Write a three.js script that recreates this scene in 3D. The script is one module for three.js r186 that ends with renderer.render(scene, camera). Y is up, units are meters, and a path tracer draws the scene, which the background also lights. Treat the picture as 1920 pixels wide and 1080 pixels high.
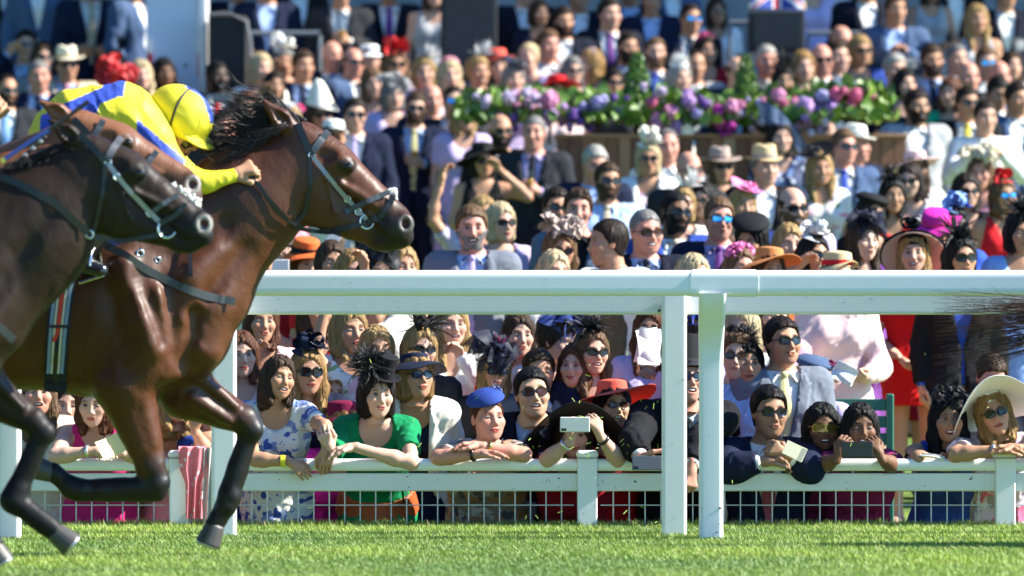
import * as THREE from 'three';
import { Sky } from 'three/addons/objects/Sky.js';
import { mergeGeometries } from 'three/addons/utils/BufferGeometryUtils.js';
import { RoundedBoxGeometry } from 'three/addons/geometries/RoundedBoxGeometry.js';

// ---------------------------------------------------------------- camera, sky, sun, exposure
const scene = new THREE.Scene();
const F = 11150, EYE = 1.0, HOR = 598, CZ = 27;      // focal length in pixels of a 1920 px wide picture, eye height, horizon row, camera distance from the running rail
const camera = new THREE.PerspectiveCamera(2 * Math.atan(540 / F) * 180 / Math.PI, 1920 / 1080, 0.5, 3000);
camera.position.set(0, EYE, CZ);
camera.lookAt(0, EYE + (HOR - 540) / F * CZ, 0);
camera.focus = 27.9; camera.userData.fStop = 3.0;
camera.updateMatrixWorld(true);
const SUN = new THREE.Vector3(0.79, 0.60, -0.07).normalize();
const sky = new Sky(); sky.name = 'sky'; sky.scale.setScalar(2000);
sky.userData = { kind: 'structure', label: 'clear pale blue summer sky' };
const su = sky.material.uniforms;
su.sunPosition.value.copy(SUN).multiplyScalar(1000);
su.turbidity.value = 3; su.rayleigh.value = 1.2; su.mieCoefficient.value = 0.004;
if (su.cloudCoverage) su.cloudCoverage.value = 0.12;
scene.add(sky);
scene.environmentIntensity = 0.15;
const sun = new THREE.DirectionalLight(new THREE.Color(1, 0.94, 0.82), 5);
sun.name = 'sun_light';
sun.position.copy(SUN).multiplyScalar(80); sun.target.position.set(0, 0, -8);
sun.castShadow = true; sun.shadow.mapSize.set(4096, 4096);
Object.assign(sun.shadow.camera, { left: -30, right: 30, top: 30, bottom: -30, near: 1, far: 200 });
scene.add(sun, sun.target);
const renderer = new THREE.WebGLRenderer({ antialias: true });
renderer.toneMapping = THREE.LinearToneMapping;
renderer.toneMappingExposure = 2.7;
renderer.shadowMap.enabled = true;

// ---------------------------------------------------------------- helpers
let seed = 12345;
const rnd = () => { seed = (seed * 1664525 + 1013904223) >>> 0; return seed / 4294967296; };
const R = (a, b) => a + (b - a) * rnd();
const hash = (s) => { let h = 2166136261; for (let i = 0; i < s.length; i++) { h ^= s.charCodeAt(i); h = Math.imul(h, 16777619); } return (h >>> 0) / 4294967296; };
const clamp = (x, a, b) => x < a ? a : x > b ? b : x;
const lerp = (a, b, t) => a + (b - a) * t;
const sstep = (a, b, x) => { const t = clamp((x - a) / (b - a), 0, 1); return t * t * (3 - 2 * t); };
const V = (x, y, z) => new THREE.Vector3(x, y, z);
const rad = Math.PI / 180;
// the point that stands d metres from the camera where the photograph shows (px, py)
const at = (px, py, d) => [(px - 960) / F * d, EYE + (HOR - py) / F * d, CZ - d];
const PERM = new Uint8Array(512); { const p = [...Array(256).keys()]; for (let i = 255; i > 0; i--) { const j = Math.floor(rnd() * (i + 1)); [p[i], p[j]] = [p[j], p[i]]; } for (let i = 0; i < 512; i++) PERM[i] = p[i & 255]; }
function noise(x, y, z) {
  const X = Math.floor(x), Y = Math.floor(y), Z = Math.floor(z); x -= X; y -= Y; z -= Z;
  const u = x * x * (3 - 2 * x), v = y * y * (3 - 2 * y), w = z * z * (3 - 2 * z), P = PERM;
  const h = (i, j, k) => P[P[P[(X + i) & 255] + ((Y + j) & 255)] + ((Z + k) & 255)] / 127.5 - 1;
  return lerp(lerp(lerp(h(0, 0, 0), h(1, 0, 0), u), lerp(h(0, 1, 0), h(1, 1, 0), u), v), lerp(lerp(h(0, 0, 1), h(1, 0, 1), u), lerp(h(0, 1, 1), h(1, 1, 1), u), v), w);
}
const names = {};
function numbered(n) { const c = names[n] = (names[n] ?? -1) + 1; return c ? `${n}_${String(c).padStart(3, '0')}` : n; }
function shade(o) { o.castShadow = true; o.receiveShadow = true; return o; }
function tag(o, label, category, group) { if (label) o.userData.label = label; if (category) o.userData.category = category; if (group) o.userData.group = group; return o; }
function thing(name, label, category, pos = [0, 0, 0], group) {
  const g = new THREE.Group(); g.name = numbered(name); g.position.set(...pos); scene.add(g);
  return tag(g, label, category, group);
}
function part(parent, name, geo, m, label) {
  const o = shade(new THREE.Mesh(geo, m)); o.name = parent === scene ? numbered(name) : name; parent.add(o);
  if (label) o.userData.label = label; return o;
}
function struct(name, geo, m) { const o = part(scene, name, geo, m); o.userData.kind = 'structure'; return o; }
const matCache = {};
const mat = (color, o = {}) => {
  const key = JSON.stringify([color, o.key ?? Object.keys(o).map((k) => [k, typeof o[k] === 'object' ? o[k]?.uuid ?? o[k] : o[k]])]);
  if (matCache[key]) return matCache[key];
  const { key: _, ...q } = o;
  const m = new THREE.MeshPhysicalMaterial({ roughness: 0.7, ...q });
  if (Array.isArray(color)) m.color.setRGB(...color); else m.color.set(color);
  return matCache[key] = m;
};
function tex(w, h, fn, { srgb = false, rep } = {}) {        // a computed texture; fn(u, v) gives [r, g, b] from 0 to 1
  const d = new Uint8Array(w * h * 4);
  for (let j = 0; j < h; j++) for (let i = 0; i < w; i++) { const c = fn(i / w, j / h), k = (j * w + i) * 4; for (let q = 0; q < 3; q++) d[k + q] = clamp(c[q] ?? c[0], 0, 1) * 255; d[k + 3] = 255; }
  const t = new THREE.DataTexture(d, w, h); t.wrapS = t.wrapT = THREE.RepeatWrapping; t.magFilter = THREE.LinearFilter; t.minFilter = THREE.LinearMipmapLinearFilter; t.generateMipmaps = true;
  if (srgb) t.colorSpace = THREE.SRGBColorSpace;
  if (rep) t.repeat.set(...rep);
  t.needsUpdate = true; return t;
}
// tiling noise on a torus of n cells
const tn = (u, v, n, s = 0) => { const f = (a, b) => noise(a * n + s, b * n + s * 1.7, s); const x = u, y = v; const a = f(x, y), b = f(x - 1, y), c = f(x, y - 1), d = f(x - 1, y - 1); const ax = sstep(0, 1, x), ay = sstep(0, 1, y); return lerp(lerp(a, b, ax), lerp(c, d, ax), ay); };
const bumpCloth = tex(128, 128, (u, v) => { const a = 0.5 + 0.25 * Math.sin(u * 2 * Math.PI * 32) * Math.sin(v * 2 * Math.PI * 32) + 0.25 * tn(u, v, 12, 3); return [a, a, a]; }, { rep: [6, 6] });
const bumpHair = tex(512, 64, (u, v) => { const a = 0.5 + 0.3 * tn(u, v * 0.1, 110, 5) + 0.25 * tn(u, v * 0.2, 40, 7); return [a, a, a]; });
const mapHair = tex(512, 64, (u, v) => { const a = 0.72 + 0.3 * tn(u, v * 0.1, 95, 9) + 0.25 * tn(u, v * 0.2, 30, 2); return [a, a, a]; });
const bumpSkin = tex(128, 128, (u, v) => { const a = 0.5 + 0.5 * tn(u, v, 40, 11); return [a, a, a]; }, { rep: [10, 10] });

// ---------------------------------------------------------------- smooth solids: tapered capsules and ellipsoids joined by a smooth minimum, meshed with surface nets
const Cn = (a, b, ra, rb = ra, k = 0.03, zs = 1) => [0, a[0], a[1], a[2], b[0], b[1], b[2], ra, rb, k, zs];
const El = (c, r, k = 0.03) => [1, c[0], c[1], c[2], r[0], r[1], r[2], 0, 0, k, 1];
const sub = (p) => { const q = p.slice(); q[0] += 2; return q; };
function smin(a, b, k) { const h = k - Math.abs(a - b); return h > 0 ? Math.min(a, b) - h * h / (4 * k) : Math.min(a, b); }
function field(P) {
  const n = P.length;
  return (x, y, z) => {
    let d = 1e9;
    for (let i = 0; i < n; i++) {
      const p = P[i], t = p[0]; let e;
      if ((t & 1) === 0) {
        const px = x - p[1], py = y - p[2], pz = z - p[3], bx = p[4] - p[1], by = p[5] - p[2], bz = p[6] - p[3];
        const bb = bx * bx + by * by + bz * bz; let s = bb > 0 ? (px * bx + py * by + pz * bz) / bb : 0; s = s < 0 ? 0 : s > 1 ? 1 : s;
        const qx = px - bx * s, qy = py - by * s, qz = (pz - bz * s) * p[10];
        e = Math.sqrt(qx * qx + qy * qy + qz * qz) - p[7] - (p[8] - p[7]) * s;
      } else {
        const qx = (x - p[1]) / p[4], qy = (y - p[2]) / p[5], qz = (z - p[3]) / p[6];
        const k0 = Math.sqrt(qx * qx + qy * qy + qz * qz), rx = qx / p[4], ry = qy / p[5], rz = qz / p[6];
        const k1 = Math.sqrt(rx * rx + ry * ry + rz * rz);
        e = k1 < 1e-9 ? -Math.min(p[4], p[5], p[6]) : k0 * (k0 - 1) / k1;
      }
      if (t < 2) d = d > 1e8 ? e : smin(d, e, p[9]); else d = -smin(-d, e, p[9]);
    }
    return d;
  };
}
function bounds(P, pad) {
  const mn = [1e9, 1e9, 1e9], mx = [-1e9, -1e9, -1e9];
  for (const p of P) if (p[0] < 2) for (let q = 0; q < 3; q++) {
    if (p[0] === 0) { mn[q] = Math.min(mn[q], p[1 + q] - p[7], p[4 + q] - p[8]); mx[q] = Math.max(mx[q], p[1 + q] + p[7], p[4 + q] + p[8]); }
    else { mn[q] = Math.min(mn[q], p[1 + q] - p[4 + q]); mx[q] = Math.max(mx[q], p[1 + q] + p[4 + q]); }
  }
  return [mn.map((v) => v - pad), mx.map((v) => v + pad)];
}
function net(f, [mn, mx], h, { color, uv, snap = true, lip = 1 } = {}) {
  const nx = Math.ceil((mx[0] - mn[0]) / h) + 2, ny = Math.ceil((mx[1] - mn[1]) / h) + 2, nz = Math.ceil((mx[2] - mn[2]) / h) + 2;
  const val = new Float32Array(nx * ny * nz), B = 5, lim = (B * h * 0.87 * 1.35 + 2.5 * h) * lip;
  const id = (i, j, k) => (k * ny + j) * nx + i;
  for (let k0 = 0; k0 < nz; k0 += B) for (let j0 = 0; j0 < ny; j0 += B) for (let i0 = 0; i0 < nx; i0 += B) {
    const c = f(mn[0] + (i0 + B / 2) * h, mn[1] + (j0 + B / 2) * h, mn[2] + (k0 + B / 2) * h), far = Math.abs(c) > lim;
    for (let k = k0; k < Math.min(k0 + B, nz); k++) for (let j = j0; j < Math.min(j0 + B, ny); j++) for (let i = i0; i < Math.min(i0 + B, nx); i++)
      val[id(i, j, k)] = (i === 0 || j === 0 || k === 0 || i === nx - 1 || j === ny - 1 || k === nz - 1) ? Math.max(h * 0.5, far ? c : f(mn[0] + i * h, mn[1] + j * h, mn[2] + k * h)) : far ? c : f(mn[0] + i * h, mn[1] + j * h, mn[2] + k * h);
  }
  const vid = new Int32Array(nx * ny * nz).fill(-1), pos = [], idx = [], g = new Float64Array(8);
  for (let k = 0; k < nz - 1; k++) for (let j = 0; j < ny - 1; j++) for (let i = 0; i < nx - 1; i++) {
    let m = 0;
    for (let q = 0; q < 8; q++) { g[q] = val[id(i + (q & 1), j + ((q >> 1) & 1), k + (q >> 2))]; if (g[q] < 0) m |= 1 << q; }
    if (m === 0 || m === 255) continue;
    let n = 0, sx = 0, sy = 0, sz = 0;
    for (let a = 0; a < 8; a++) for (let ax = 1; ax < 8; ax <<= 1) if (!(a & ax)) {
      const b = a | ax; if (((m >> a) & 1) === ((m >> b) & 1)) continue;
      const t = g[a] / (g[a] - g[b]);
      sx += (a & 1) + (ax === 1 ? t : 0); sy += ((a >> 1) & 1) + (ax === 2 ? t : 0); sz += (a >> 2) + (ax === 4 ? t : 0); n++;
    }
    vid[id(i, j, k)] = pos.length / 3;
    pos.push(mn[0] + (i + sx / n) * h, mn[1] + (j + sy / n) * h, mn[2] + (k + sz / n) * h);
  }
  for (let k = 1; k < nz - 1; k++) for (let j = 1; j < ny - 1; j++) for (let i = 1; i < nx - 1; i++) {
    const a = val[id(i, j, k)] < 0;
    for (let ax = 0; ax < 3; ax++) {
      const b = val[id(i + (ax === 0), j + (ax === 1), k + (ax === 2))] < 0; if (a === b) continue;
      const u = (ax + 1) % 3, w = (ax + 2) % 3, o = (du, dw) => { const q = [i, j, k]; q[u] -= du; q[w] -= dw; return vid[id(...q)]; };
      const q0 = o(0, 0), q1 = o(1, 0), q2 = o(1, 1), q3 = o(0, 1);
      if (q0 < 0 || q1 < 0 || q2 < 0 || q3 < 0) continue;
      if (a) idx.push(q0, q1, q2, q0, q2, q3); else idx.push(q0, q2, q1, q0, q3, q2);
    }
  }
  const N = pos.length / 3, nor = new Float32Array(N * 3), P = new Float32Array(pos), e = h * 0.35, uvs = new Float32Array(N * 2), col = color ? new Float32Array(N * 3) : null;
  for (let v = 0; v < N; v++) {
    let x = P[v * 3], y = P[v * 3 + 1], z = P[v * 3 + 2];
    const gr = () => { const dx = f(x + e, y, z) - f(x - e, y, z), dy = f(x, y + e, z) - f(x, y - e, z), dz = f(x, y, z + e) - f(x, y, z - e), l = Math.hypot(dx, dy, dz) || 1; return [dx / l, dy / l, dz / l, l / (2 * e)]; };
    let gn = gr();
    if (snap) { const d = clamp(f(x, y, z) / Math.max(0.3, gn[3]), -h * 0.5, h * 0.5); x -= gn[0] * d; y -= gn[1] * d; z -= gn[2] * d; P[v * 3] = x; P[v * 3 + 1] = y; P[v * 3 + 2] = z; gn = gr(); }
    nor[v * 3] = gn[0]; nor[v * 3 + 1] = gn[1]; nor[v * 3 + 2] = gn[2];
    if (uv) uvs.set(uv(x, y, z), v * 2); else uvs.set([x + z * 0.6, y + z * 0.2], v * 2);
    if (col) col.set(color(x, y, z, gn), v * 3);
  }
  const G = new THREE.BufferGeometry();
  G.setAttribute('position', new THREE.BufferAttribute(P, 3)); G.setAttribute('normal', new THREE.BufferAttribute(nor, 3)); G.setAttribute('uv', new THREE.BufferAttribute(uvs, 2));
  if (col) G.setAttribute('color', new THREE.BufferAttribute(col, 3));
  G.setIndex(idx); return G;
}
function merge(list) {                                    // joins geometries, indexed alike, keeping only the attributes all of them have
  list = list.filter(Boolean); if (list.length === 1) return list[0];
  const keep = ['position', 'normal', 'uv', 'color'].filter((a) => list.every((g) => g.attributes[a]));
  return mergeGeometries(list.map((g) => { const c = new THREE.BufferGeometry(); for (const a of keep) c.setAttribute(a, g.attributes[a]); if (g.index) c.setIndex(g.index); else c.setIndex([...Array(g.attributes.position.count).keys()]); return c; }));
}
const M4 = (p = [0, 0, 0], e = [0, 0, 0], s = 1) => new THREE.Matrix4().compose(V(...p), new THREE.Quaternion().setFromEuler(new THREE.Euler(...e, 'YXZ')), Array.isArray(s) ? V(...s) : V(s, s, s));
const moved = (g, m) => g.clone().applyMatrix4(m);
function box(x0, x1, y0, y1, z0, z1, r = 0) { const w = x1 - x0, h = y1 - y0, d = z1 - z0; const g = r ? new RoundedBoxGeometry(w, h, d, 2, r) : new THREE.BoxGeometry(w, h, d); g.translate((x0 + x1) / 2, (y0 + y1) / 2, (z0 + z1) / 2); return g; }
function tube(pts, r0, r1 = r0, seg = 12, rs = 6) {       // a tapered round bar along points
  const c = new THREE.CatmullRomCurve3(pts.map((p) => V(...p))), g = new THREE.TubeGeometry(c, seg, 1, rs, false), P = g.attributes.position;
  const fr = []; for (let i = 0; i <= seg; i++) fr.push(c.getPointAt(i / seg));
  for (let i = 0; i <= seg; i++) for (let j = 0; j <= rs; j++) { const k = i * (rs + 1) + j, r = lerp(r0, r1, i / seg); P.setXYZ(k, fr[i].x + (P.getX(k) - fr[i].x) * r, fr[i].y + (P.getY(k) - fr[i].y) * r, fr[i].z + (P.getZ(k) - fr[i].z) * r); }
  return g;
}
function lathe(pts, seg = 32) { return new THREE.LatheGeometry(pts.map((p) => new THREE.Vector2(...p)), seg); }
// a double-sided curved patch: fn(u, v) gives a point
function patch(fn, nu, nv) {
  const g = new THREE.PlaneGeometry(1, 1, nu, nv), P = g.attributes.position, U = g.attributes.uv;
  for (let i = 0; i < P.count; i++) P.setXYZ(i, ...fn(U.getX(i), U.getY(i)));
  g.computeVertexNormals(); return g;
}

// ---------------------------------------------------------------- ground: level turf track, a step down behind the crowd fence, a lawn that rises to the steps of the stand
const GP = [[-60, 0], [28.62, 0], [28.75, -0.1], [28.95, -0.72], [30, -0.66], [31, -0.52], [34, -0.08], [38, 0.14], [42, 0.55], [46, 1.12], [48.4, 1.55]];
const STEP0 = 48.4, STEPD = 0.75, STEPH = 0.26;
function ground(d) {
  if (d >= STEP0) return 1.55 + Math.min(14, Math.floor((d - STEP0) / STEPD) + 1) * STEPH;
  for (let i = 1; i < GP.length; i++) if (d <= GP[i][0]) { const [a, b] = [GP[i - 1], GP[i]]; return lerp(a[1], b[1], (d - a[0]) / (b[0] - a[0])); }
  return 1.55;
}
const grassMap = tex(512, 512, (u, v) => { const a = tn(u, v, 90, 1), b = tn(u, v, 14, 4), c = 0.8 + 0.25 * a + 0.2 * b; return [0.44 * c + 0.05 * b, 0.57 * c, 0.17 * c]; }, { srgb: true });
const turfM = mat([1, 1, 1], { key: 'turf', map: grassMap, roughness: 0.95 });
{
  const xs = 60, g = [], U = [], I = [], ds = [-60, -20, 10, 20, 24, 27, 28.62, 28.68, 28.75, 28.85, 28.95, 29.4, 30, 31, 32, 33, 34, 36, 38, 40, 42, 44, 46, 47.2, 48.398];
  ds.forEach((d, r) => { for (let i = 0; i <= 12; i++) { const x = (i / 12 - 0.5) * 2 * xs; g.push(x, ground(d), CZ - d); U.push(x / 1.3, d / 1.3); if (r && i < 12) { const a = (r - 1) * 13 + i, b = r * 13 + i; I.push(a, a + 1, b, b, a + 1, b + 1); } } });
  const G = new THREE.BufferGeometry(); G.setAttribute('position', new THREE.Float32BufferAttribute(g, 3)); G.setAttribute('uv', new THREE.Float32BufferAttribute(U, 2)); G.setIndex(I); G.computeVertexNormals();
  struct('ground', G, turfM).userData.label = 'green turf track and sloping lawn in front of the stand';
  const far = new THREE.PlaneGeometry(1600, 1600); far.rotateX(-Math.PI / 2); far.translate(0, -0.9, -300);
  struct('far_ground', far, mat([0.09, 0.14, 0.03], { roughness: 1 }));
}
// grass blades on the part of the track in the picture
{
  const blade = (x, z, h, w, lean, dir) => {
    const c = Math.cos(dir), s = Math.sin(dir), P = [], seg = [[0, 1], [0.5, 0.85], [1, 0.05]];
    for (const [t, q] of seg) for (const e of [-1, 1]) P.push(x + e * w * q * c + lean * t * t * s, h * t * (1 - 0.25 * lean / h * t), z - e * w * q * s + lean * t * t * c);
    return P;
  };
  const P = [], I = [];
  for (let i = 0; i < 7; i++) { const b = blade(R(-0.022, 0.022), R(-0.022, 0.022), R(0.012, 0.027), R(0.0012, 0.0022), R(0.003, 0.014), R(0, 6.28)), o = P.length / 3; P.push(...b); I.push(o, o + 1, o + 2, o + 2, o + 1, o + 3, o + 2, o + 3, o + 4, o + 4, o + 3, o + 5); }
  const G = new THREE.BufferGeometry(); G.setAttribute('position', new THREE.Float32BufferAttribute(P, 3)); G.setIndex(I); G.computeVertexNormals();
  const n = 88000, m = new THREE.InstancedMesh(G, mat([1, 1, 1], { key: 'blade', roughness: 0.6, transmission: 0.42, thickness: 0, side: THREE.DoubleSide }), n), col = new THREE.Color(), mm = new THREE.Matrix4();
  for (let i = 0; i < n; i++) {
    const x = R(-3.6, 3.6), z = i < 3500 ? R(-1.68, -1.5) : R(-1.62, 4.8), edge = z < -1.45;
    const pt = noise(x * 1.1, z * 1.1, 3) + 0.6 * noise(x * 5, z * 5, 9);
    const s = (edge ? R(0.8, 2.0) : R(0.7, 1.3)) * (1 + 0.25 * pt), y = ground(CZ - z) - 0.002;
    m.setMatrixAt(i, mm.compose(V(x, y, z), new THREE.Quaternion().setFromEuler(new THREE.Euler(R(-0.12, 0.12), R(0, 6.28), R(-0.12, 0.12))), V(1, s, 1)));
    const dry = rnd() < (edge ? 0.22 : 0.045) + 0.05 * pt, q = R(0.75, 1.3) * (1 + 0.15 * pt);
    if (dry) col.setRGB(0.36 * q, 0.33 * q, 0.13 * q); else col.setRGB((0.25 + 0.07 * pt) * q, (0.37 + 0.05 * pt) * q, 0.05 * q);
    m.setColorAt(i, col);
  }
  m.name = 'grass'; m.userData = { kind: 'stuff', label: 'short mown green grass of the racing track', category: 'grass' }; shade(m); scene.add(m);
}

// ---------------------------------------------------------------- running rails and crowd fence
const plastic = mat([0.85, 0.85, 0.84], { key: 'pvc', roughness: 0.32, bumpMap: bumpSkin, bumpScale: 0.0003 });
const plastic2 = mat([0.76, 0.76, 0.745], { key: 'pvc2', roughness: 0.38, bumpMap: bumpSkin, bumpScale: 0.0004 });
const wireM = mat([0.62, 0.62, 0.6], { roughness: 0.45, metalness: 0.3 });
const mudM = mat([0.035, 0.03, 0.015], { roughness: 1 });
// a bar along x with a rounded section; bow pushes its two ends out in an arc
function bar(x0, x1, yc, zc, h, dz, r, bow0 = 0, bow1 = 0) {
  const s = new THREE.Shape(), a = dz / 2, b = h / 2; s.moveTo(-a + r, -b); s.lineTo(a - r, -b); s.quadraticCurveTo(a, -b, a, -b + r); s.lineTo(a, b - r); s.quadraticCurveTo(a, b, a - r, b); s.lineTo(-a + r, b); s.quadraticCurveTo(-a, b, -a, b - r); s.lineTo(-a, -b + r); s.quadraticCurveTo(-a, -b, -a + r, -b);
  const g = new THREE.ExtrudeGeometry(s, { depth: x1 - x0, bevelEnabled: false, curveSegments: 10 }); g.rotateY(Math.PI / 2); g.translate(x0, 0, 0);
  const P = g.attributes.position;
  for (let i = 0; i < P.count; i++) { const y = P.getY(i) / b, q = 1 - y * y; P.setX(i, P.getX(i) + (Math.abs(P.getX(i) - x0) < 1e-3 ? -bow0 * q : bow1 * q)); }
  g.translate(0, yc, zc); return g;
}
const xa = (px, d) => at(px, 0, d)[0], ya = (py, d) => at(0, py, d)[1];
function flecks(parent, x0, x1, y0, y1, z, n, s = 0.004) {       // bits of mud thrown up on the plastic
  const L = []; for (let i = 0; i < n; i++) { const g = new THREE.IcosahedronGeometry(R(0.4, 1) * s * (rnd() < 0.1 ? 2 : 1), 0); g.scale(R(0.6, 2.2), R(0.5, 1), 0.35); g.rotateZ(R(-1, 1)); g.translate(R(x0, x1), R(y0, y1), z); L.push(g); }
  const o = part(parent, 'mud_fleck', merge(L), mudM); o.userData.kind = 'stuff';
}
{
  const dn = 26.8, dr = 27.45, zf = CZ - dn, zr = CZ - dr;
  const t = thing('running_rail', 'white plastic running rail nearest the track with a wide jointed top bar', 'rail', [0, 0, 0]);
  const yc = (ya(507, dn) + ya(555, dn)) / 2, h = ya(507, dn) - ya(555, dn), zc = zf + 0.05, jx0 = xa(1297, dn), jx1 = xa(1416, dn);
  part(t, 'top_rail', bar(-6, jx0 - 0.0016, yc, zc, h, 0.10, 0.034, 0, 0.012), plastic); part(t, 'top_rail', bar(jx1 + 0.0016, 6, yc, zc, h, 0.10, 0.034, -0.012, 0), plastic);
  part(t, 'rail_joint', bar(jx0 + 0.0012, jx1, yc, zc + 0.0, h + 0.007, 0.107, 0.037, 0.012, 0.012), plastic);
  flecks(t, -2.3, 2.3, yc - 0.05, yc + 0.05, zc + 0.0505, 22, 0.0022);
  const post = (px, w) => {               // a post that leans out over the track at its head
    const x = xa(px, 27), hw = w / 2, prof = [];
    const n = 26, top = yc - h / 2 + 0.012; const P = [], I = [], ring = [];
    const r = 0.02, sec = []; for (const [cx, cz, a0] of [[1, 1, 0], [-1, 1, 90], [-1, -1, 180], [1, -1, 270]]) for (let q = 0; q <= 4; q++) { const a = (a0 + q * 22.5) * rad; sec.push([cx * (hw - r) + r * Math.cos(a), cz * (0.045 - r) + r * Math.sin(a)]); }
    const m = sec.length;
    for (let i = 0; i <= n; i++) { const s = i / n, y = lerp(-0.05, top, s), q = sstep(0.70, 1, s), off = -0.17 + 0.2 * q * q, wid = 1 + 0.13 * q; for (const [a, b] of sec) P.push(x + a * wid, y, zc + off + b); }
    for (let i = 0; i < n; i++) for (let j = 0; j < m; j++) { const a = i * m + j, b = i * m + (j + 1) % m; I.push(a, a + m, b, b, a + m, b + m); }
    const g = new THREE.BufferGeometry(); g.setAttribute('position', new THREE.Float32BufferAttribute(P, 3)); g.setIndex(I); g.computeVertexNormals(); g.setAttribute('uv', new THREE.Float32BufferAttribute(new Float32Array(P.length / 3 * 2), 2));
    return g;
  };
  for (const px of [-1290, 20, 1332, 2640]) part(t, 'post', post(px, 0.108), plastic);
  flecks(t, xa(1313, 27), xa(1352, 27), 0.02, 0.6, zc - 0.17 + 0.046, 9, 0.003);
  const r2 = thing('running_rail', 'second plain white running rail just behind the jointed one', 'rail', [0, 0, 0]);
  const y2 = (ya(546, dr) + ya(590, dr)) / 2, h2 = ya(546, dr) - ya(590, dr);
  part(r2, 'top_rail', bar(-6, 6, y2, zr, h2, 0.09, 0.016), plastic2);
  for (const px of [-418, 422, 1263, 2103]) { const x = xa(px, dr); part(r2, 'post', box(x - 0.057, x + 0.057, -0.05, y2 + h2 / 2 - 0.004, zr + 0.047, zr + 0.137, 0.016), plastic); part(r2, 'bolt', new THREE.CylinderGeometry(0.006, 0.006, 0.01, 10).rotateX(Math.PI / 2).translate(x - 0.068, y2 - h2 * 0.33, zr + 0.046), mudM); }
  flecks(r2, -2.3, 2.3, y2 - 0.04, y2 + 0.04, zr + 0.0452, 26, 0.0025);
  flecks(r2, xa(1243, dr), xa(1284, dr), 0, 0.9, zr + 0.1375, 10, 0.0025);
}
const FD = 28.55, FZ = CZ - FD;       // the crowd fence
{
  const t = thing('crowd_fence', 'white plastic crowd fence with wire mesh that spectators lean on', 'fence', [0, 0, 0]);
  const px = [-1196, -430, 337, 1101, 1884, 2650], g0 = -0.75;
  const yt = ya(860, FD), yb = ya(883, FD);
  for (const p of px) { const x = xa(p, FD); const o = part(t, 'post', box(x - 0.048, x + 0.048, g0, yt + 0.012, FZ - 0.05, FZ + 0.05, 0.008), plastic); const cap = new RoundedBoxGeometry(0.108, 0.036, 0.108, 4, 0.017); cap.translate(x, yt + 0.022, FZ); part(o, 'post_cap', cap, plastic); const coll = box(x - 0.052, x + 0.052, yt + 0.001, yt + 0.006, FZ - 0.054, FZ + 0.054); part(o, 'collar', coll, mat([0.3, 0.25, 0.2])); }
  for (let i = 0; i < px.length - 1; i++) {
    const a = xa(px[i], FD) + 0.049, b = xa(px[i + 1], FD) - 0.049;
    const rl = new THREE.CapsuleGeometry(0.03, b - a - 0.0, 4, 16); 
    part(t, 'top_rail', bar(a, b, (yt + yb) / 2, FZ, yt - yb, 0.075, 0.028), plastic);
    part(t, 'lower_rail', bar(a, b, (ya(887, FD) + ya(921, FD)) / 2, FZ - 0.008, ya(887, FD) - ya(921, FD), 0.05, 0.012), plastic2);
    const y1 = ya(919, FD), n = Math.round((b - a) / 0.0752), yh = ya(947, FD);
    for (let k = 1; k < n; k++) { const x = lerp(a, b, k / n); if (Math.abs(x) < 2.6) part(t, 'wire', new THREE.CylinderGeometry(0.0035, 0.0035, y1 + 0.7, 6).translate(x, (y1 - 0.7) / 2, FZ), wireM); }
    for (let k = 0; k < 4; k++) part(t, 'wire', new THREE.CylinderGeometry(0.0032, 0.0032, b - a - 0.03, 6).rotateZ(Math.PI / 2).translate((a + b) / 2, yh - k * 0.15, FZ + 0.0055), wireM);
    flecks(t, a, b, ya(918, FD), ya(890, FD), FZ + 0.0175, 14, 0.0035);
  }
}

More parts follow.
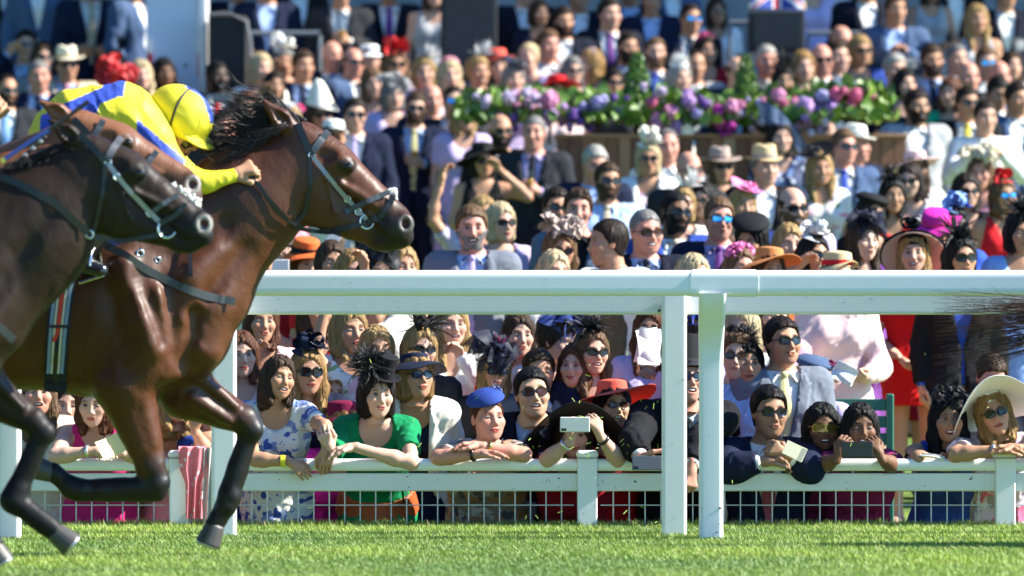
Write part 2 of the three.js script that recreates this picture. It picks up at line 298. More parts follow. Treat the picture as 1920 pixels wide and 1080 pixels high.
// ---------------------------------------------------------------- the stand behind: steps, wall, roof, pillar, cabinets, railings, planters
{
  const conc = mat([0.30, 0.32, 0.35], { key: 'conc', roughness: 0.9, bumpMap: bumpSkin, bumpScale: 0.004 }), dark = mat([0.02, 0.022, 0.026], { roughness: 0.75 });
  for (let i = 1; i <= 14; i++) { const d0 = STEP0 + (i - 1) * STEPD, y = 1.55 + i * STEPH; struct('step', box(-40, 40, y - STEPH - 0.02, y, CZ - d0 - (i === 14 ? 8 : STEPD), CZ - d0, 0), conc); }
  const zb = CZ - 60;
  const st = thing('grandstand', 'dark back wall and high roof of the grandstand shading the top steps', 'grandstand', [0, 0, zb]);
  part(st, 'wall', box(-40, 40, 0, 13, -3, -2.4), mat([0.10, 0.11, 0.13], { roughness: 0.9 }));
  part(st, 'roof', box(-50, 60, 12.4, 12.9, -2.4, 11.2), mat([0.55, 0.55, 0.55]));
  for (let i = -5; i <= 5; i++) part(st, 'column', box(i * 7 - 0.2, i * 7 + 0.2, 4, 12.4, -1.9, -1.5), conc);
  // pillar on the left
  const dp = 47.9, gp = ground(dp), P = thing('pillar', 'pale blue-grey pillar with two red and white strips, left of the stand', 'pillar', [xa(330, dp), gp, CZ - dp]);
  const w = (385 - 272) / F * dp / 2; const ph = 7 - gp;
  part(P, 'shaft', box(-w, w - 0.06, 0, ph, -0.5, 0, 0.01), mat([0.55, 0.62, 0.74], { roughness: 0.6 })); part(P, 'edge_trim', box(w - 0.058, w, 0, ph, -0.45, 0.03, 0.005), mat([0.75, 0.76, 0.78], { roughness: 0.4 }));
  for (const [px, y0, y1] of [[281, 100, 148], [375, 100, 145]]) { const x = xa(px, dp) - P.position.x; part(P, 'red_strip', box(x - 0.02, x + 0.02, ya(y1, dp) - gp, ya(y0, dp) - gp, 0.002, 0.02), mat([0.5, 0.02, 0.03])); part(P, 'white_strip', box(x - 0.02, x + 0.02, ya(y0, dp) - gp + 0.002, ya(y0 - 28, dp) - gp, 0.002, 0.02), mat([0.7, 0.7, 0.68])); }
  // black cabinets
  const cab = (x0, x1, y0, y1, d, name, label, rim) => {
    const g = ground(d), c = thing(name, label, 'cabinet', [xa((x0 + x1) / 2, d), g, CZ - d]), hw = (x1 - x0) / F * d / 2;
    part(c, 'body', box(-hw, hw, ya(y1, d) - g, ya(y0, d) - g, -0.4, 0, 0.012), dark);
    part(c, 'door', box(-hw + 0.03, hw - 0.03, ya(y1, d) - g + 0.03, ya(y0, d) - g - 0.03, 0.002, 0.012, 0.004), mat([0.016, 0.017, 0.02], { roughness: 0.5 }));
    for (const s of [-1, 1]) part(c, 'leg', box(s * (hw - 0.03) - 0.02, s * (hw - 0.03) + 0.02, -0.3, ya(y1, d) - g - 0.002, -0.2, -0.16), rim ?? dark);
    return [c, hw, g];
  };
  cab(826, 932, -40, 150, 48.1, 'cabinet', 'tall black cabinet standing among spectators left of the flowers');
  const [fc, fw, fg] = cab(1406, 1509, 20, 96, 48.1, 'cabinet', 'black cabinet with a small union flag draped on its top', mat([0.5, 0.5, 0.5]));
  { // flag laid over the cabinet's top
    const W = 256, Hh = 128, draw = (u, v) => {
      const x = (u - 0.5) * 2, y = (v - 0.5), blue = [0.02, 0.05, 0.3], white = [0.8, 0.8, 0.8], red = [0.65, 0.02, 0.04];
      const ax = Math.abs(x), ay = Math.abs(y); if (ax < 0.1 || ay < 0.1) return red; if (ax < 0.167 || ay < 0.167) return white;
      const dd = Math.abs(ax * 0.5 - ay) * 0.894; const side = (x * y > 0 ? 1 : -1) * (ay - ax * 0.5); if (dd < 0.1) return side > 0 && dd < 0.066 ? red : white; return blue;
    };
    const t = tex(W, Hh, (u, v) => draw(u, v).map((c) => Math.pow(c, 1 / 2.2)), { srgb: true });
    const d = 48.1, y = ya(18, d) - fg, g = patch((u, v) => [lerp(-fw * 1.0, fw * 1.0, u), y + 0.012 + 0.34 * v, -0.06 + 0.02 * Math.sin(u * 9) - 0.1 * v], 24, 8);
    const f = thing('flag', 'union flag with red and white crosses standing on the black cabinet', 'flag', [fc.position.x, fg, CZ - d]);
    part(f, 'cloth', g, mat([1, 1, 1], { map: t, roughness: 0.8, side: THREE.DoubleSide }));
    for (const s of [-1, 1]) part(f, 'rod', tube([[s * fw, y - 0.0, -0.08], [s * fw, y + 0.4, -0.16]], 0.008), mat([0.6, 0.5, 0.2]));
  }
  { // a covered black case by the pillar
    const d = 47.6, g = ground(d), c = thing('equipment_case', 'black covered equipment case with grey rim beside the pale pillar', 'case', [xa(425, d), g, CZ - d]);
    part(c, 'body', box(-0.15, 0.16, 0, ya(28, d) - g, -0.5, 0, 0.03), mat([0.012, 0.013, 0.016], { roughness: 0.8 }));
    part(c, 'rim', tube([[-0.15, ya(28, d) - g, 0.01], [0.1, ya(27, d) - g, 0.01], [0.165, ya(45, d) - g, 0.01], [0.16, 0.3, 0.02]], 0.016), mat([0.16, 0.16, 0.17]));
  }
  // railings in front of the top steps
  const rail = (x0, x1, yt, d, label) => {
    const g = ground(d), r = thing('railing', label, 'railing', [xa(x0, d), g, CZ - d]), L = (x1 - x0) / F * d, y = ya(yt, d) - g, m = mat([0.2, 0.23, 0.26], { metalness: 0.5, roughness: 0.5 });
    part(r, 'handrail', tube([[0, y, 0], [L, y, 0]], 0.02, 0.02, 2, 8), m); part(r, 'handrail', tube([[0, y * 0.62, 0], [L, y * 0.62, 0]], 0.018, 0.018, 2, 8), m);
    const n = Math.max(1, Math.round(L / 0.45)); for (let i = 0; i <= n; i++) part(r, 'upright', tube([[L * i / n, 0, 0], [L * i / n, y - 0.02, 0]], 0.017, 0.017, 1, 8), m);
  };
  rail(470, 600, 62, 48.6, 'grey metal railing behind the woman in the looped white hat');
  rail(1368, 1404, 42, 48.6, 'short pale railing just left of the cabinet with the flag');
  rail(1515, 1680, 62, 48.8, 'grey metal railing right of the cabinet with the flag');
}
// planters of slats, shrubs and flowers
const plankMs = [[0.36, 0.15, 0.06], [0.28, 0.11, 0.045], [0.44, 0.22, 0.10], [0.2, 0.08, 0.035], [0.48, 0.29, 0.16]].map((c, i) => mat(c, { key: 'plank' + i, roughness: 0.65, bumpMap: bumpHair, bumpScale: 0.002 }));
const DPL = 43.6;
function leafGeo(l, w) { return patch((u, v) => { const q = Math.sin(Math.PI * Math.pow(v, 0.8)) * w, x = (u - 0.5) * 2; return [x * q, l * v * (1 - 0.25 * v), -0.35 * l * v * v + 0.12 * Math.abs(x) * q]; }, 2, 4); }
function planter(x0, x1, label) {
  const g = ground(DPL), t = thing('planter', label, 'planter', [xa((x0 + x1) / 2, DPL), g, CZ - DPL]), hw = (x1 - x0) / F * DPL / 2, top = ya(251, DPL) - g, n = Math.round((x1 - x0) / 24);
  part(t, 'trough', box(-hw + 0.01, hw - 0.01, 0, top - 0.03, -0.62, -0.025), mat([0.03, 0.02, 0.012]));
  for (let i = 0; i < n; i++) { const a = -hw + 2 * hw * i / n; part(t, 'plank', box(a + 0.003, a + 2 * hw / n - 0.003, 0.02 + R(0, 0.01), top - 0.03, -0.022, R(0, 0.005), 0.003), plankMs[Math.floor(rnd() * plankMs.length)]); }
  part(t, 'top_rim', box(-hw - 0.01, hw + 0.01, top - 0.028, top, -0.64, 0.02, 0.006), plankMs[2]);
  return [t, hw, top, g];
}
const leafMats = [[0.12, 0.24, 0.03], [0.2, 0.32, 0.04], [0.07, 0.14, 0.025], [0.32, 0.38, 0.06]].map((c, i) => mat(c, { key: 'leaf' + i, roughness: 0.45, transmission: 0.3, thickness: 0, side: THREE.DoubleSide }));
function leaves(list, l, w) { const base = leafGeo(l, w), L = []; for (const [p, e, s] of list) L.push(moved(base, M4(p, e, s))); return merge(L); }
function flowerBush(x, y, z, r, h, label, colour, hue, n = 240) {        // a low shrub of leaves
  const t = thing('flowering_shrub', label, 'shrub', [x, y, z]);
  const sets = [[], [], [], []];
  for (let i = 0; i < n; i++) { const a = R(0, 6.28), q = Math.sqrt(rnd()), yy = R(-0.35, 1); const p = [Math.cos(a) * r * q, h * (0.5 + 0.5 * yy) * (1 - 0.35 * q * q), Math.sin(a) * 0.26 * q + (yy < 0.1 ? 0.16 : 0)]; sets[Math.floor(rnd() * rnd() * 4)].push([p, [R(-0.3, 1.3), R(-3.2, 3.2), R(-0.5, 0.5)], R(0.7, 1.5)]); }
  sets.forEach((s, i) => { if (s.length) { const o = part(t, 'foliage', leaves(s, 0.11, 0.034), leafMats[i]); o.userData.kind = 'stuff'; } });
  part(t, 'stem', tube([[0, -0.05, -0.1], [0.02, h * 0.6, -0.08]], 0.012), mat([0.06, 0.04, 0.02]));
  return t;
}
function flowerHead(parent, p, r, c) {                                // a round head of many small petals
  const L = [], q = new THREE.PlaneGeometry(1, 1); const n = 90;
  for (let i = 0; i < n; i++) { const y = 1 - 2 * (i + 0.5) / n, a = i * 2.39996, s = Math.sqrt(1 - y * y), d = V(s * Math.cos(a), y, s * Math.sin(a)); const m = new THREE.Matrix4().compose(d.clone().multiplyScalar(r * R(0.72, 1.08)).add(V(...p)), new THREE.Quaternion().setFromUnitVectors(V(0, 0, 1), d.add(V(R(-0.4, 0.4), R(-0.4, 0.4), R(-0.4, 0.4))).normalize()), V(r * 0.42, r * 0.42, 1)); L.push(moved(q, m)); }
  L.push(new THREE.IcosahedronGeometry(r * 0.8, 2).translate(...p));
  return part(parent, 'flower_head', merge(L), mat(c, { roughness: 0.7, side: THREE.DoubleSide, transmission: 0.15, thickness: 0 }));
}
{
  const [pa, , topA, gA] = planter(1043, 1300, 'long wooden slatted planter on the left, under mauve flowers');
  const [pb, , topB] = planter(1306, 1700, 'long wooden slatted planter on the right, under pink and purple flowers');
  const y0 = gA + topA - 0.02, z0 = CZ - DPL - 0.3;
  const mixTone = (c) => { const q = R(0.8, 1.3); return c.map((v) => Math.round(Math.min(0.8, v * q) * 100) / 100); };
  const pink = [0.62, 0.24, 0.42], mauve = [0.45, 0.26, 0.56], purple = [0.14, 0.05, 0.3], rose = [0.62, 0.12, 0.25], pale = [0.55, 0.45, 0.62], mag = [0.5, 0.03, 0.35], lav = [0.33, 0.3, 0.55];
  // [x, half width, top row, label, flowers [x, y, r px, colour]]
  const B = [
    [925, 62, 172, 'shrub with pale pink and violet flowers at the left end of the flower bank', [[955, 185, 17, pale], [965, 183, 13, pink], [910, 190, 12, pale], [960, 222, 13, purple]]],
    [1030, 62, 170, 'shrub with big mauve flower heads left of the first cone tree', [[1030, 188, 22, pink], [1004, 186, 15, pale], [1033, 217, 17, mauve], [985, 176, 12, pale], [1072, 218, 13, purple]]],
    [1120, 66, 178, 'yellow green leafy shrub beside the first cone tree', [[1120, 195, 17, lav], [1075, 215, 15, purple], [1150, 185, 10, purple]]],
    [1245, 62, 172, 'shrub with large pink flower heads between the two cone trees', [[1258, 212, 20, pink], [1232, 230, 19, pink], [1265, 236, 17, mauve], [1290, 190, 18, mauve], [1220, 193, 13, rose], [1240, 172, 13, pale]]],
    [1335, 56, 180, 'shrub with magenta and pink flower heads left of the second cone tree', [[1345, 208, 15, mag], [1370, 200, 17, pink], [1345, 228, 14, mag], [1318, 194, 12, purple], [1370, 236, 10, mag], [1305, 215, 13, lav]]],
    [1440, 52, 176, 'shrub with pale and pink flowers right of the second cone tree', [[1458, 180, 17, pink], [1425, 225, 14, pale], [1470, 196, 11, rose], [1436, 200, 10, lav]]],
    [1530, 62, 160, 'tall leafy shrub with lilac and rose flower heads', [[1510, 200, 21, mauve], [1540, 182, 17, lav], [1565, 178, 17, rose], [1560, 205, 20, mauve], [1512, 220, 17, mauve], [1545, 228, 13, pale]]],
    [1620, 52, 155, 'leafy green shrub with rose pink flowers at the right end of the flower bank', [[1603, 180, 18, rose], [1580, 172, 10, rose]]],
  ];
  for (const [bx, hw, ty, label, fl] of B) {
    const y = y0, h = ya(ty, DPL) - y; const t = flowerBush(xa(bx, DPL), y, z0 + 0.1, hw / F * DPL * 1.15, h, label);
    for (const [fx, fy, r, c] of fl) { flowerHead(t, [xa(fx, DPL) - t.position.x, ya(fy, DPL) - y, 0.32 + R(-0.04, 0.04)], r / F * DPL * 0.8, c); for (let q = 0; q < 4; q++) flowerHead(t, [xa(fx + R(-38, 38), DPL) - t.position.x, ya(fy + R(-14, 26), DPL) - y, 0.24 + R(-0.1, 0.06)], r / F * DPL * R(0.4, 0.65), mixTone(c)); }
  }
  for (const [x, ty, hw, label] of [[1196, 100, 30, 'left cone-shaped clipped tree in the flower bank'], [1402, 106, 26, 'right cone-shaped clipped tree in the flower bank']]) {
    const t = thing('cone_tree', label, 'tree', [xa(x, DPL), y0, z0 - 0.05]), h = ya(ty, DPL) - y0, r = hw / F * DPL * 1.12, L = [[], [], []];
    for (let i = 0; i < 1900; i++) { const v = Math.pow(rnd(), 0.75), a = R(0, 6.28), q = r * (1 - v) ** 0.8 * R(0.75, 1.08) * (1 + 0.06 * noise(a * 3, v * 9, 4)) + 0.012; const y = 0.1 + v * (h - 0.1); L[Math.floor(R(0, 2.6))].push([[q * Math.cos(a), y, q * Math.sin(a)], [R(-0.8, 0.8), Math.PI / 2 - a + R(-1, 1), R(-0.7, 0.7)], R(0.7, 1.3)]); }
    L.forEach((s, i) => { const o = part(t, 'crown', leaves(s, 0.045, 0.016), leafMats[i === 1 ? 2 : i === 2 ? 1 : 0]); });
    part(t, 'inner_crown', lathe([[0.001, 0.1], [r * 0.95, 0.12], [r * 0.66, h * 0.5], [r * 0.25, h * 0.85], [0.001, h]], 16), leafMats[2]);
    part(t, 'trunk', tube([[0, -0.1, 0], [0, 0.15, 0]], 0.03), mat([0.06, 0.04, 0.02]));
  }
}

// ---------------------------------------------------------------- people
// one body standing 1.75 m tall, origin between the feet, facing +z; 'r' is the arm on +x
const add = (a, b) => [a[0] + b[0], a[1] + b[1], a[2] + b[2]], mul = (a, s) => [a[0] * s, a[1] * s, a[2] * s], minus = (a, b) => [a[0] - b[0], a[1] - b[1], a[2] - b[2]], mid = (a, b, t = 0.5) => add(mul(a, 1 - t), mul(b, t));
const len = (a) => Math.hypot(...a), unit = (a) => mul(a, 1 / (len(a) || 1)), dot = (a, b) => a[0] * b[0] + a[1] * b[1] + a[2] * b[2], cross = (a, b) => [a[1] * b[2] - a[2] * b[1], a[2] * b[0] - a[0] * b[2], a[0] * b[1] - a[1] * b[0]];
function skeleton(o) {
  const w = o.sex !== 'm', lean = (o.lean ?? 0) * rad, cr = o.crouch ?? 0, ca = Math.cos(lean), sa = Math.sin(lean), P = [0, 0.95 - cr, 0];
  const up = (x, y, z = 0) => [x, P[1] + (y - 0.95) * ca - z * sa, (y - 0.95) * sa + z * ca];      // standing coordinates into the leaning torso
  const back = (x, y, z) => { const Y = y - P[1]; return [x, 0.95 + Y * ca + z * sa, z * ca - Y * sa]; };
  const S = { o, w, lean, P, up, back, sx: w ? 0.158 : 0.188 };
  S.sh = { l: up(-S.sx, 1.415, -0.015), r: up(S.sx, 1.415, -0.015) };
  S.neck = up(0, 1.47, -0.012); S.hc = o.head ?? add(up(0, 1.5, 0.0), [0, 0.128 * Math.cos(lean * 0.5), 0.03 + 0.128 * Math.sin(lean * 0.5)]);
  const spread = w ? 0.205 : 0.24, A = o.arms ?? {};
  S.arm = {};
  for (const k of ['l', 'r']) {
    const s = k === 'l' ? -1 : 1; let a = A[k] ?? 'down';
    if (typeof a === 'string') a = {
      down: [up(s * (spread + 0.01), 1.14, -0.03), up(s * (spread + 0.02), 0.9, 0.06)],
      drink: [up(s * (spread + 0.02), 1.15, 0.0), up(s * 0.07, 1.21, 0.24)],
      brow: [up(s * 0.33, 1.36, 0.12), up(s * 0.12, 1.56, 0.17)],
      up: [up(s * 0.33, 1.6, 0.05), up(s * 0.27, 1.84, 0.08)],
      clasp: [up(s * (spread + 0.03), 1.13, 0.02), up(s * 0.05, 1.0, 0.2)],
      clap: [up(s * (spread + 0.05), 1.16, 0.05), up(s * 0.05, 1.3, 0.26)],
      phone: [up(s * (spread + 0.03), 1.2, 0.1), up(s * 0.09, 1.36, 0.3)],
      mouth: [up(s * 0.25, 1.2, 0.12), up(s * 0.06, 1.44, 0.18)],
      fore: [up(s * (spread + 0.03), 1.12, 0.08), up(s * 0.12, 1.08, 0.3)],
    }[a];
    S.arm[k] = a;
  }
  const kz = cr * 1.1, kb = cr * 0.5;
  S.hip = { l: [-0.09, P[1] - 0.03, 0], r: [0.09, P[1] - 0.03, 0] }; S.knee = { l: [-0.1, 0.5 - kb, 0.02 + kz], r: [0.1, 0.5 - kb, 0.02 + kz] }; S.ank = { l: [-0.1, 0.09, -0.02], r: [0.1, 0.09, -0.02] };
  return S;
}
// prims of one skeleton; g grows everything, sel picks the pieces
function prims(S, g, sel, o = {}) {
  const { w, up } = S, P = [], b = o.fat ?? 0;
  if (sel.includes('t')) {
    P.push(Cn(up(-0.07, 0.93), up(0.07, 0.93), (w ? 0.112 : 0.105) + g + b, undefined, 0.05));
    P.push(Cn(up(-0.055, 1.09), up(0.055, 1.09), (w ? 0.09 : 0.103) + g + b * 1.4, undefined, 0.09));
    P.push(Cn(up(-0.075, 1.27, w ? 0 : 0.005), up(0.075, 1.27, w ? 0 : 0.005), (w ? 0.098 : 0.113) + g + b, undefined, 0.09));
    P.push(Cn(up(-0.1, 1.385, -0.01), up(0.1, 1.385, -0.01), (w ? 0.068 : 0.078) + g, undefined, 0.07));
    P.push(Cn(up(-0.02, 1.44, -0.02), up(0.02, 1.44, -0.02), 0.06 + g * 0.6, undefined, 0.06));
    if (w) for (const s of [-1, 1]) P.push(El(up(s * 0.065, 1.285, 0.066), [0.052 + g, 0.055 + g, 0.046 + g], 0.05));
  }
  for (const k of ['l', 'r']) {
    const [e, wr] = S.arm[k], sh = S.sh[k], s = k === 'l' ? -1 : 1;
    if (sel.includes('s')) P.push(Cn(up(s * 0.08, 1.42, -0.02), sh, 0.05 + g, (w ? 0.05 : 0.062) + g, 0.05));
    if (sel.includes('u')) { P.push(Cn(sh, e, (w ? 0.047 : 0.058) + g, (w ? 0.037 : 0.043) + g, 0.04)); }
    if (sel.includes('f')) { const m = mid(e, wr, 0.3); P.push(Cn(e, m, (w ? 0.037 : 0.043) + g, (w ? 0.039 : 0.046) + g, 0.03)); P.push(Cn(m, mid(e, wr, o.wristT ?? 1), (w ? 0.039 : 0.046) + g, (w ? 0.024 : 0.029) + g, 0.02)); }
    if (sel.includes('g')) { P.push(Cn(S.hip[k], S.knee[k], 0.086 + g, 0.058 + g, 0.05)); P.push(Cn(S.knee[k], S.ank[k], 0.056 + g, 0.036 + g, 0.03)); }
    if (sel.includes('k')) P.push(Cn(add(S.ank[k], [0, -0.03, -0.02]), add(S.ank[k], [s * 0.03, -0.055, 0.15]), 0.042 + g, 0.032 + g, 0.03));
  }
  if (sel.includes('n')) P.push(Cn(S.neck, add(S.hc, [0, -0.08, -0.03]), w ? 0.05 : 0.06, w ? 0.048 : 0.057, 0.05));
  return P;
}
// a hand with palm, four jointed fingers and a thumb; wrist at the origin, fingers along +y, palm towards +z, thumb on side t
const handCache = {};
function handGeo(curl, t, cell) {
  const key = [curl, t, cell].join(); if (handCache[key]) return handCache[key];
  const fat = cell > 0.006 ? 0.0015 : 0, P = [Cn([0, -0.03, 0], [0, 0.02, 0], 0.026, 0.026, 0.02)];
  for (let i = 0; i < 4; i++) P.push(Cn([0, 0.01, 0], [(i - 1.5) * 0.0195, 0.085, 0], 0.017, 0.0125, 0.014));
  const L = [0.062, 0.075, 0.072, 0.056], I = [];
  for (let i = 0; i < 4; i++) {
    const x = (i - 1.5) * 0.0205 * -t; let p = [x, 0.086 - Math.abs(i - 1.4) * 0.004, 0], a = 0.15 + curl * (0.85 + 0.08 * i), l = L[i] * 0.48, r = 0.0096 + fat;
    for (let j = 0; j < 3; j++) { const q = [p[0] + x * 0.06, p[1] + Math.cos(a) * l, p[2] + Math.sin(a) * l]; P.push(Cn(p, q, r, r * 0.9, j ? 0.004 : 0.006)); p = q; a += curl * (0.95 - 0.2 * j); l *= 0.74; r *= 0.92; }
  }
  let a = 0.35 + curl * 0.5; const q0 = [t * 0.02, 0.02, 0.008], q1 = [t * 0.05, 0.055, 0.018 + curl * 0.012], q2 = [t * (0.058 - curl * 0.025), 0.088, 0.028 + curl * 0.02], q3 = [t * (0.052 - curl * 0.035), 0.112, 0.034 + curl * 0.026];
  P.push(Cn(q0, q1, 0.017, 0.012, 0.014), Cn(q1, q2, 0.0118 + fat, 0.0105 + fat, 0.005), Cn(q2, q3, 0.0105 + fat, 0.0085 + fat, 0.005));
  return handCache[key] = net(field(P), bounds(P, 0.01), cell, { color: (x, y, z, n) => [1, 1, 1] });
}
function handMatrix(e, w, palm, aim) {                  // wrist frame: fingers along the forearm or towards aim
  const y = unit(aim ?? minus(w, e)); let z = minus(palm, mul(y, dot(palm, y))); z = unit(len(z) < 0.1 ? [0, 0, 1] : z); const x = cross(y, z);
  return new THREE.Matrix4().makeBasis(V(...x), V(...y), V(...z)).setPosition(...w);
}
// ---- the head: centre at the origin, chin near -0.12, crown near +0.12, face to +z
function headPrims(f) {
  const w = f.sex !== 'm', j = f.jaw ?? 0, P = [];
  P.push(El([0, 0.032, -0.018], [0.0755, 0.092, 0.097], 0.02));
  P.push(El([0, -0.03, 0.022], [(w ? 0.0635 : 0.061) + j * 0.6, 0.078, 0.068], 0.03));
  P.push(El([0, -0.07, 0.03], [0.0495 + j, 0.048, 0.052], 0.035));
  P.push(El([0, -0.103, 0.058], [(w ? 0.018 : 0.024) + j * 0.5, 0.016, 0.019], 0.03));
  for (const s of [-1, 1]) P.push(El([s * 0.043, -0.022, 0.056], [0.023 + j * 0.4, 0.022, 0.022], 0.03));
  P.push(Cn([-0.036, 0.026, 0.068], [0.036, 0.026, 0.068], w ? 0.011 : 0.014, undefined, 0.02));
  for (const s of [-1, 1]) P.push(sub(El([s * 0.032, 0.006, 0.093], [0.019, 0.0125, 0.016], 0.016)));
  for (const s of [-1, 1]) { P.push(El([s * 0.032, 0.0035, 0.0705], [0.0162, 0.0122, 0.0118], 0.006)); }
  P.push(Cn([0, 0.014, 0.081], [0, w ? -0.026 : -0.03, (w ? 0.0985 : 0.103) + (f.nose ?? 0)], 0.007, w ? 0.0088 : 0.0105, 0.016));
  P.push(El([0, w ? -0.031 : -0.034, (w ? 0.096 : 0.1) + (f.nose ?? 0)], [w ? 0.0108 : 0.0125, 0.0098, 0.0115], 0.008));
  for (const s of [-1, 1]) P.push(El([s * 0.0125, -0.0375, 0.091], [0.008, 0.0075, 0.010], 0.008));
  for (const s of [-1, 1]) P.push(sub(El([s * 0.0065, -0.047, 0.099], [0.0035, 0.004, 0.005], 0.003)));
  if (f.mouth === 'open') {
    P.push(El([0, -0.056, 0.086], [0.025, 0.0055, 0.0085], 0.008)); P.push(El([0, -0.081, 0.080], [0.022, 0.0065, 0.009], 0.008));
    P.push(sub(El([0, -0.0675, 0.094], [0.0245, 0.0105, 0.016], 0.004)));
  } else {
    const q = f.mouth === 'smile' ? 0.007 : 0;
    P.push(El([0, -0.0605, 0.085], [0.019, 0.0058, 0.009], 0.008)); P.push(El([0, -0.0725, 0.0835], [0.018, 0.0068, 0.0095], 0.008));
    for (const s of [-1, 1]) { P.push(Cn([s * 0.012, -0.066, 0.085], [s * (0.022 + q * 0.5), -0.066 + q, 0.079], 0.006, 0.0035, 0.008)); P.push(sub(Cn([0, -0.0665, 0.0925], [s * (0.024 + q * 0.5), -0.0655 + q, 0.084], 0.0019, 0.0016, 0.004))); }
  }
  if (f.mouth) for (const s of [-1, 1]) { P.push(El([s * 0.041, -0.028, 0.066], [0.018, 0.015, 0.016], 0.018)); P.push(sub(Cn([s * 0.021, -0.036, 0.096], [s * 0.036, -0.064, 0.079], 0.004, 0.003, 0.01))); }
  else if (!w) for (const s of [-1, 1]) P.push(sub(Cn([s * 0.022, -0.036, 0.0945], [s * 0.032, -0.062, 0.08], 0.003, 0.002, 0.01)));
  if (f.old) for (const y of [0.05, 0.062]) P.push(sub(Cn([-0.03, y, 0.0885 - (y - 0.05) * 0.6], [0.03, y, 0.0885 - (y - 0.05) * 0.6], 0.0015, undefined, 0.004)));
  for (const s of [-1, 1]) { P.push(El([s * 0.077, -0.004, -0.008], [0.0105, 0.031, 0.0195], 0.006)); P.push(sub(El([s * 0.087, -0.002, -0.002], [0.006, 0.019, 0.011], 0.006))); }
  P.push(Cn([0, -0.05, -0.025], [0, -0.15, -0.042], w ? 0.05 : 0.059, w ? 0.05 : 0.061, 0.028));
  return P;
}
const mixc = (a, b, t) => [lerp(a[0], b[0], t), lerp(a[1], b[1], t), lerp(a[2], b[2], t)];
function skinPaint(f) {                                  // lips, cheeks, brows, beard shadow: the skin's own colours, over a white base
  const w = f.sex !== 'm';
  return (x, y, z) => {
    let c = [1, 1, 1]; if (z < 0.02) return Math.abs(x) > 0.074 && y > -0.05 && y < 0.04 ? [1.0, 0.84, 0.8] : c;
    const ax = Math.abs(x), n = noise(x * 60, y * 60, z * 60); c = mixc(c, [0.9, 0.76, 0.7], 0.35 * sstep(0.0, 0.7, noise(x * 24, y * 24, z * 24 + 7)));
    c = mixc(c, [1, 0.82, 0.78], 0.55 * Math.exp(-(((ax - 0.042) / 0.022) ** 2 + ((y + 0.03) / 0.022) ** 2)) + 0.5 * Math.exp(-((ax / 0.012) ** 2 + ((y + 0.034) / 0.012) ** 2)) + 0.06 * n);
    if (!w && y < -0.03) c = mixc(c, [0.72, 0.68, 0.68], 0.35 * sstep(-0.035, -0.055, y) * (1 - 0.5 * Math.exp(-((ax / 0.03) ** 2))));
    c = mixc(c, [0.55, 0.4, 0.37], 0.7 * Math.exp(-(((ax - 0.032) / 0.017) ** 2 + ((y - 0.012) / 0.008) ** 2)));
    const brow = Math.exp(-((((y - 0.0285 - (ax - 0.03) * 0.12 * (ax < 0.04 ? 1 : -1.5)) / (w ? 0.0045 : 0.0062)) ** 2) + ((ax - 0.033) / 0.0175) ** 4));
    c = mixc(c, [0.16, 0.12, 0.1], clamp(brow * 1.25, 0, 1));
    c = mixc(c, [0.12, 0.09, 0.08], clamp(Math.exp(-((((y - 0.0125 + ((ax - 0.032) ** 2) * 14) / 0.0034) ** 2) + ((ax - 0.032) / 0.0145) ** 4)) * (w ? 1.3 : 0.9), 0, 1));
    if (f.mouth === 'open') {
      const q = (x / 0.0235) ** 2 + ((y + 0.067) / 0.0095) ** 2;
      if (q < 1.0 && z < 0.0935) c = [0.25, 0.07, 0.06];
      else c = mixc(c, w ? [0.85, 0.35, 0.36] : [0.85, 0.58, 0.55], Math.exp(-(((q - 1.35) / 0.45) ** 2)));
    } else {
      const q = (x / 0.0245) ** 2 + ((y + 0.0662 - (f.mouth === 'smile' ? 12 * x * x : 0)) / 0.0115) ** 2; c = mixc(c, w ? [0.82, 0.36, 0.38] : [0.86, 0.6, 0.57], 1 - sstep(0.75, 1.15, q));
      if (Math.abs(y + 0.066 - (f.mouth === 'smile' ? 12 * x * x : 0)) < 0.0018 && ax < 0.026 && z > 0.07) c = mul(c, 0.45);
    }
    return c;
  };
}
const teethGeo = patch((u, v) => { const x = (u - 0.5) * 0.041; return [x, -0.0605 - v * 0.0075 * (1 - 500 * x * x) + 3.2 * x * x, 0.0895 - 16 * x * x]; }, 14, 2);
const teethM = mat([0.78, 0.76, 0.7], { roughness: 0.25, side: THREE.DoubleSide, key: 'teeth' });
const headCache = {};
function headGeo(f, cell) {
  const key = [f.sex, f.jaw, f.nose, f.mouth, f.old, cell].join(); if (headCache[key]) return headCache[key];
  const P = headPrims(f); return headCache[key] = net(field(P), [[-0.1, -0.165, -0.13], [0.1, 0.135, 0.128]], cell, { color: skinPaint(f), uv: (x, y, z) => [x, y] });
}
const eyeGeo = (() => {                                 // a pair of eyeballs with iris and pupil
  return [-1, 1].map((s) => { const g = new THREE.SphereGeometry(0.0118, 22, 18); g.rotateX(Math.PI / 2); const P = g.attributes.position, c = []; for (let i = 0; i < P.count; i++) { const r = Math.hypot(P.getX(i) - 0.0015, P.getY(i)); c.push(...(P.getZ(i) > 0 && r < 0.004 ? [0.008, 0.008, 0.008] : P.getZ(i) > 0 && r < 0.0078 ? [0.045, 0.027, 0.016] : [0.36, 0.31, 0.28])); } g.setAttribute('color', new THREE.Float32BufferAttribute(c, 3)); g.scale(1.22, 0.66, 1); g.translate(s * 0.032, 0.003, 0.0748); return g; });
})();
const eyeM = mat([1, 1, 1], { key: 'eye', vertexColors: true, roughness: 0.4 });
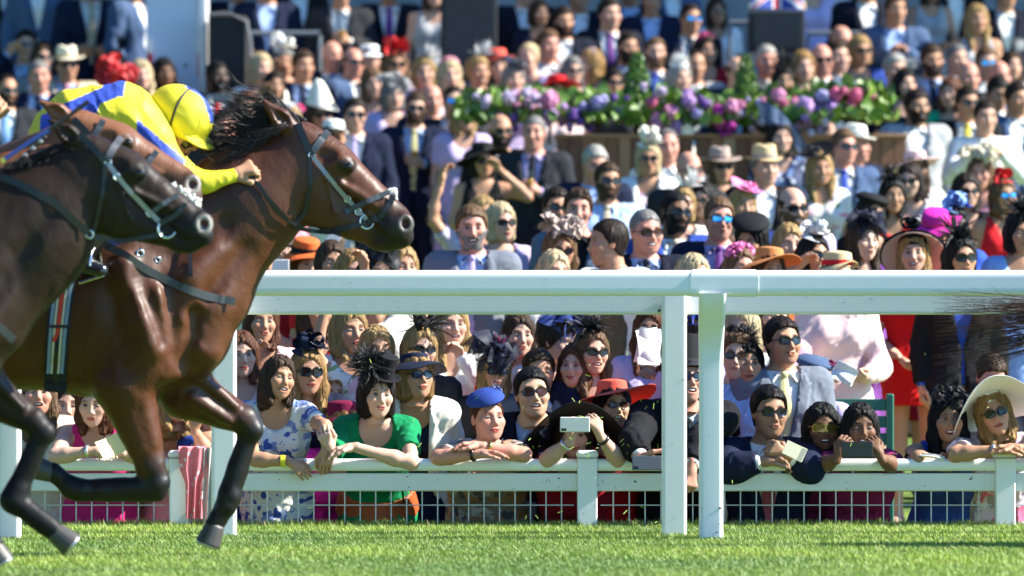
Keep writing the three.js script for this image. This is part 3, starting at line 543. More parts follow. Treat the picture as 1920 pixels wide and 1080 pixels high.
// ---- hair as a shell over the skull, cut back along the hairline
function hairField(style, f) {
  const sk = field([El([0, 0.032, -0.018], [0.0755, 0.092, 0.097], 0.02), El([0, -0.03, 0.012], [0.062, 0.08, 0.06], 0.03), El([0, -0.04, -0.04], [0.058, 0.07, 0.05], 0.03)]);
  const L = [[-0.13, -0.1], [-0.06, -0.085], [-0.012, -0.035], [0.012, -0.012], [0.03, 0.02], [0.05, 0.055], [0.075, 0.074], [0.13, 0.08]];
  const R0 = [[-0.13, -0.09], [-0.06, -0.07], [-0.012, -0.02], [0.012, 0.02], [0.03, 0.06], [0.045, 0.085], [0.06, 0.105], [0.13, 0.14]];
  const line = (T, z) => { for (let i = 1; i < T.length; i++) if (z < T[i][0]) return lerp(T[i - 1][1], T[i][1], clamp((z - T[i - 1][0]) / (T[i][0] - T[i - 1][0]), 0, 1)); return T[T.length - 1][1]; };
  const hi = (x, y, z) => 0.0035 * noise(x * 90, y * 25, z * 90) + 0.004 * noise(x * 35, y * 12, z * 35 + 4);
  const capsule = (P) => field(P);
  if (style === 'short' || style === 'crop' || style === 'recede' || style === 'quiff' || style === 'sides') {
    const th = { short: 0.014, crop: 0.007, recede: 0.009, quiff: 0.015, sides: 0.008 }[style], T = style === 'recede' ? R0 : L;
    const q = style === 'quiff' ? field([Cn([-0.03, 0.1, 0.05], [0.035, 0.108, 0.045], 0.026, 0.024, 0.03)]) : null;
    return (x, y, z) => { let d = sk(x, y, z) - th * (0.55 + 0.45 * sstep(-0.05, 0.07, y)) - hi(x, y, z) * (th > 0.01 ? 0.65 : 0.4); if (q) d = smin(d, q(x, y, z) - hi(x, y, z), 0.03); d = -smin(-d, -(line(T, z + 0.3 * Math.abs(x) * 0.2) - y + 0.004 * noise(x * 60, 1, z * 60)), 0.008); if (style === 'sides') d = Math.max(d, (y - 0.052 - 0.25 * z * -1)); return d; };
  }
  // longer styles hang from the crown and leave the face free
  const face = (x, y, z) => { const q = Math.hypot(x / 0.066, (y + 0.028) / 0.108, (z - 0.1) / 0.085); return (q - 1) * 0.06; };
  const P = [];
  const N = { long: [-0.27, 0.05, 0.108], bob: [-0.11, 0.038, 0.09], mid: [-0.18, 0.043, 0.098], wavy: [-0.25, 0.054, 0.125] }[style];
  if (N) {
    for (const s of [-1, 1]) { P.push(Cn([s * 0.066, 0.03, -0.01], [s * (N[2] - 0.03), -0.09, 0.0], 0.032, 0.034, 0.03)); if (N[0] < -0.13) P.push(Cn([s * (N[2] - 0.03), -0.09, 0.0], [s * (N[2] - 0.045), N[0] + 0.03, 0.05], 0.034, 0.02, 0.03)); }
    P.push(Cn([0, 0.0, -0.07], [0, Math.max(N[0], -0.2) + 0.03, -0.085], 0.06, 0.045, 0.04)); for (const s of [-1, 1]) P.push(Cn([s * 0.04, 0, -0.06], [s * 0.055, Math.max(N[0], -0.2) + 0.03, -0.06], 0.05, 0.04, 0.04));
  }
  if (style === 'updo') P.push(El([0, 0.07, -0.1], [0.05, 0.045, 0.045], 0.03)), P.push(El([0, 0.02, -0.05], [0.081, 0.08, 0.08], 0.03));
  if (style === 'pony') P.push(Cn([0, 0.05, -0.11], [0.01, -0.02, -0.17], 0.03, 0.035, 0.03), Cn([0.01, -0.02, -0.17], [0.0, -0.22, -0.14], 0.035, 0.012, 0.03));
  const ex = P.length ? field(P) : () => 1, wav = style === 'wavy' ? 0.012 : 0.004, up = style === 'updo' || style === 'pony';
  return (x, y, z) => {
    let d = sk(x, y, z) - 0.011 - 0.006 * sstep(0.03, 0.11, y); d = up ? Math.max(d, line(L, z) - y - 0.01) : Math.max(d, -0.1 - y);
    d = smin(d, ex(x, y, z), 0.03); const st = Math.atan2(x, z + 0.02);
    d -= hi(x, y, z) + wav * noise(st * 7, y * (style === 'wavy' ? 18 : 5), 3) + 0.0013 * Math.sin(st * 60 + 4 * noise(x * 20, y * 6, z * 20));
    d += 0.006 * Math.exp(-(((x - 0.012) / 0.004) ** 2)) * sstep(0.08, 0.12, y);
    return -smin(-d, face(x, y, z), 0.012);
  };
}
const hairCache = {};
function hairStrands(style, n, w) {                      // loose locks lying on the hair and lifting from it at their ends
  const h = hairField(style), P = [], I = [], longS = /long|mid|wavy|pony|bob/.test(style), e = 0.003;
  const gr = (p) => unit([h(p[0] + e, p[1], p[2]) - h(p[0] - e, p[1], p[2]), h(p[0], p[1] + e, p[2]) - h(p[0], p[1] - e, p[2]), h(p[0], p[1], p[2] + e) - h(p[0], p[1], p[2] - e)]);
  for (let i = 0, made = 0; i < n * 6 && made < n; i++) {
    const low = longS && rnd() < 0.45, dir = unit([R(-1, 1), low ? R(-0.3, 0.3) : R(-0.5, 1), R(-1, 0.9)]), c0 = low ? [0, R(-0.16, 0), -0.03] : [0, 0.03, -0.02]; let p = null;
    for (let q = 0.26; q > 0.03; q -= 0.004) { const x = add(c0, mul(dir, q)); if (h(...x) < 0) { p = x; break; } } if (!p) continue;
    const L = longS ? R(0.07, 0.16) : R(0.022, 0.045), m = 7, lift = R(0.0008, 0.006) * (rnd() < 0.15 ? 2.2 : 1); let prev = null; const pts = []; let bad = false;
    for (let j = 0; j <= m; j++) {
      let g = gr(p); const off = 0.0008 + lift * (j / m) ** 2; p = minus(p, mul(g, clamp(h(...p) - off, -0.012, 0.012))); if (Math.abs(h(...p) - off) > 0.012) { bad = j < 3; break; }
      pts.push([p, g]); let d = longS ? [p[0] * 1.2 + R(-0.05, 0.05), p[1] > 0.06 ? -0.25 : -1, p[1] > 0.06 ? (p[2] + 0.02) * 5 : -0.05] : [p[0] * 6, (p[1] - 0.12) * 4, (p[2] + 0.05) * 6 + (p[1] > 0.09 ? 0.3 : 0)]; d = minus(d, mul(g, dot(d, g))); d = unit(d); p = add(p, mul(d, L / m));
    }
    if (bad || pts.length < 4) continue; made++;
    const o = P.length / 3, k = pts.length; for (let j = 0; j < k; j++) { const t = unit(minus(pts[Math.min(k - 1, j + 1)][0], pts[Math.max(0, j - 1)][0])), s = mul(unit(cross(t, pts[j][1])), w * (1 - 0.8 * (j / (k - 1)) ** 2)); P.push(...add(pts[j][0], s), ...minus(pts[j][0], s)); if (j) I.push(o + j * 2 - 2, o + j * 2 - 1, o + j * 2, o + j * 2, o + j * 2 - 1, o + j * 2 + 1); }
  }
  const G = new THREE.BufferGeometry(); G.setAttribute('position', new THREE.Float32BufferAttribute(P, 3)); G.setIndex(I); G.computeVertexNormals(); const U = []; for (let i = 0; i < P.length / 3; i++) U.push(((i >> 4) * 0.137) % 1, P[i * 3 + 1] * 2); G.setAttribute('uv', new THREE.Float32BufferAttribute(U, 2)); return G;
}
function hairGeo(style, cell) {
  const key = style + cell; if (hairCache[key]) return hairCache[key];
  const lo = { long: -0.3, wavy: -0.28, mid: -0.21, pony: -0.25, bob: -0.13 }[style] ?? -0.13;
  const fine = cell < 0.008; return hairCache[key] = merge([hairStrands(style, fine ? 700 : 170, fine ? 0.0011 : 0.0024), net(hairField(style), [[-0.17, lo, -0.22], [0.17, 0.16, 0.13]], cell, { uv: (x, y, z) => [Math.atan2(x, z + 0.02) / 6.283 * 1.5 + 0.5, y * 2.2] })]);
}
function beardGeo(cell) {
  if (hairCache['beard' + cell]) return hairCache['beard' + cell];
  const h = field(headPrims({ sex: 'm' }));
  return hairCache['beard' + cell] = net((x, y, z) => { const top = -0.045 + 0.035 * sstep(0.02, 0.07, Math.abs(x)) + (Math.abs(x) < 0.03 ? 0 : 0); let d = h(x, y, z) - 0.0045 - 0.002 * noise(x * 130, y * 130, z * 130); d = Math.max(d, y - top, 0.0 - z, -0.135 - y + z * 0.25); const lips = (x / 0.027) ** 2 + ((y + 0.067) / 0.0125) ** 2; return Math.max(d, (1 - lips) * 0.01); }, [[-0.09, -0.15, -0.01], [0.09, 0.01, 0.12]], cell, { uv: (x, y, z) => [x * 4, y * 3] });
}
// ---- sunglasses
function glassesGeo(kind) {
  const lens = [], frame = [], big = kind === 'big' ? 1.25 : 1;
  for (const s of [-1, 1]) {
    const w = 0.026 * (kind === 'big' ? 1.12 : 1), h = 0.0175 * big;
    const shp = (w, h) => { const q = new THREE.Shape(); for (let i = 0; i <= 24; i++) { const a = i / 24 * 6.2832, c = Math.cos(a), n = Math.sin(a), p = kind === 'round' ? 1 : 0.62; const x = Math.sign(c) * Math.abs(c) ** p * w, y = Math.sign(n) * Math.abs(n) ** p * h * (n < 0 ? 1 + 0.12 * s * -c * 0 : 1) + (kind === 'cat' ? s * c * 0.004 : 0); i ? q.lineTo(x, y) : q.moveTo(x, y); } return q; };
    const bend = (g) => { const P = g.attributes.position; for (let i = 0; i < P.count; i++) { const x = P.getX(i) + s * 0.0325; P.setX(i, x); P.setY(i, P.getY(i) + 0.002); P.setZ(i, P.getZ(i) + 0.098 - 5.2 * x * x); } g.computeVertexNormals(); return g; };
    lens.push(bend(new THREE.ExtrudeGeometry(shp(w, h), { depth: 0.002, bevelEnabled: true, bevelSize: 0.001, bevelThickness: 0.0015, bevelSegments: 2 })));
    const f = shp(w + 0.0035, h + 0.003); f.holes.push(shp(w, h)); frame.push(bend(new THREE.ExtrudeGeometry(f, { depth: 0.0045, bevelEnabled: false })));
    frame.push(tube([[s * 0.06, 0.008, 0.08], [s * 0.078, 0.008, 0.05], [s * 0.084, 0.006, -0.01]], 0.0026, 0.0022, 8, 5));
  }
  frame.push(tube([[-0.008, 0.004, 0.099], [0, 0.007, 0.1], [0.008, 0.004, 0.099]], 0.0022, 0.0022, 4, 5));
  return [merge(lens), merge(frame)];
}
const GL = { sun: glassesGeo('sun'), big: glassesGeo('big'), round: glassesGeo('round'), cat: glassesGeo('cat') };
const lensM = { dark: mat([0.012, 0.012, 0.014], { roughness: 0.06, key: 'lens' }), blue: mat([0.1, 0.45, 0.9], { roughness: 0.12, metalness: 0.9, key: 'lensb' }), brown: mat([0.06, 0.028, 0.018], { roughness: 0.07, key: 'lensbr' }), gold: mat([0.18, 0.12, 0.03], { roughness: 0.08, metalness: 0.4, key: 'lensg' }) };
const frameM = { black: mat([0.01, 0.01, 0.011], { roughness: 0.2, key: 'fr' }), gold: mat([0.6, 0.4, 0.12], { roughness: 0.25, metalness: 1, key: 'frg' }), tort: mat([0.12, 0.06, 0.03], { roughness: 0.2, key: 'frt' }) };

// ---------------------------------------------------------------- clothes
const torsoSlit = { suit: [1.1, 1.475, 0.004, 0.085], coat: [1.02, 1.475, 0.02, 0.075], open: [0.8, 1.475, 0.055, 0.075], waistcoat: [1.2, 1.475, 0.0, 0.085] };
function clothNoise(x, y, z) { const w = noise(x * 6, y * 5, z * 6), r = noise(x * 15 + w * 2.2, y * 9 + w * 1.6 + x * 7, z * 15), q = noise(x * 30 - y * 11, y * 24 + x * 9, z * 30 + w); return 0.004 * w + 0.0065 * (0.5 - Math.abs(r)) + 0.0035 * (0.4 - Math.abs(q)); }
function jacketGeo(S, kind, cell) {
  const wc = kind === 'waistcoat', g = wc ? 0.017 : 0.023, P = prims(S, g, wc ? 't' : 'ts', { fat: S.o.fat }), AP = wc ? null : prims(S, g, 'uf', { wristT: 0.98 });
  if (!wc) for (const k of ['l', 'r']) { const s = k === 'l' ? -1 : 1; P.push(Cn(S.up(s * 0.1, 1.425, -0.02), S.up(s * (S.sx + 0.012), 1.422, -0.015), 0.052, 0.05, 0.03)); }
  const skirt = Cn(S.up(-0.075, 0.86), S.up(0.075, 0.86), 0.125 + g, undefined, 0.06); if (!wc) P.push(skirt);
  const [yb, yc, w0, w1] = torsoSlit[kind], body = field(P), arms = AP ? field(AP) : null, hem = wc ? 0.95 : kind === 'coat' ? 0.6 : 0.8;
  const f = (x, y, z) => {
    const [X, Y, Z] = S.back(x, y, z); let d = body(x, y, z) - clothNoise(x, y, z) * 1.2;
    const t = clamp((Y - yb) / (yc - yb), 0, 1.1), wd = Y > yb ? lerp(w0, w1, t ** 0.85) : w0 + (yb - Y) * (kind === 'suit' ? 0.05 : 0.02), ax = Math.abs(X);
    const inArm = ax > 0.17 ? 1 : 0;
    if (Z > 0.0 && !inArm && Y > 0.78) {
      if (!wc && ax < wd + 0.062 * Math.min(1, (1 - t) * 4 + 0.3) && Y > yb) d -= 0.007;      // lapels stand a little proud
      if (!wc && Y < yb && Math.abs(ax - wd) < 0.006) d -= 0.001;
      d = Math.max(d, (wd - ax) * 0.9);
    }
    const nr = Math.hypot(X, Z + 0.015); if (!inArm) d = Math.max(d, Y > 1.4 ? 0.078 - nr : -1, ax < 0.12 ? Y - 1.505 + Math.max(0, Z) * 0.3 : -1);
    d = Math.max(d, hem - Y);
    if (wc) d = Math.max(d, ax - 0.155 + Math.max(0, Y - 1.3) * 0.1);
    if (arms) { let a = arms(x, y, z) - clothNoise(x, y, z) * 1.2; for (const k of ['l', 'r']) { const [e, w] = S.arm[k], q = unit(minus(w, e)), r = minus([x, y, z], w); if (len(r) < 0.12) a = Math.max(a, dot(r, q) + 0.012); } d = smin(d, a, 0.02); }
    return d;
  };
  return net(f, bounds(AP ? P.concat(AP) : P, 0.03), cell);
}
function shirtGeo(S, full, cell) {                        // full: sleeves show, otherwise only the front, collar and cuffs
  const P = prims(S, 0.011, full ? 'ts' : 't', { fat: S.o.fat }), AP = full ? prims(S, 0.013, 'uf', { wristT: 0.96 }) : [], arms = full ? field(AP) : null;
  P.push(Cn(S.up(0, 1.43, -0.012), S.up(0, 1.492, -0.004), 0.076, 0.07, 0.02));
  const body = field(P), C = []; for (const s of [-1, 1]) C.push(Cn(S.up(s * 0.02, 1.482, 0.068), S.up(s * 0.062, 1.425, 0.088), 0.012, 0.008, 0.01), Cn(S.up(s * 0.02, 1.482, 0.068), S.up(s * 0.07, 1.48, 0.02), 0.011, 0.012, 0.01));
  const cuffs = []; for (const k of ['l', 'r']) { const [e, w] = S.arm[k]; cuffs.push(Cn(mid(e, w, 0.9), mid(e, w, 1.0), S.w ? 0.034 : 0.04, S.w ? 0.03 : 0.035, 0.01)); }
  const col = field(C), cf = full ? null : field(cuffs);
  const f = (x, y, z) => {
    const [X, Y, Z] = S.back(x, y, z); let d = body(x, y, z) - clothNoise(x, y, z) * (full ? 1.3 : 0.6); if (Math.abs(X) < 0.12) { d = smin(d, col(x, y, z), 0.006); d = Math.max(d, Y - 1.492 + Math.max(0, Z) * 0.28, Y < 1.52 && Z > 0.03 ? (Y - 1.462) * 0.4 - Math.abs(X) : -1); }
    if (!full) d = Math.max(d, -0.06 - Z);
    d = Math.max(d, 0.9 - Y);
    if (cf) { d = Math.min(d, cf(x, y, z)); for (const k of ['l', 'r']) { const [e, w] = S.arm[k], q = unit(minus(w, e)), r = minus([x, y, z], w); if (len(r) < 0.09) d = Math.max(d, dot(r, q) - 0.006); } }
    else { let a = arms(x, y, z) - clothNoise(x, y, z) * 1.3; for (const k of ['l', 'r']) { const [e, w] = S.arm[k], q = unit(minus(w, e)), r = minus([x, y, z], w); if (len(r) < 0.09) a = Math.max(a, dot(r, q) - 0.004); } d = smin(d, a, 0.02); }
    return d;
  };
  return net(f, bounds(P.concat(C, cuffs, AP), 0.02), cell);
}
function tieGeo(S, bow) {
  const body = field(prims(S, 0.014, 't', { fat: S.o.fat })), zAt = (y) => { let z = 0.3; for (let i = 0; i < 60; i++) { const p = S.up(0, y, z), d = body(...p); if (d < 0.001) break; z -= Math.max(0.002, d * 0.7); } return z; };
  const L = [new THREE.SphereGeometry(1, 10, 8).applyMatrix4(M4(S.up(0, 1.458, 0.082), [S.lean + 0.2, 0, 0], [0.021, 0.02, 0.014]))];
  const g = patch((u, v) => { const y = lerp(1.452, 1.0, v), w = lerp(0.017, 0.043, v ** 0.7) * (v > 0.97 ? 0.2 : 1); return S.up((u - 0.5) * 2 * w, y, Math.max(zAt(y), 0.07) + 0.010 + 0.006 * (1 - Math.abs(u - 0.5) * 2)); }, 4, 22);
  L.push(g); return merge(L);
}
function trousersGeo(S, cell) { const P = prims(S, 0.02, 'g'); P.push(Cn([-0.07, S.P[1] - 0.02, 0], [0.07, S.P[1] - 0.02, 0], 0.122, undefined, 0.06)); const b = field(P); return net((x, y, z) => Math.max(b(x, y, z) - clothNoise(x, y, z), y - S.P[1] - 0.07, 0.05 - y), bounds(P, 0.02), cell); }
function shoesGeo(S, cell) { const P = prims(S, 0.006, 'k'); const b = field(P); return net((x, y, z) => Math.max(b(x, y, z), -y), bounds(P, 0.02), cell); }
// a dress or a top. neck: scoop, vee, high; sleeve: part of the arm that is covered (0 none, 1 upper arm, 2 to the wrist)
function dressGeo(S, o, cell) {
  const sl = o.sleeve ?? 0, g = o.g ?? 0.009, P = prims(S, g, 'ts', { fat: S.o.fat }), AP = sl ? prims(S, g + 0.002, sl > 1 ? 'uf' : 'u', { wristT: 0.97 }) : [], arms = sl ? field(AP) : null;
  if (!o.top) P.push(Cn([0, S.P[1] - 0.02, 0], [0, 0.52, 0.0], 0.15, 0.225, 0.08));
  const b = field(P), hem = o.top ? 0.86 : o.hem ?? 0.47;
  const f = (x, y, z) => {
    const [X, Y, Z] = S.back(x, y, z); let d = b(x, y, z) - clothNoise(x, y, z) * (sl ? 1.5 : 0.9); const ax = Math.abs(X);
    if (!o.top && y < 0.85) d -= 0.012 * Math.sin(Math.atan2(x, z) * 9 + noise(x * 3, 1, z * 3) * 2) * sstep(0.85, 0.55, y);
    const nk = o.neck ?? 'scoop';
    if (ax < 0.14) { if (nk === 'scoop') d = Math.max(d, (1 - Math.hypot(X / 0.088, (Y - 1.47) / (Z > -0.01 ? 0.105 : 0.05))) * 0.07); else if (nk === 'vee') d = Math.max(d, Z > -0.02 ? (Y - 1.29) * 0.45 - ax : Y - 1.43); else d = Math.max(d, Y - 1.475, 0.06 - Math.hypot(X, Z + 0.01) > 0 && Y > 1.45 ? Y - 1.47 : -1); }
    if (!sl) d = Math.max(d, ax - (0.135 + (1.42 - Y) * 0.22)); d = Math.max(d, hem - y);
    if (sl) { let a = arms(x, y, z) - clothNoise(x, y, z) * 1.5; if (sl < 1) for (const k of ['l', 'r']) { const q = S.sh[k], e = S.arm[k][0], u = unit(minus(e, q)), r = minus([x, y, z], q); if (x * (k === 'l' ? -1 : 1) > 0) a = Math.max(a, dot(r, u) - len(minus(e, q)) * sl); } d = smin(d, a, 0.03); }
    return d;
  };
  return net(f, bounds(P.concat(AP), 0.03), cell);
}

// ---------------------------------------------------------------- hats, made round the head's centre (crown at y = 0.12)
const COL = { navy: [0.009, 0.014, 0.038], dnavy: [0.006, 0.009, 0.02], black: [0.009, 0.009, 0.011], charcoal: [0.022, 0.024, 0.029], grey: [0.16, 0.18, 0.22], lgrey: [0.36, 0.37, 0.39], white: [0.8, 0.8, 0.79], cream: [0.74, 0.68, 0.52], ivory: [0.78, 0.75, 0.66], straw: [0.62, 0.47, 0.26], lblue: [0.4, 0.53, 0.8], sky: [0.25, 0.42, 0.78], blue: [0.03, 0.08, 0.42], royal: [0.025, 0.06, 0.28], red: [0.62, 0.015, 0.02], dred: [0.28, 0.008, 0.02], coral: [0.72, 0.11, 0.075], orange: [0.7, 0.13, 0.03], burnt: [0.52, 0.2, 0.07], pink: [0.72, 0.32, 0.42], hot: [0.68, 0.03, 0.2], magenta: [0.66, 0.03, 0.36], bubble: [0.8, 0.2, 0.45], blush: [0.72, 0.52, 0.5], lilac: [0.5, 0.42, 0.66], mauve: [0.4, 0.28, 0.4], purple: [0.16, 0.05, 0.24], plum: [0.24, 0.02, 0.1], green: [0.005, 0.21, 0.075], jade: [0.02, 0.4, 0.2], taupe: [0.38, 0.29, 0.25], beige: [0.52, 0.44, 0.32], olive: [0.1, 0.09, 0.06], brown: [0.12, 0.06, 0.035], yellow: [0.75, 0.6, 0.06], pale: [0.7, 0.63, 0.3], silver: [0.55, 0.56, 0.58], slate: [0.1, 0.14, 0.2], blueg: [0.06, 0.1, 0.19], burgundy: [0.16, 0.006, 0.04] };
const colOf = (n) => COL[n] ?? (() => { throw new Error('colour ' + n); })();
const hatM = (c) => mat(colOf(c), { key: 'hat' + c, roughness: 0.8, specularIntensity: 0.4, bumpMap: bumpCloth, bumpScale: 0.0012, side: THREE.DoubleSide });
const petalM = (c) => mat(colOf(c), { key: 'petal' + c, roughness: 0.6, side: THREE.DoubleSide, transmission: 0.2, thickness: 0 });
const gauzeM = (c, o) => mat(colOf(c), { key: 'gauze' + c + o, roughness: 0.6, side: THREE.DoubleSide, transparent: true, opacity: o });
function brim(r0, R1, y0, fn, seg = 48) {                 // a thick sheet from radius r0 to R1; fn(a, t) lifts it
  const S = 10, P = [], I = [], n = seg;
  for (let i = 0; i <= n; i++) for (let s = 0; s <= 2 * S + 1; s++) { const a = i / n * 6.2832, low = s > S, t = low ? (2 * S + 1 - s) / S : s / S, r = lerp(r0, R1, t); P.push(Math.sin(a) * r, y0 + fn(a, t) - (low ? 0.004 : 0), Math.cos(a) * r * 1.04); }
  const m = 2 * S + 2; for (let i = 0; i < n; i++) for (let s = 0; s < m; s++) { const a = i * m + s, b = (i + 1) * m + s, a2 = i * m + (s + 1) % m, b2 = (i + 1) * m + (s + 1) % m; I.push(a, b, a2, b, b2, a2); }
  const g = new THREE.BufferGeometry(); g.setAttribute('position', new THREE.Float32BufferAttribute(P, 3)); g.setIndex(I); g.computeVertexNormals(); g.setAttribute('uv', new THREE.Float32BufferAttribute(P.filter((_, i) => i % 3 !== 1), 2)); return g;
}
function peakGeo(r, l, w) { return patch((u, v) => { const a = (u - 0.5) * 2 * w, q = r + l * v * Math.cos((u - 0.5) * 2.6); return [Math.sin(a) * q, -0.02 * v * v - 0.3 * (u - 0.5) ** 2 * 0.08, Math.cos(a) * q * 1.12]; }, 18, 6); }
function crownGeo(r, h, dent = 0, flat = 0.7) { const pts = [[r, 0]]; for (let i = 1; i <= 10; i++) { const t = i / 10; pts.push([r * (1 - 0.12 * t), h * t * 0.8]); } for (let i = 1; i <= 8; i++) { const a = i / 8 * Math.PI / 2; pts.push([Math.max(0.0005, r * 0.88 * (flat + (1 - flat) * 1) * Math.cos(a)), h * 0.8 + h * 0.2 * Math.sin(a)]); } const g = lathe(pts, 36); const P = g.attributes.position; for (let i = 0; i < P.count; i++) { P.setZ(i, P.getZ(i) * 1.14); if (dent && P.getY(i) > h * 0.75) P.setY(i, P.getY(i) - dent * Math.exp(-((P.getX(i) / 0.025) ** 2)) - dent * 0.3 * Math.max(0, P.getZ(i)) * 6); } g.computeVertexNormals(); return g; }
function petals(n, r, size, c, ruff = 0.3) {                  // a ruffled flower or a rosette of n curled petals
  const L = [];
  for (let i = 0; i < n; i++) {
    const a = i * 2.39996 + R(-0.3, 0.3), t = i / n, el = lerp(1.3, 0.1, Math.sqrt(t)), s = size * lerp(0.55, 1, t), ph = R(0, 6);
    const g = patch((u, v) => { const x = (u - 0.5) * 2, w = Math.sin(Math.PI * clamp(0.12 + 0.8 * v, 0, 1)); return [x * s * w * 0.62, s * v, s * (0.3 * x * x * w + 0.35 * v * v + ruff * 0.22 * v * Math.sin(x * 5 + ph))]; }, 6, 5);
    L.push(moved(g, new THREE.Matrix4().makeRotationY(a).multiply(new THREE.Matrix4().makeRotationX(1.5 - el)).multiply(new THREE.Matrix4().makeTranslation(0, r * 0.2, -0.0))));
  }
  return merge(L);
}
function feather(l, w, bend, curl) {                         // a tapering vane with split barbs on both sides of a shaft
  const P = [], I = [], n = 22; let o = 0; const c = (t) => [curl * t * t * l, l * t * (1 - 0.2 * bend * t), bend * l * t * t];
  for (let i = 0; i < n; i++) for (const s of [-1, 1]) { const t = (i + 0.3) / n, a = c(t), b = c(Math.min(1, t + 0.05)), q = w * Math.sin(Math.PI * Math.min(1, 0.15 + t * 0.85)) * R(0.7, 1.1) + 0.001; const e = c(Math.min(1.1, t + 0.12)); P.push(...a, ...b, e[0] + s * q, e[1] + R(-0.004, 0.004), e[2] + R(-0.3, 0.3) * q); I.push(o, o + 1, o + 2); o += 3; }
  const g = new THREE.BufferGeometry(); g.setAttribute('position', new THREE.Float32BufferAttribute(P, 3)); g.setIndex(I); g.computeVertexNormals(); g.setAttribute('uv', new THREE.Float32BufferAttribute(new Float32Array(o * 2), 2)); return g;
}
function plume(n, l, w, spread, dir = [0, 1, 0], bend = 0.5) { const L = []; for (let i = 0; i < n; i++) { const d = unit([dir[0] + R(-spread, spread), dir[1] + R(-spread, spread), dir[2] + R(-spread, spread)]); L.push(moved(feather(l * R(0.7, 1.15), w, bend * R(0.4, 1.2), R(-0.3, 0.3)), new THREE.Matrix4().makeRotationFromQuaternion(new THREE.Quaternion().setFromUnitVectors(V(0, 1, 0), V(...d))).multiply(new THREE.Matrix4().makeRotationY(R(0, 6.28))))); } return merge(L); }
function loops(n, r, w) { const L = []; for (let i = 0; i < n; i++) { const a = R(0, 6.28), e = R(0.2, 1.2), rr = r * R(0.7, 1.1), g = patch((u, v) => { const t = v * 6.2832; return [(u - 0.5) * w, rr * 0.5 * (1 - Math.cos(t)), rr * 0.32 * Math.sin(t) + (u - 0.5) * 0.01]; }, 2, 20); L.push(moved(g, M4([0, 0, 0], [e, a, R(-0.6, 0.6)]))); } return merge(L); }
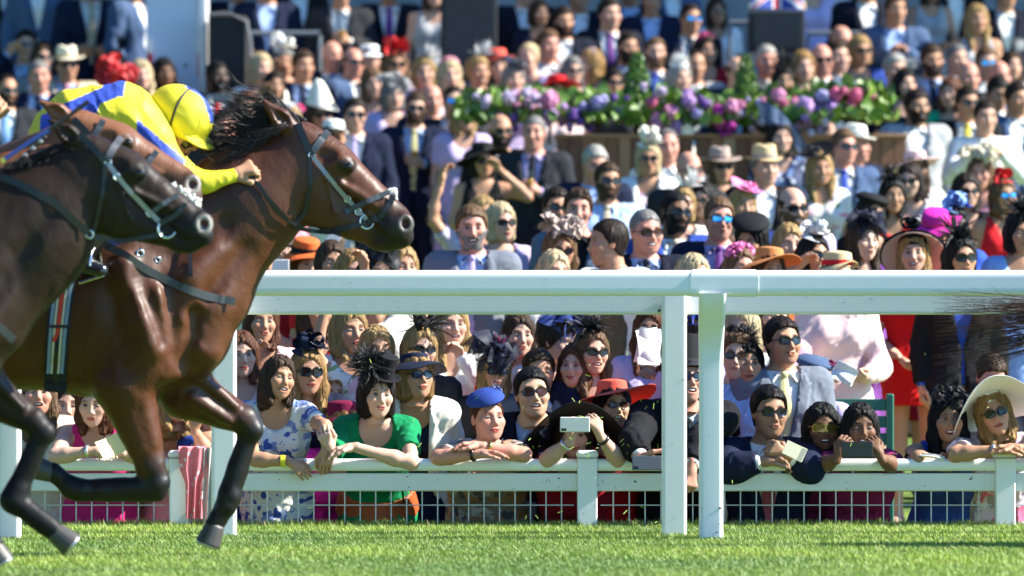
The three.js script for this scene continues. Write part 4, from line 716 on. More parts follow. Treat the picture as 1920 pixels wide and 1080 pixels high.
function hatParts(kind, c1, c2, z = 1) {                     // z scales the trimming or the brim
  const out = [], put = (n, g, m, p = [0, 0, 0], e = [0, 0, 0], s = 1) => out.push([n, moved(g, M4(p, e, s)), m]);
  const A = hatM(c1), B = c2 ? hatM(c2) : A;
  switch (kind) {
    case 'fedora': case 'trilby': {
      const b = kind === 'fedora' ? 0.148 : 0.125;
      put('crown', crownGeo(0.086, 0.11, 0.02), A, [0, 0.058, -0.016]); put('brim', brim(0.084, b * z, 0.06, (a, t) => 0.018 * t * t * (Math.abs(Math.sin(a)) ** 2) - 0.014 * t * Math.max(0, Math.cos(a))), A, [0, 0, -0.016]);
      put('hat_band', lathe([[0.0872, 0], [0.0865, 0.028], [0.084, 0.028], [0.084, 0]], 32), B, [0, 0.063, -0.016], [0, 0, 0], [1, 1, 1.14]); break; }
    case 'wide': {                                            // a wide picture hat with a drooping, wavy edge
      const ph = R(0, 6); put('crown', crownGeo(0.09, 0.095), A, [0, 0.055, -0.02]); put('brim', brim(0.086, 0.21 * z, 0.06, (a, t) => 0.03 * Math.sin(a + 0.6) * t - 0.03 * t * t + 0.012 * t * t * Math.sin(3 * a + ph)), c2 === 'under' ? A : A, [0, 0, -0.02], [-0.14, 0, 0.1]);
      if (c2) put('hat_band', lathe([[0.0915, 0], [0.0905, 0.03], [0.088, 0.03], [0.088, 0]], 32), B, [0, 0.064, -0.02], [0, 0, 0], [1, 1, 1.14]); break; }
    case 'bowl': {                                            // a deep upturned hat seen from below: pale inside, dark outer edge
      put('crown', crownGeo(0.095, 0.1), B, [0, 0.055, -0.03]); put('brim', brim(0.08, 0.225 * z, 0.055, (a, t) => -0.06 * t * t), A, [0, 0.0, -0.05], [-0.7, 0, 0]); put('outer_brim', brim(0.08, 0.24 * z, 0.064, (a, t) => -0.06 * t * t), B, [0, 0.002, -0.06], [-0.7, 0, 0]); put('trimming', loops(7, 0.09, 0.03), B, [0, 0.17, -0.02]); break; }
    case 'top': { put('crown', lathe([[0.001, 0.165], [0.083, 0.165], [0.088, 0.16], [0.083, 0.08], [0.087, 0.004]], 36), A, [0, 0.05, -0.015], [0, 0, 0], [1, 1, 1.14]); put('brim', brim(0.084, 0.128, 0.052, (a, t) => 0.022 * t * t * Math.sin(a) ** 2), A, [0, 0, -0.015]); put('hat_band', lathe([[0.0875, 0], [0.086, 0.035], [0.083, 0.035], [0.083, 0]], 32), hatM('charcoal'), [0, 0.056, -0.015], [0, 0, 0], [1, 1, 1.14]); break; }
    case 'tilt': { put('crown', lathe([[0.001, 0.12], [0.06, 0.118], [0.066, 0.11], [0.058, 0.04], [0.064, 0]], 30), A, [0.02, 0.1, 0.03], [0.25, 0, -0.16]); put('brim', brim(0.058, 0.1, 0, (a, t) => 0.012 * t * t * Math.sin(a) ** 2), A, [0.02, 0.1, 0.03], [0.25, 0, -0.16]); put('feather_trim', plume(320, 0.115, 0.007, 1.3, [-0.3, 0.6, 0.3], 0.8), petalM(c1), [-0.06, 0.15, 0.05]); break; }
    case 'disc': { put('saucer', brim(0.002, 0.125 * z, 0.0, (a, t) => 0.02 * t * t + 0.012 * Math.sin(2 * a) * t), A, [0.02, 0.125, 0.0], [0.35, 0, -0.3]); put('flower', petals(14, 0.03, 0.06, c2), petalM(c2 ?? c1), [0.05, 0.14, 0.02], [0.4, 0, -0.4]); break; }
    case 'flower': { put('flower', petals(22, 0.05, 0.1 * z, c1, 1), petalM(c1), [0.02, 0.11, 0.0], [0.5, 0, -0.2]); put('flower', petals(16, 0.04, 0.085 * z, c1, 1), petalM(c1), [-0.06 * z, 0.11, 0.01], [0.5, 0, 0.6]); if (c2) put('flower', petals(10, 0.03, 0.06 * z, c2, 1), petalM(c2), [0.08, 0.12, 0.02], [0.6, 0, -0.6]); break; }
    case 'ruffle': { for (let i = 0; i < 7; i++) put('ruffle', petals(12, 0.04, 0.1 * z, c1, 2), petalM(c1), [R(-0.09, 0.09) * z, 0.1 + R(0, 0.07) * z, R(-0.04, 0.05)], [R(0, 1.2), R(0, 6), R(-0.6, 0.6)]); break; }
    case 'feather': { put('base', brim(0.002, 0.05, 0, (a, t) => -0.02 * t * t), A, [0.03, 0.125, 0.01], [0.3, 0, -0.3]); put('feathers', plume(26, 0.17 * z, 0.02, 0.6, [0.5, 1, 0.1], 0.4), petalM(c1), [0.03, 0.125, 0.01]); if (c2) put('feathers', plume(10, 0.12 * z, 0.018, 0.7, [-0.4, 1, 0.2], 0.4), petalM(c2), [0.0, 0.125, 0.01]); break; }
    case 'puff': { put('feathers', plume(240, 0.12 * z, 0.009, 1.6, [0.1, 0.5, 0], 0.8), petalM(c1), [0, 0.13, 0]); put('base', crownGeo(0.08, 0.06), A, [0, 0.07, -0.02]); break; }
    case 'spray': { put('base', brim(0.002, 0.07, 0, (a, t) => -0.02 * t * t), A, [-0.03, 0.125, 0], [0.2, 0, 0.3]); put('feathers', plume(60, 0.2 * z, 0.012, 1.0, [-0.2, 0.8, 0.1], 0.6), petalM(c1), [-0.03, 0.13, 0]); put('loops', loops(8, 0.1 * z, 0.028), A, [0, 0.12, 0.02]); break; }
    case 'loops': { put('base', brim(0.002, 0.085, 0, (a, t) => -0.03 * t * t), A, [0.0, 0.13, 0], [0.25, 0, -0.15]); put('loops', loops(12, 0.13 * z, 0.035), A, [0, 0.13, 0.0]); if (c2) put('trimming', petals(12, 0.03, 0.06, c2), petalM(c2), [0.04, 0.14, 0.03]); break; }
    case 'bow': { for (const s of [-1, 1]) put('bow', petals(5, 0.03, 0.13 * z, c1, 0.6), petalM(c1), [s * 0.02, 0.135, 0.01], [0.7, s * 1.2, s * -0.9]); put('knot', new THREE.SphereGeometry(0.024, 12, 10), A, [0, 0.14, 0.02]); put('base', brim(0.002, 0.075, 0, (a, t) => -0.03 * t * t), A, [0, 0.125, 0]); break; }
    case 'pill': { put('cap', crownGeo(0.078, 0.05, 0), A, [0.0, 0.085, 0.01], [0.22, 0, -0.18]); put('rosette', petals(24, 0.02, 0.034, c1, 1), petalM(c1), [0.03, 0.145, 0.02], [0.5, 0, -0.2]); if (c2) put('quills', plume(5, 0.1, 0.004, 0.8, [0.5, 1, 0.3], 0.3), petalM(c2), [0.03, 0.14, 0.02]); break; }
    case 'perch': { put('cap', lathe([[0.001, 0.055], [0.05, 0.05], [0.085, 0.034], [0.105, 0.008], [0.1, -0.004], [0.001, 0.0]], 36), A, [-0.015, 0.098, 0.012], [0.28, 0, 0.3], [1, 1.15, 1.1]); put('rosette', petals(30, 0.02, 0.036, c1, 1), petalM(c1), [0.04, 0.155, 0.03], [0.5, 0, -0.1]); put('quills', plume(7, 0.07, 0.003, 0.9, [0.2, 1, 0.3], 0.3), petalM('lgrey'), [0.03, 0.16, 0.03]); break; }
    case 'beret': { put('cap', lathe([[0.001, 0.05], [0.07, 0.046], [0.115, 0.02], [0.12, 0], [0.09, -0.018], [0.001, -0.01]], 36), A, [0.01, 0.1, -0.01], [0.15, 0, -0.22]); if (c2) put('trimming', petals(9, 0.02, 0.045, c2), petalM(c2), [0.1, 0.1, 0.03]); break; }
    case 'turban': { for (let i = 0; i < 5; i++) put('fold', new THREE.TorusGeometry(0.082 - i * 0.012, 0.024, 8, 30).rotateX(Math.PI / 2), A, [0, 0.07 + i * 0.022, -0.02], [0.12 * Math.sin(i * 2), 0, 0.14 * Math.cos(i * 2)], [1, 1, 1.15]); break; }
    case 'cap': { put('crown', crownGeo(0.088, 0.075, 0, 1), A, [0, 0.062, -0.016]); put('peak', peakGeo(0.086, 0.06, 1.1), A, [0, 0.066, -0.012], [0.12, 0, 0]); break; }
    case 'veil': { put('crown', crownGeo(0.086, 0.075), A, [0, 0.06, -0.02]); put('veil', brim(0.086, 0.21 * z, 0.065, (a, t) => 0.03 * Math.sin(a + 0.4) * t - 0.05 * t * t + 0.01 * Math.sin(4 * a) * t), gauzeM(c1, 0.72), [0, 0, -0.01], [-0.1, 0, -0.1]); put('brim_edge', (() => { const g = new THREE.TorusGeometry(0.21 * z, 0.0035, 6, 60).rotateX(Math.PI / 2), P = g.attributes.position; for (let i = 0; i < P.count; i++) { const a = Math.atan2(P.getX(i), P.getZ(i)); P.setY(i, P.getY(i) + 0.065 + 0.03 * Math.sin(a + 0.4) - 0.05 + 0.01 * Math.sin(4 * a)); P.setZ(i, P.getZ(i) * 1.04); } g.computeVertexNormals(); return g; })(), A, [0, 0, -0.01], [-0.1, 0, -0.1]); if (c2) put('flower', petals(14, 0.03, 0.06, c2), petalM(c2), [-0.07, 0.1, 0.05], [0.6, 0, 0.6]); break; }
    case 'halo': { const M = c2 ? B : gauzeM(c1, 0.85), tilt = [c2 ? -0.5 : -0.36, 0, 0.05], sd = (a, t) => -0.13 * t * t * Math.sin(a) ** 2 - 0.02 * t + 0.012 * t * t * Math.sin(3 * a + 1); put('crown', crownGeo(0.088, 0.07), A, [0, 0.05, -0.02], [-0.15, 0, 0]); put('brim', brim(0.07, 0.26 * z, 0, sd), M, [0, 0.08, -0.035], tilt); put('brim_edge', (() => { const g = new THREE.TorusGeometry(0.26 * z, 0.004, 6, 64).rotateX(Math.PI / 2), P = g.attributes.position; for (let i = 0; i < P.count; i++) { const a = Math.atan2(P.getX(i), P.getZ(i)); P.setY(i, P.getY(i) + sd(a, 1)); P.setZ(i, P.getZ(i) * 1.04); } g.computeVertexNormals(); return g; })(), A, [0, 0.08, -0.035], tilt); break; }
    case 'net': { put('base', brim(0.002, 0.08, 0, (a, t) => -0.03 * t * t), A, [0.0, 0.125, 0], [0.2, 0, 0.1]); put('gauze', (() => { const L = []; for (let i = 0; i < 6; i++) L.push(moved(petals(6, 0.04, 0.15 * z, c1, 2), M4([R(-0.06, 0.06), 0.12, R(-0.02, 0.04)], [R(0, 1), R(0, 6), R(-0.5, 0.5)]))); return merge(L); })(), gauzeM(c1, 0.6)); put('feathers', plume(14, 0.12 * z, 0.014, 0.9, [0.3, 1, 0.2], 0.4), petalM(c1), [0.02, 0.13, 0.02]); if (c2) put('feathers', plume(7, 0.1 * z, 0.012, 1.2, [0, 0.8, 0.4], 0.3), petalM(c2), [0.02, 0.13, 0.03]); break; }
    case 'cone': { put('crown', (() => { const g = lathe([[0.001, 0.2], [0.03, 0.195], [0.06, 0.15], [0.1, 0.05], [0.13, 0], [0.12, -0.004]], 32), P = g.attributes.position; for (let i = 0; i < P.count; i++) P.setX(i, P.getX(i) - P.getY(i) * 0.35); g.computeVertexNormals(); return g; })(), A, [0.02, 0.07, -0.02], [0.12, 0, -0.25], [z, z, z]); put('trimming', petals(12, 0.03, 0.05, 'grey'), petalM('grey'), [0.1, 0.07, 0.06], [0.5, 0, -0.8]); break; }
    case 'sash': { for (let i = 0; i < 4; i++) put('fold', patch((u, v) => [lerp(-0.16, 0.2, u), 0.16 - 0.36 * u * u + (v - 0.5) * 0.13 + i * 0.012, 0.03 * Math.sin(u * 8 + i * 2) + i * 0.02], 14, 4), gauzeM(c1, 0.8), [0, 0.02, -0.02]); put('base', crownGeo(0.085, 0.06), A, [0, 0.065, -0.02]); break; }
  }
  return out;
}

// ---------------------------------------------------------------- putting one person together
const SKIN = { p: [0.56, 0.33, 0.235], f: [0.60, 0.375, 0.275], r: [0.56, 0.27, 0.195], t: [0.45, 0.24, 0.145], o: [0.36, 0.20, 0.12], b: [0.17, 0.083, 0.045], d: [0.055, 0.03, 0.02], a: [0.56, 0.36, 0.23] };
const HAIR = { black: [0.008, 0.007, 0.007], dbrown: [0.022, 0.013, 0.009], brown: [0.06, 0.033, 0.018], lbrown: [0.16, 0.09, 0.045], auburn: [0.12, 0.042, 0.018], red: [0.16, 0.05, 0.02], blonde: [0.42, 0.27, 0.11], gold: [0.36, 0.21, 0.075], pblonde: [0.6, 0.47, 0.27], grey: [0.23, 0.22, 0.21], silver: [0.25, 0.24, 0.225], white: [0.46, 0.44, 0.40] };
const hairM = (c) => mat(HAIR[c], { key: 'hair' + c, roughness: 0.58, map: mapHair, bumpMap: bumpHair, bumpScale: 0.003, specularIntensity: 0.4, side: THREE.DoubleSide });
const skinM = (c) => mat(SKIN[c], { key: 'skin' + c, roughness: 0.56, vertexColors: true, bumpMap: bumpSkin, bumpScale: 0.0004, specularIntensity: 0.6 });
const blobs = (bg, cs, n, th, s) => tex(128, 128, (u, v) => { let c = bg; cs.forEach((q, i) => { const a = tn(u, v, n, s + i * 5) + 0.35 * tn(u, v, n * 3, s + i * 7); if (a > th) c = q; }); return c.map((x) => Math.pow(x, 1 / 2.2)); }, { srgb: true, rep: [2.6, 2.6] });
const PRINT = {
  floralw: blobs([0.75, 0.74, 0.72], [[0.68, 0.2, 0.3], [0.25, 0.36, 0.16], [0.7, 0.45, 0.5]], 9, 0.33, 2),
  floraln: blobs([0.02, 0.035, 0.1], [[0.5, 0.55, 0.65], [0.12, 0.2, 0.4]], 9, 0.3, 3),
  floralp: blobs([0.62, 0.5, 0.62], [[0.62, 0.12, 0.25], [0.3, 0.28, 0.3], [0.72, 0.68, 0.7]], 8, 0.28, 6),
  delft: blobs([0.72, 0.72, 0.7], [[0.03, 0.08, 0.38], [0.18, 0.25, 0.5]], 11, 0.3, 4),
  paisley: blobs([0.3, 0.25, 0.2], [[0.5, 0.46, 0.4], [0.08, 0.08, 0.1], [0.4, 0.2, 0.1]], 10, 0.2, 5),
  mauvep: blobs([0.5, 0.4, 0.48], [[0.7, 0.6, 0.66], [0.3, 0.2, 0.34]], 8, 0.25, 8),
  redp: blobs([0.6, 0.02, 0.03], [[0.75, 0.7, 0.7]], 8, 0.42, 9),
  check: tex(64, 64, (u, v) => { const a = ((u * 8) % 1 < 0.12 ? 0.1 : 0) + ((v * 8) % 1 < 0.12 ? 0.1 : 0); return [0.3 + a, 0.3 + a, 0.33 + a]; }, { srgb: true, rep: [3, 3] }),
  dots: tex(64, 64, (u, v) => { const q = Math.hypot((u * 4) % 1 - 0.5, (v * 4) % 1 - 0.5) < 0.22; return q ? [0.85, 0.6, 0.65] : [0.62, 0.2, 0.28]; }, { srgb: true, rep: [10, 10] }),
};
const clothM = (c, o = {}) => PRINT[c] ? mat([1, 1, 1], { key: 'print' + c, map: PRINT[c], roughness: 0.75, bumpMap: bumpCloth, bumpScale: 0.0006, side: THREE.DoubleSide }) : mat(colOf(c), { key: 'cloth' + c + (o.k ?? ''), roughness: o.rough ?? 0.88, specularIntensity: 0.35, bumpMap: bumpCloth, bumpScale: 0.0008, side: THREE.DoubleSide });
const wardrobe = {};
const wear = (key, fn) => wardrobe[key] ?? (wardrobe[key] = fn());
function buildPerson(o) {
  // o: sex, skin, hair 'style:colour', outfit, colours, hat, glasses, beard, face, yaw, pitch, roll, turn (body), pose, scale, pos, label, group, fine
  const fine = o.fine, S = skeleton(o), pk = o.key ?? [o.sex, JSON.stringify(o.arms ?? {}), o.lean ?? 0, o.crouch ?? 0, o.fat ?? 0].join('|'), ck = pk + (fine ? '#' : '');
  const cB = fine ? 0.027 : 0.042, cC = fine ? 0.0145 : 0.024, cH = fine ? 0.0052 : 0.0105, cR = fine ? 0.0065 : 0.0105;
  const t = thing('person', o.label, o.cat ?? (o.sex === 'm' ? 'man' : o.sex === 'g' ? 'girl' : 'woman'), o.pos, o.group);
  t.rotation.y = (o.turn ?? 0) * rad; t.scale.setScalar(o.scale ?? 1);
  // body: one skin from soles to crown
  const base = wear('body' + ck, () => {
    const P = prims(S, 0, 'tsufgkn', { fat: o.fat }); const b = net(field(P), bounds(P, 0.02), cB, { color: () => [1, 1, 1] }), L = [b];
    for (const k of ['l', 'r']) { const [e, w, palm, aim, curl] = S.arm[k], s = k === 'l' ? -1 : 1; const pm = palm ?? (S.o.arms?.[k] && S.o.arms[k] !== 'down' ? [-s * 0.6, 0.2, 0.6] : [-s, 0, 0]); const fr = handMatrix(e, w, pm, aim), x = new THREE.Vector3().setFromMatrixColumn(fr, 0), up = V(0, 1, 0.3); const th = x.dot(up) > 0 ? 1 : -1; L.push(moved(handGeo(curl ?? 0.45, th, fine ? 0.0052 : 0.0095), fr.multiply(M4([0, 0.012, 0], [0, 0, 0], o.sex === 'm' ? 1 : 0.88)))); }
    return merge(L);
  });
  const hv = (q) => hash(o.label + q), face = { sex: o.sex, jaw: (o.jaw ?? 0) + [-0.003, 0, 0.004][Math.floor(hv('j') * 3)] * (o.sex === 'm' ? 1.2 : 0.7), nose: o.nose || [-0.003, 0, 0.0035][Math.floor(hv('n') * 3)], mouth: o.mouth ?? [undefined, 'smile', 'smile', undefined, 'open'][Math.floor(hv('m') * (fine ? 4 : 5))], old: /grey|silver|white/.test(o.hair) || undefined }, hp = [(o.pitch ?? 0) * rad, (o.yaw ?? 0) * rad, (o.roll ?? 0) * rad];
  const off = V(0, 0.1, 0.03).applyEuler(new THREE.Euler(...hp, 'YXZ')), hc = add(S.hc, [off.x, off.y - 0.1, off.z - 0.03]), hs = o.hs ?? (o.sex === 'm' ? 1.0 : 0.95), HM = M4(hc, hp, [hs * (1 + (o.wide ?? 0)), hs, hs]);
  part(t, 'body', merge([base, moved(headGeo(face, cH), HM)]), skinM(o.skin));
  const onHead = (n, g, m) => { const q = part(t, n, g, m); q.position.set(...hc); q.rotation.set(...hp, 'YXZ'); q.scale.set(hs * (1 + (o.wide ?? 0)), hs, hs); return q; };
  if (!o.glasses || fine) eyeGeo.forEach((g) => onHead('eye', g, eyeM));
  if (face.mouth === 'open') onHead('teeth', teethGeo, teethM);
  const [hst, hcol] = o.hair.split(':');
  if (hst !== 'bald') onHead('hair', hairGeo(hst, hst === 'long' || hst === 'mid' || hst === 'wavy' || hst === 'pony' ? cR * 1.15 : cR), hairM(hcol));
  if (o.beard) onHead('beard', beardGeo(fine ? 0.004 : 0.007), hairM(o.beard));
  if (o.glasses) { const [k, l = 'dark', f = 'black'] = o.glasses.split(':'), [lg, fg] = GL[k]; const q = onHead('sunglasses', fg, frameM[f]); part(q, 'lens', lg, lensM[l]); }
  if (o.hat) { const [k, c1, c2, z] = o.hat.split(':'); const H = new THREE.Group(); H.name = 'hat'; t.add(H); H.position.set(...hc); H.rotation.set(...hp, 'YXZ'); H.scale.setScalar(hs); if (o.flip) H.scale.x *= -1; for (const [n, g, m] of hatParts(k, c1, c2 || undefined, +(z ?? 1))) part(H, n, g, m); }
  const put = (n, g, m, l) => part(t, n, g, m, l), [fit, c1 = 'navy', c2 = 'white', c3] = o.outfit.split(':');
  const w = (n, fn) => wear(n + ck, fn);
  if (fit === 'suit' || fit === 'coat' || fit === 'open' || fit === 'vest') {
    const kind = fit === 'vest' ? 'waistcoat' : fit;
    put(fit === 'vest' ? 'waistcoat' : 'jacket', w('j' + kind, () => jacketGeo(S, kind, cC)), clothM(c1));
    if (fit === 'open') { put('dress', w('dh', () => dressGeo(S, { neck: 'scoop' }, cC)), clothM(c2)); }
    else { put('shirt', w('sh' + (fit === 'vest'), () => shirtGeo(S, fit === 'vest', cC * 0.85)), clothM(c2, { rough: 0.7 })); if (c3 && c3 !== 'none') put('tie', w('tie', () => tieGeo(S)), clothM(c3, { rough: 0.45, k: 't' })); }
  } else if (fit === 'shirt') { put('shirt', w('shf', () => shirtGeo(S, true, cC)), clothM(c1, { rough: 0.7 })); if (c2 !== 'none' && o.outfit.split(':')[2]) put('tie', w('tie', () => tieGeo(S)), clothM(c2, { rough: 0.45, k: 't' })); }
  else { // dress kinds: dress (sleeveless), vee, cap (short sleeves), sleeve (long), top, high
    const opt = { dress: { neck: 'scoop' }, mini: { neck: 'scoop', sleeve: 0.62, g: 0.013, hem: 0.74 }, vee: { neck: 'vee' }, cap: { neck: 'scoop', sleeve: 0.62, g: 0.014 }, sleeve: { neck: 'scoop', sleeve: 2, g: 0.013 }, high: { neck: 'high' }, hcap: { neck: 'high', sleeve: 0.55, g: 0.013 }, blouse: { neck: 'vee', sleeve: 2, g: 0.016 }, fullcap: { neck: 'high', sleeve: 2, g: 0.02 } }[fit];
    put('dress', w('d' + fit, () => dressGeo(S, opt, cC)), clothM(c1));
  }
  if (o.sex === 'm') { const tc = o.trousers ?? (['suit', 'coat'].includes(fit) ? c1 : 'dnavy'); put('trousers', wear('tr' + ck, () => trousersGeo(S, fine ? 0.025 : 0.034)), clothM(PRINT[tc] ? 'charcoal' : tc)); }
  put('shoes', wear('so' + ck, () => shoesGeo(S, fine ? 0.018 : 0.026)), mat(o.sex === 'm' ? [0.012, 0.01, 0.009] : [0.3, 0.2, 0.15], { roughness: 0.4 }));
  return { t, S, hc, hp };
}

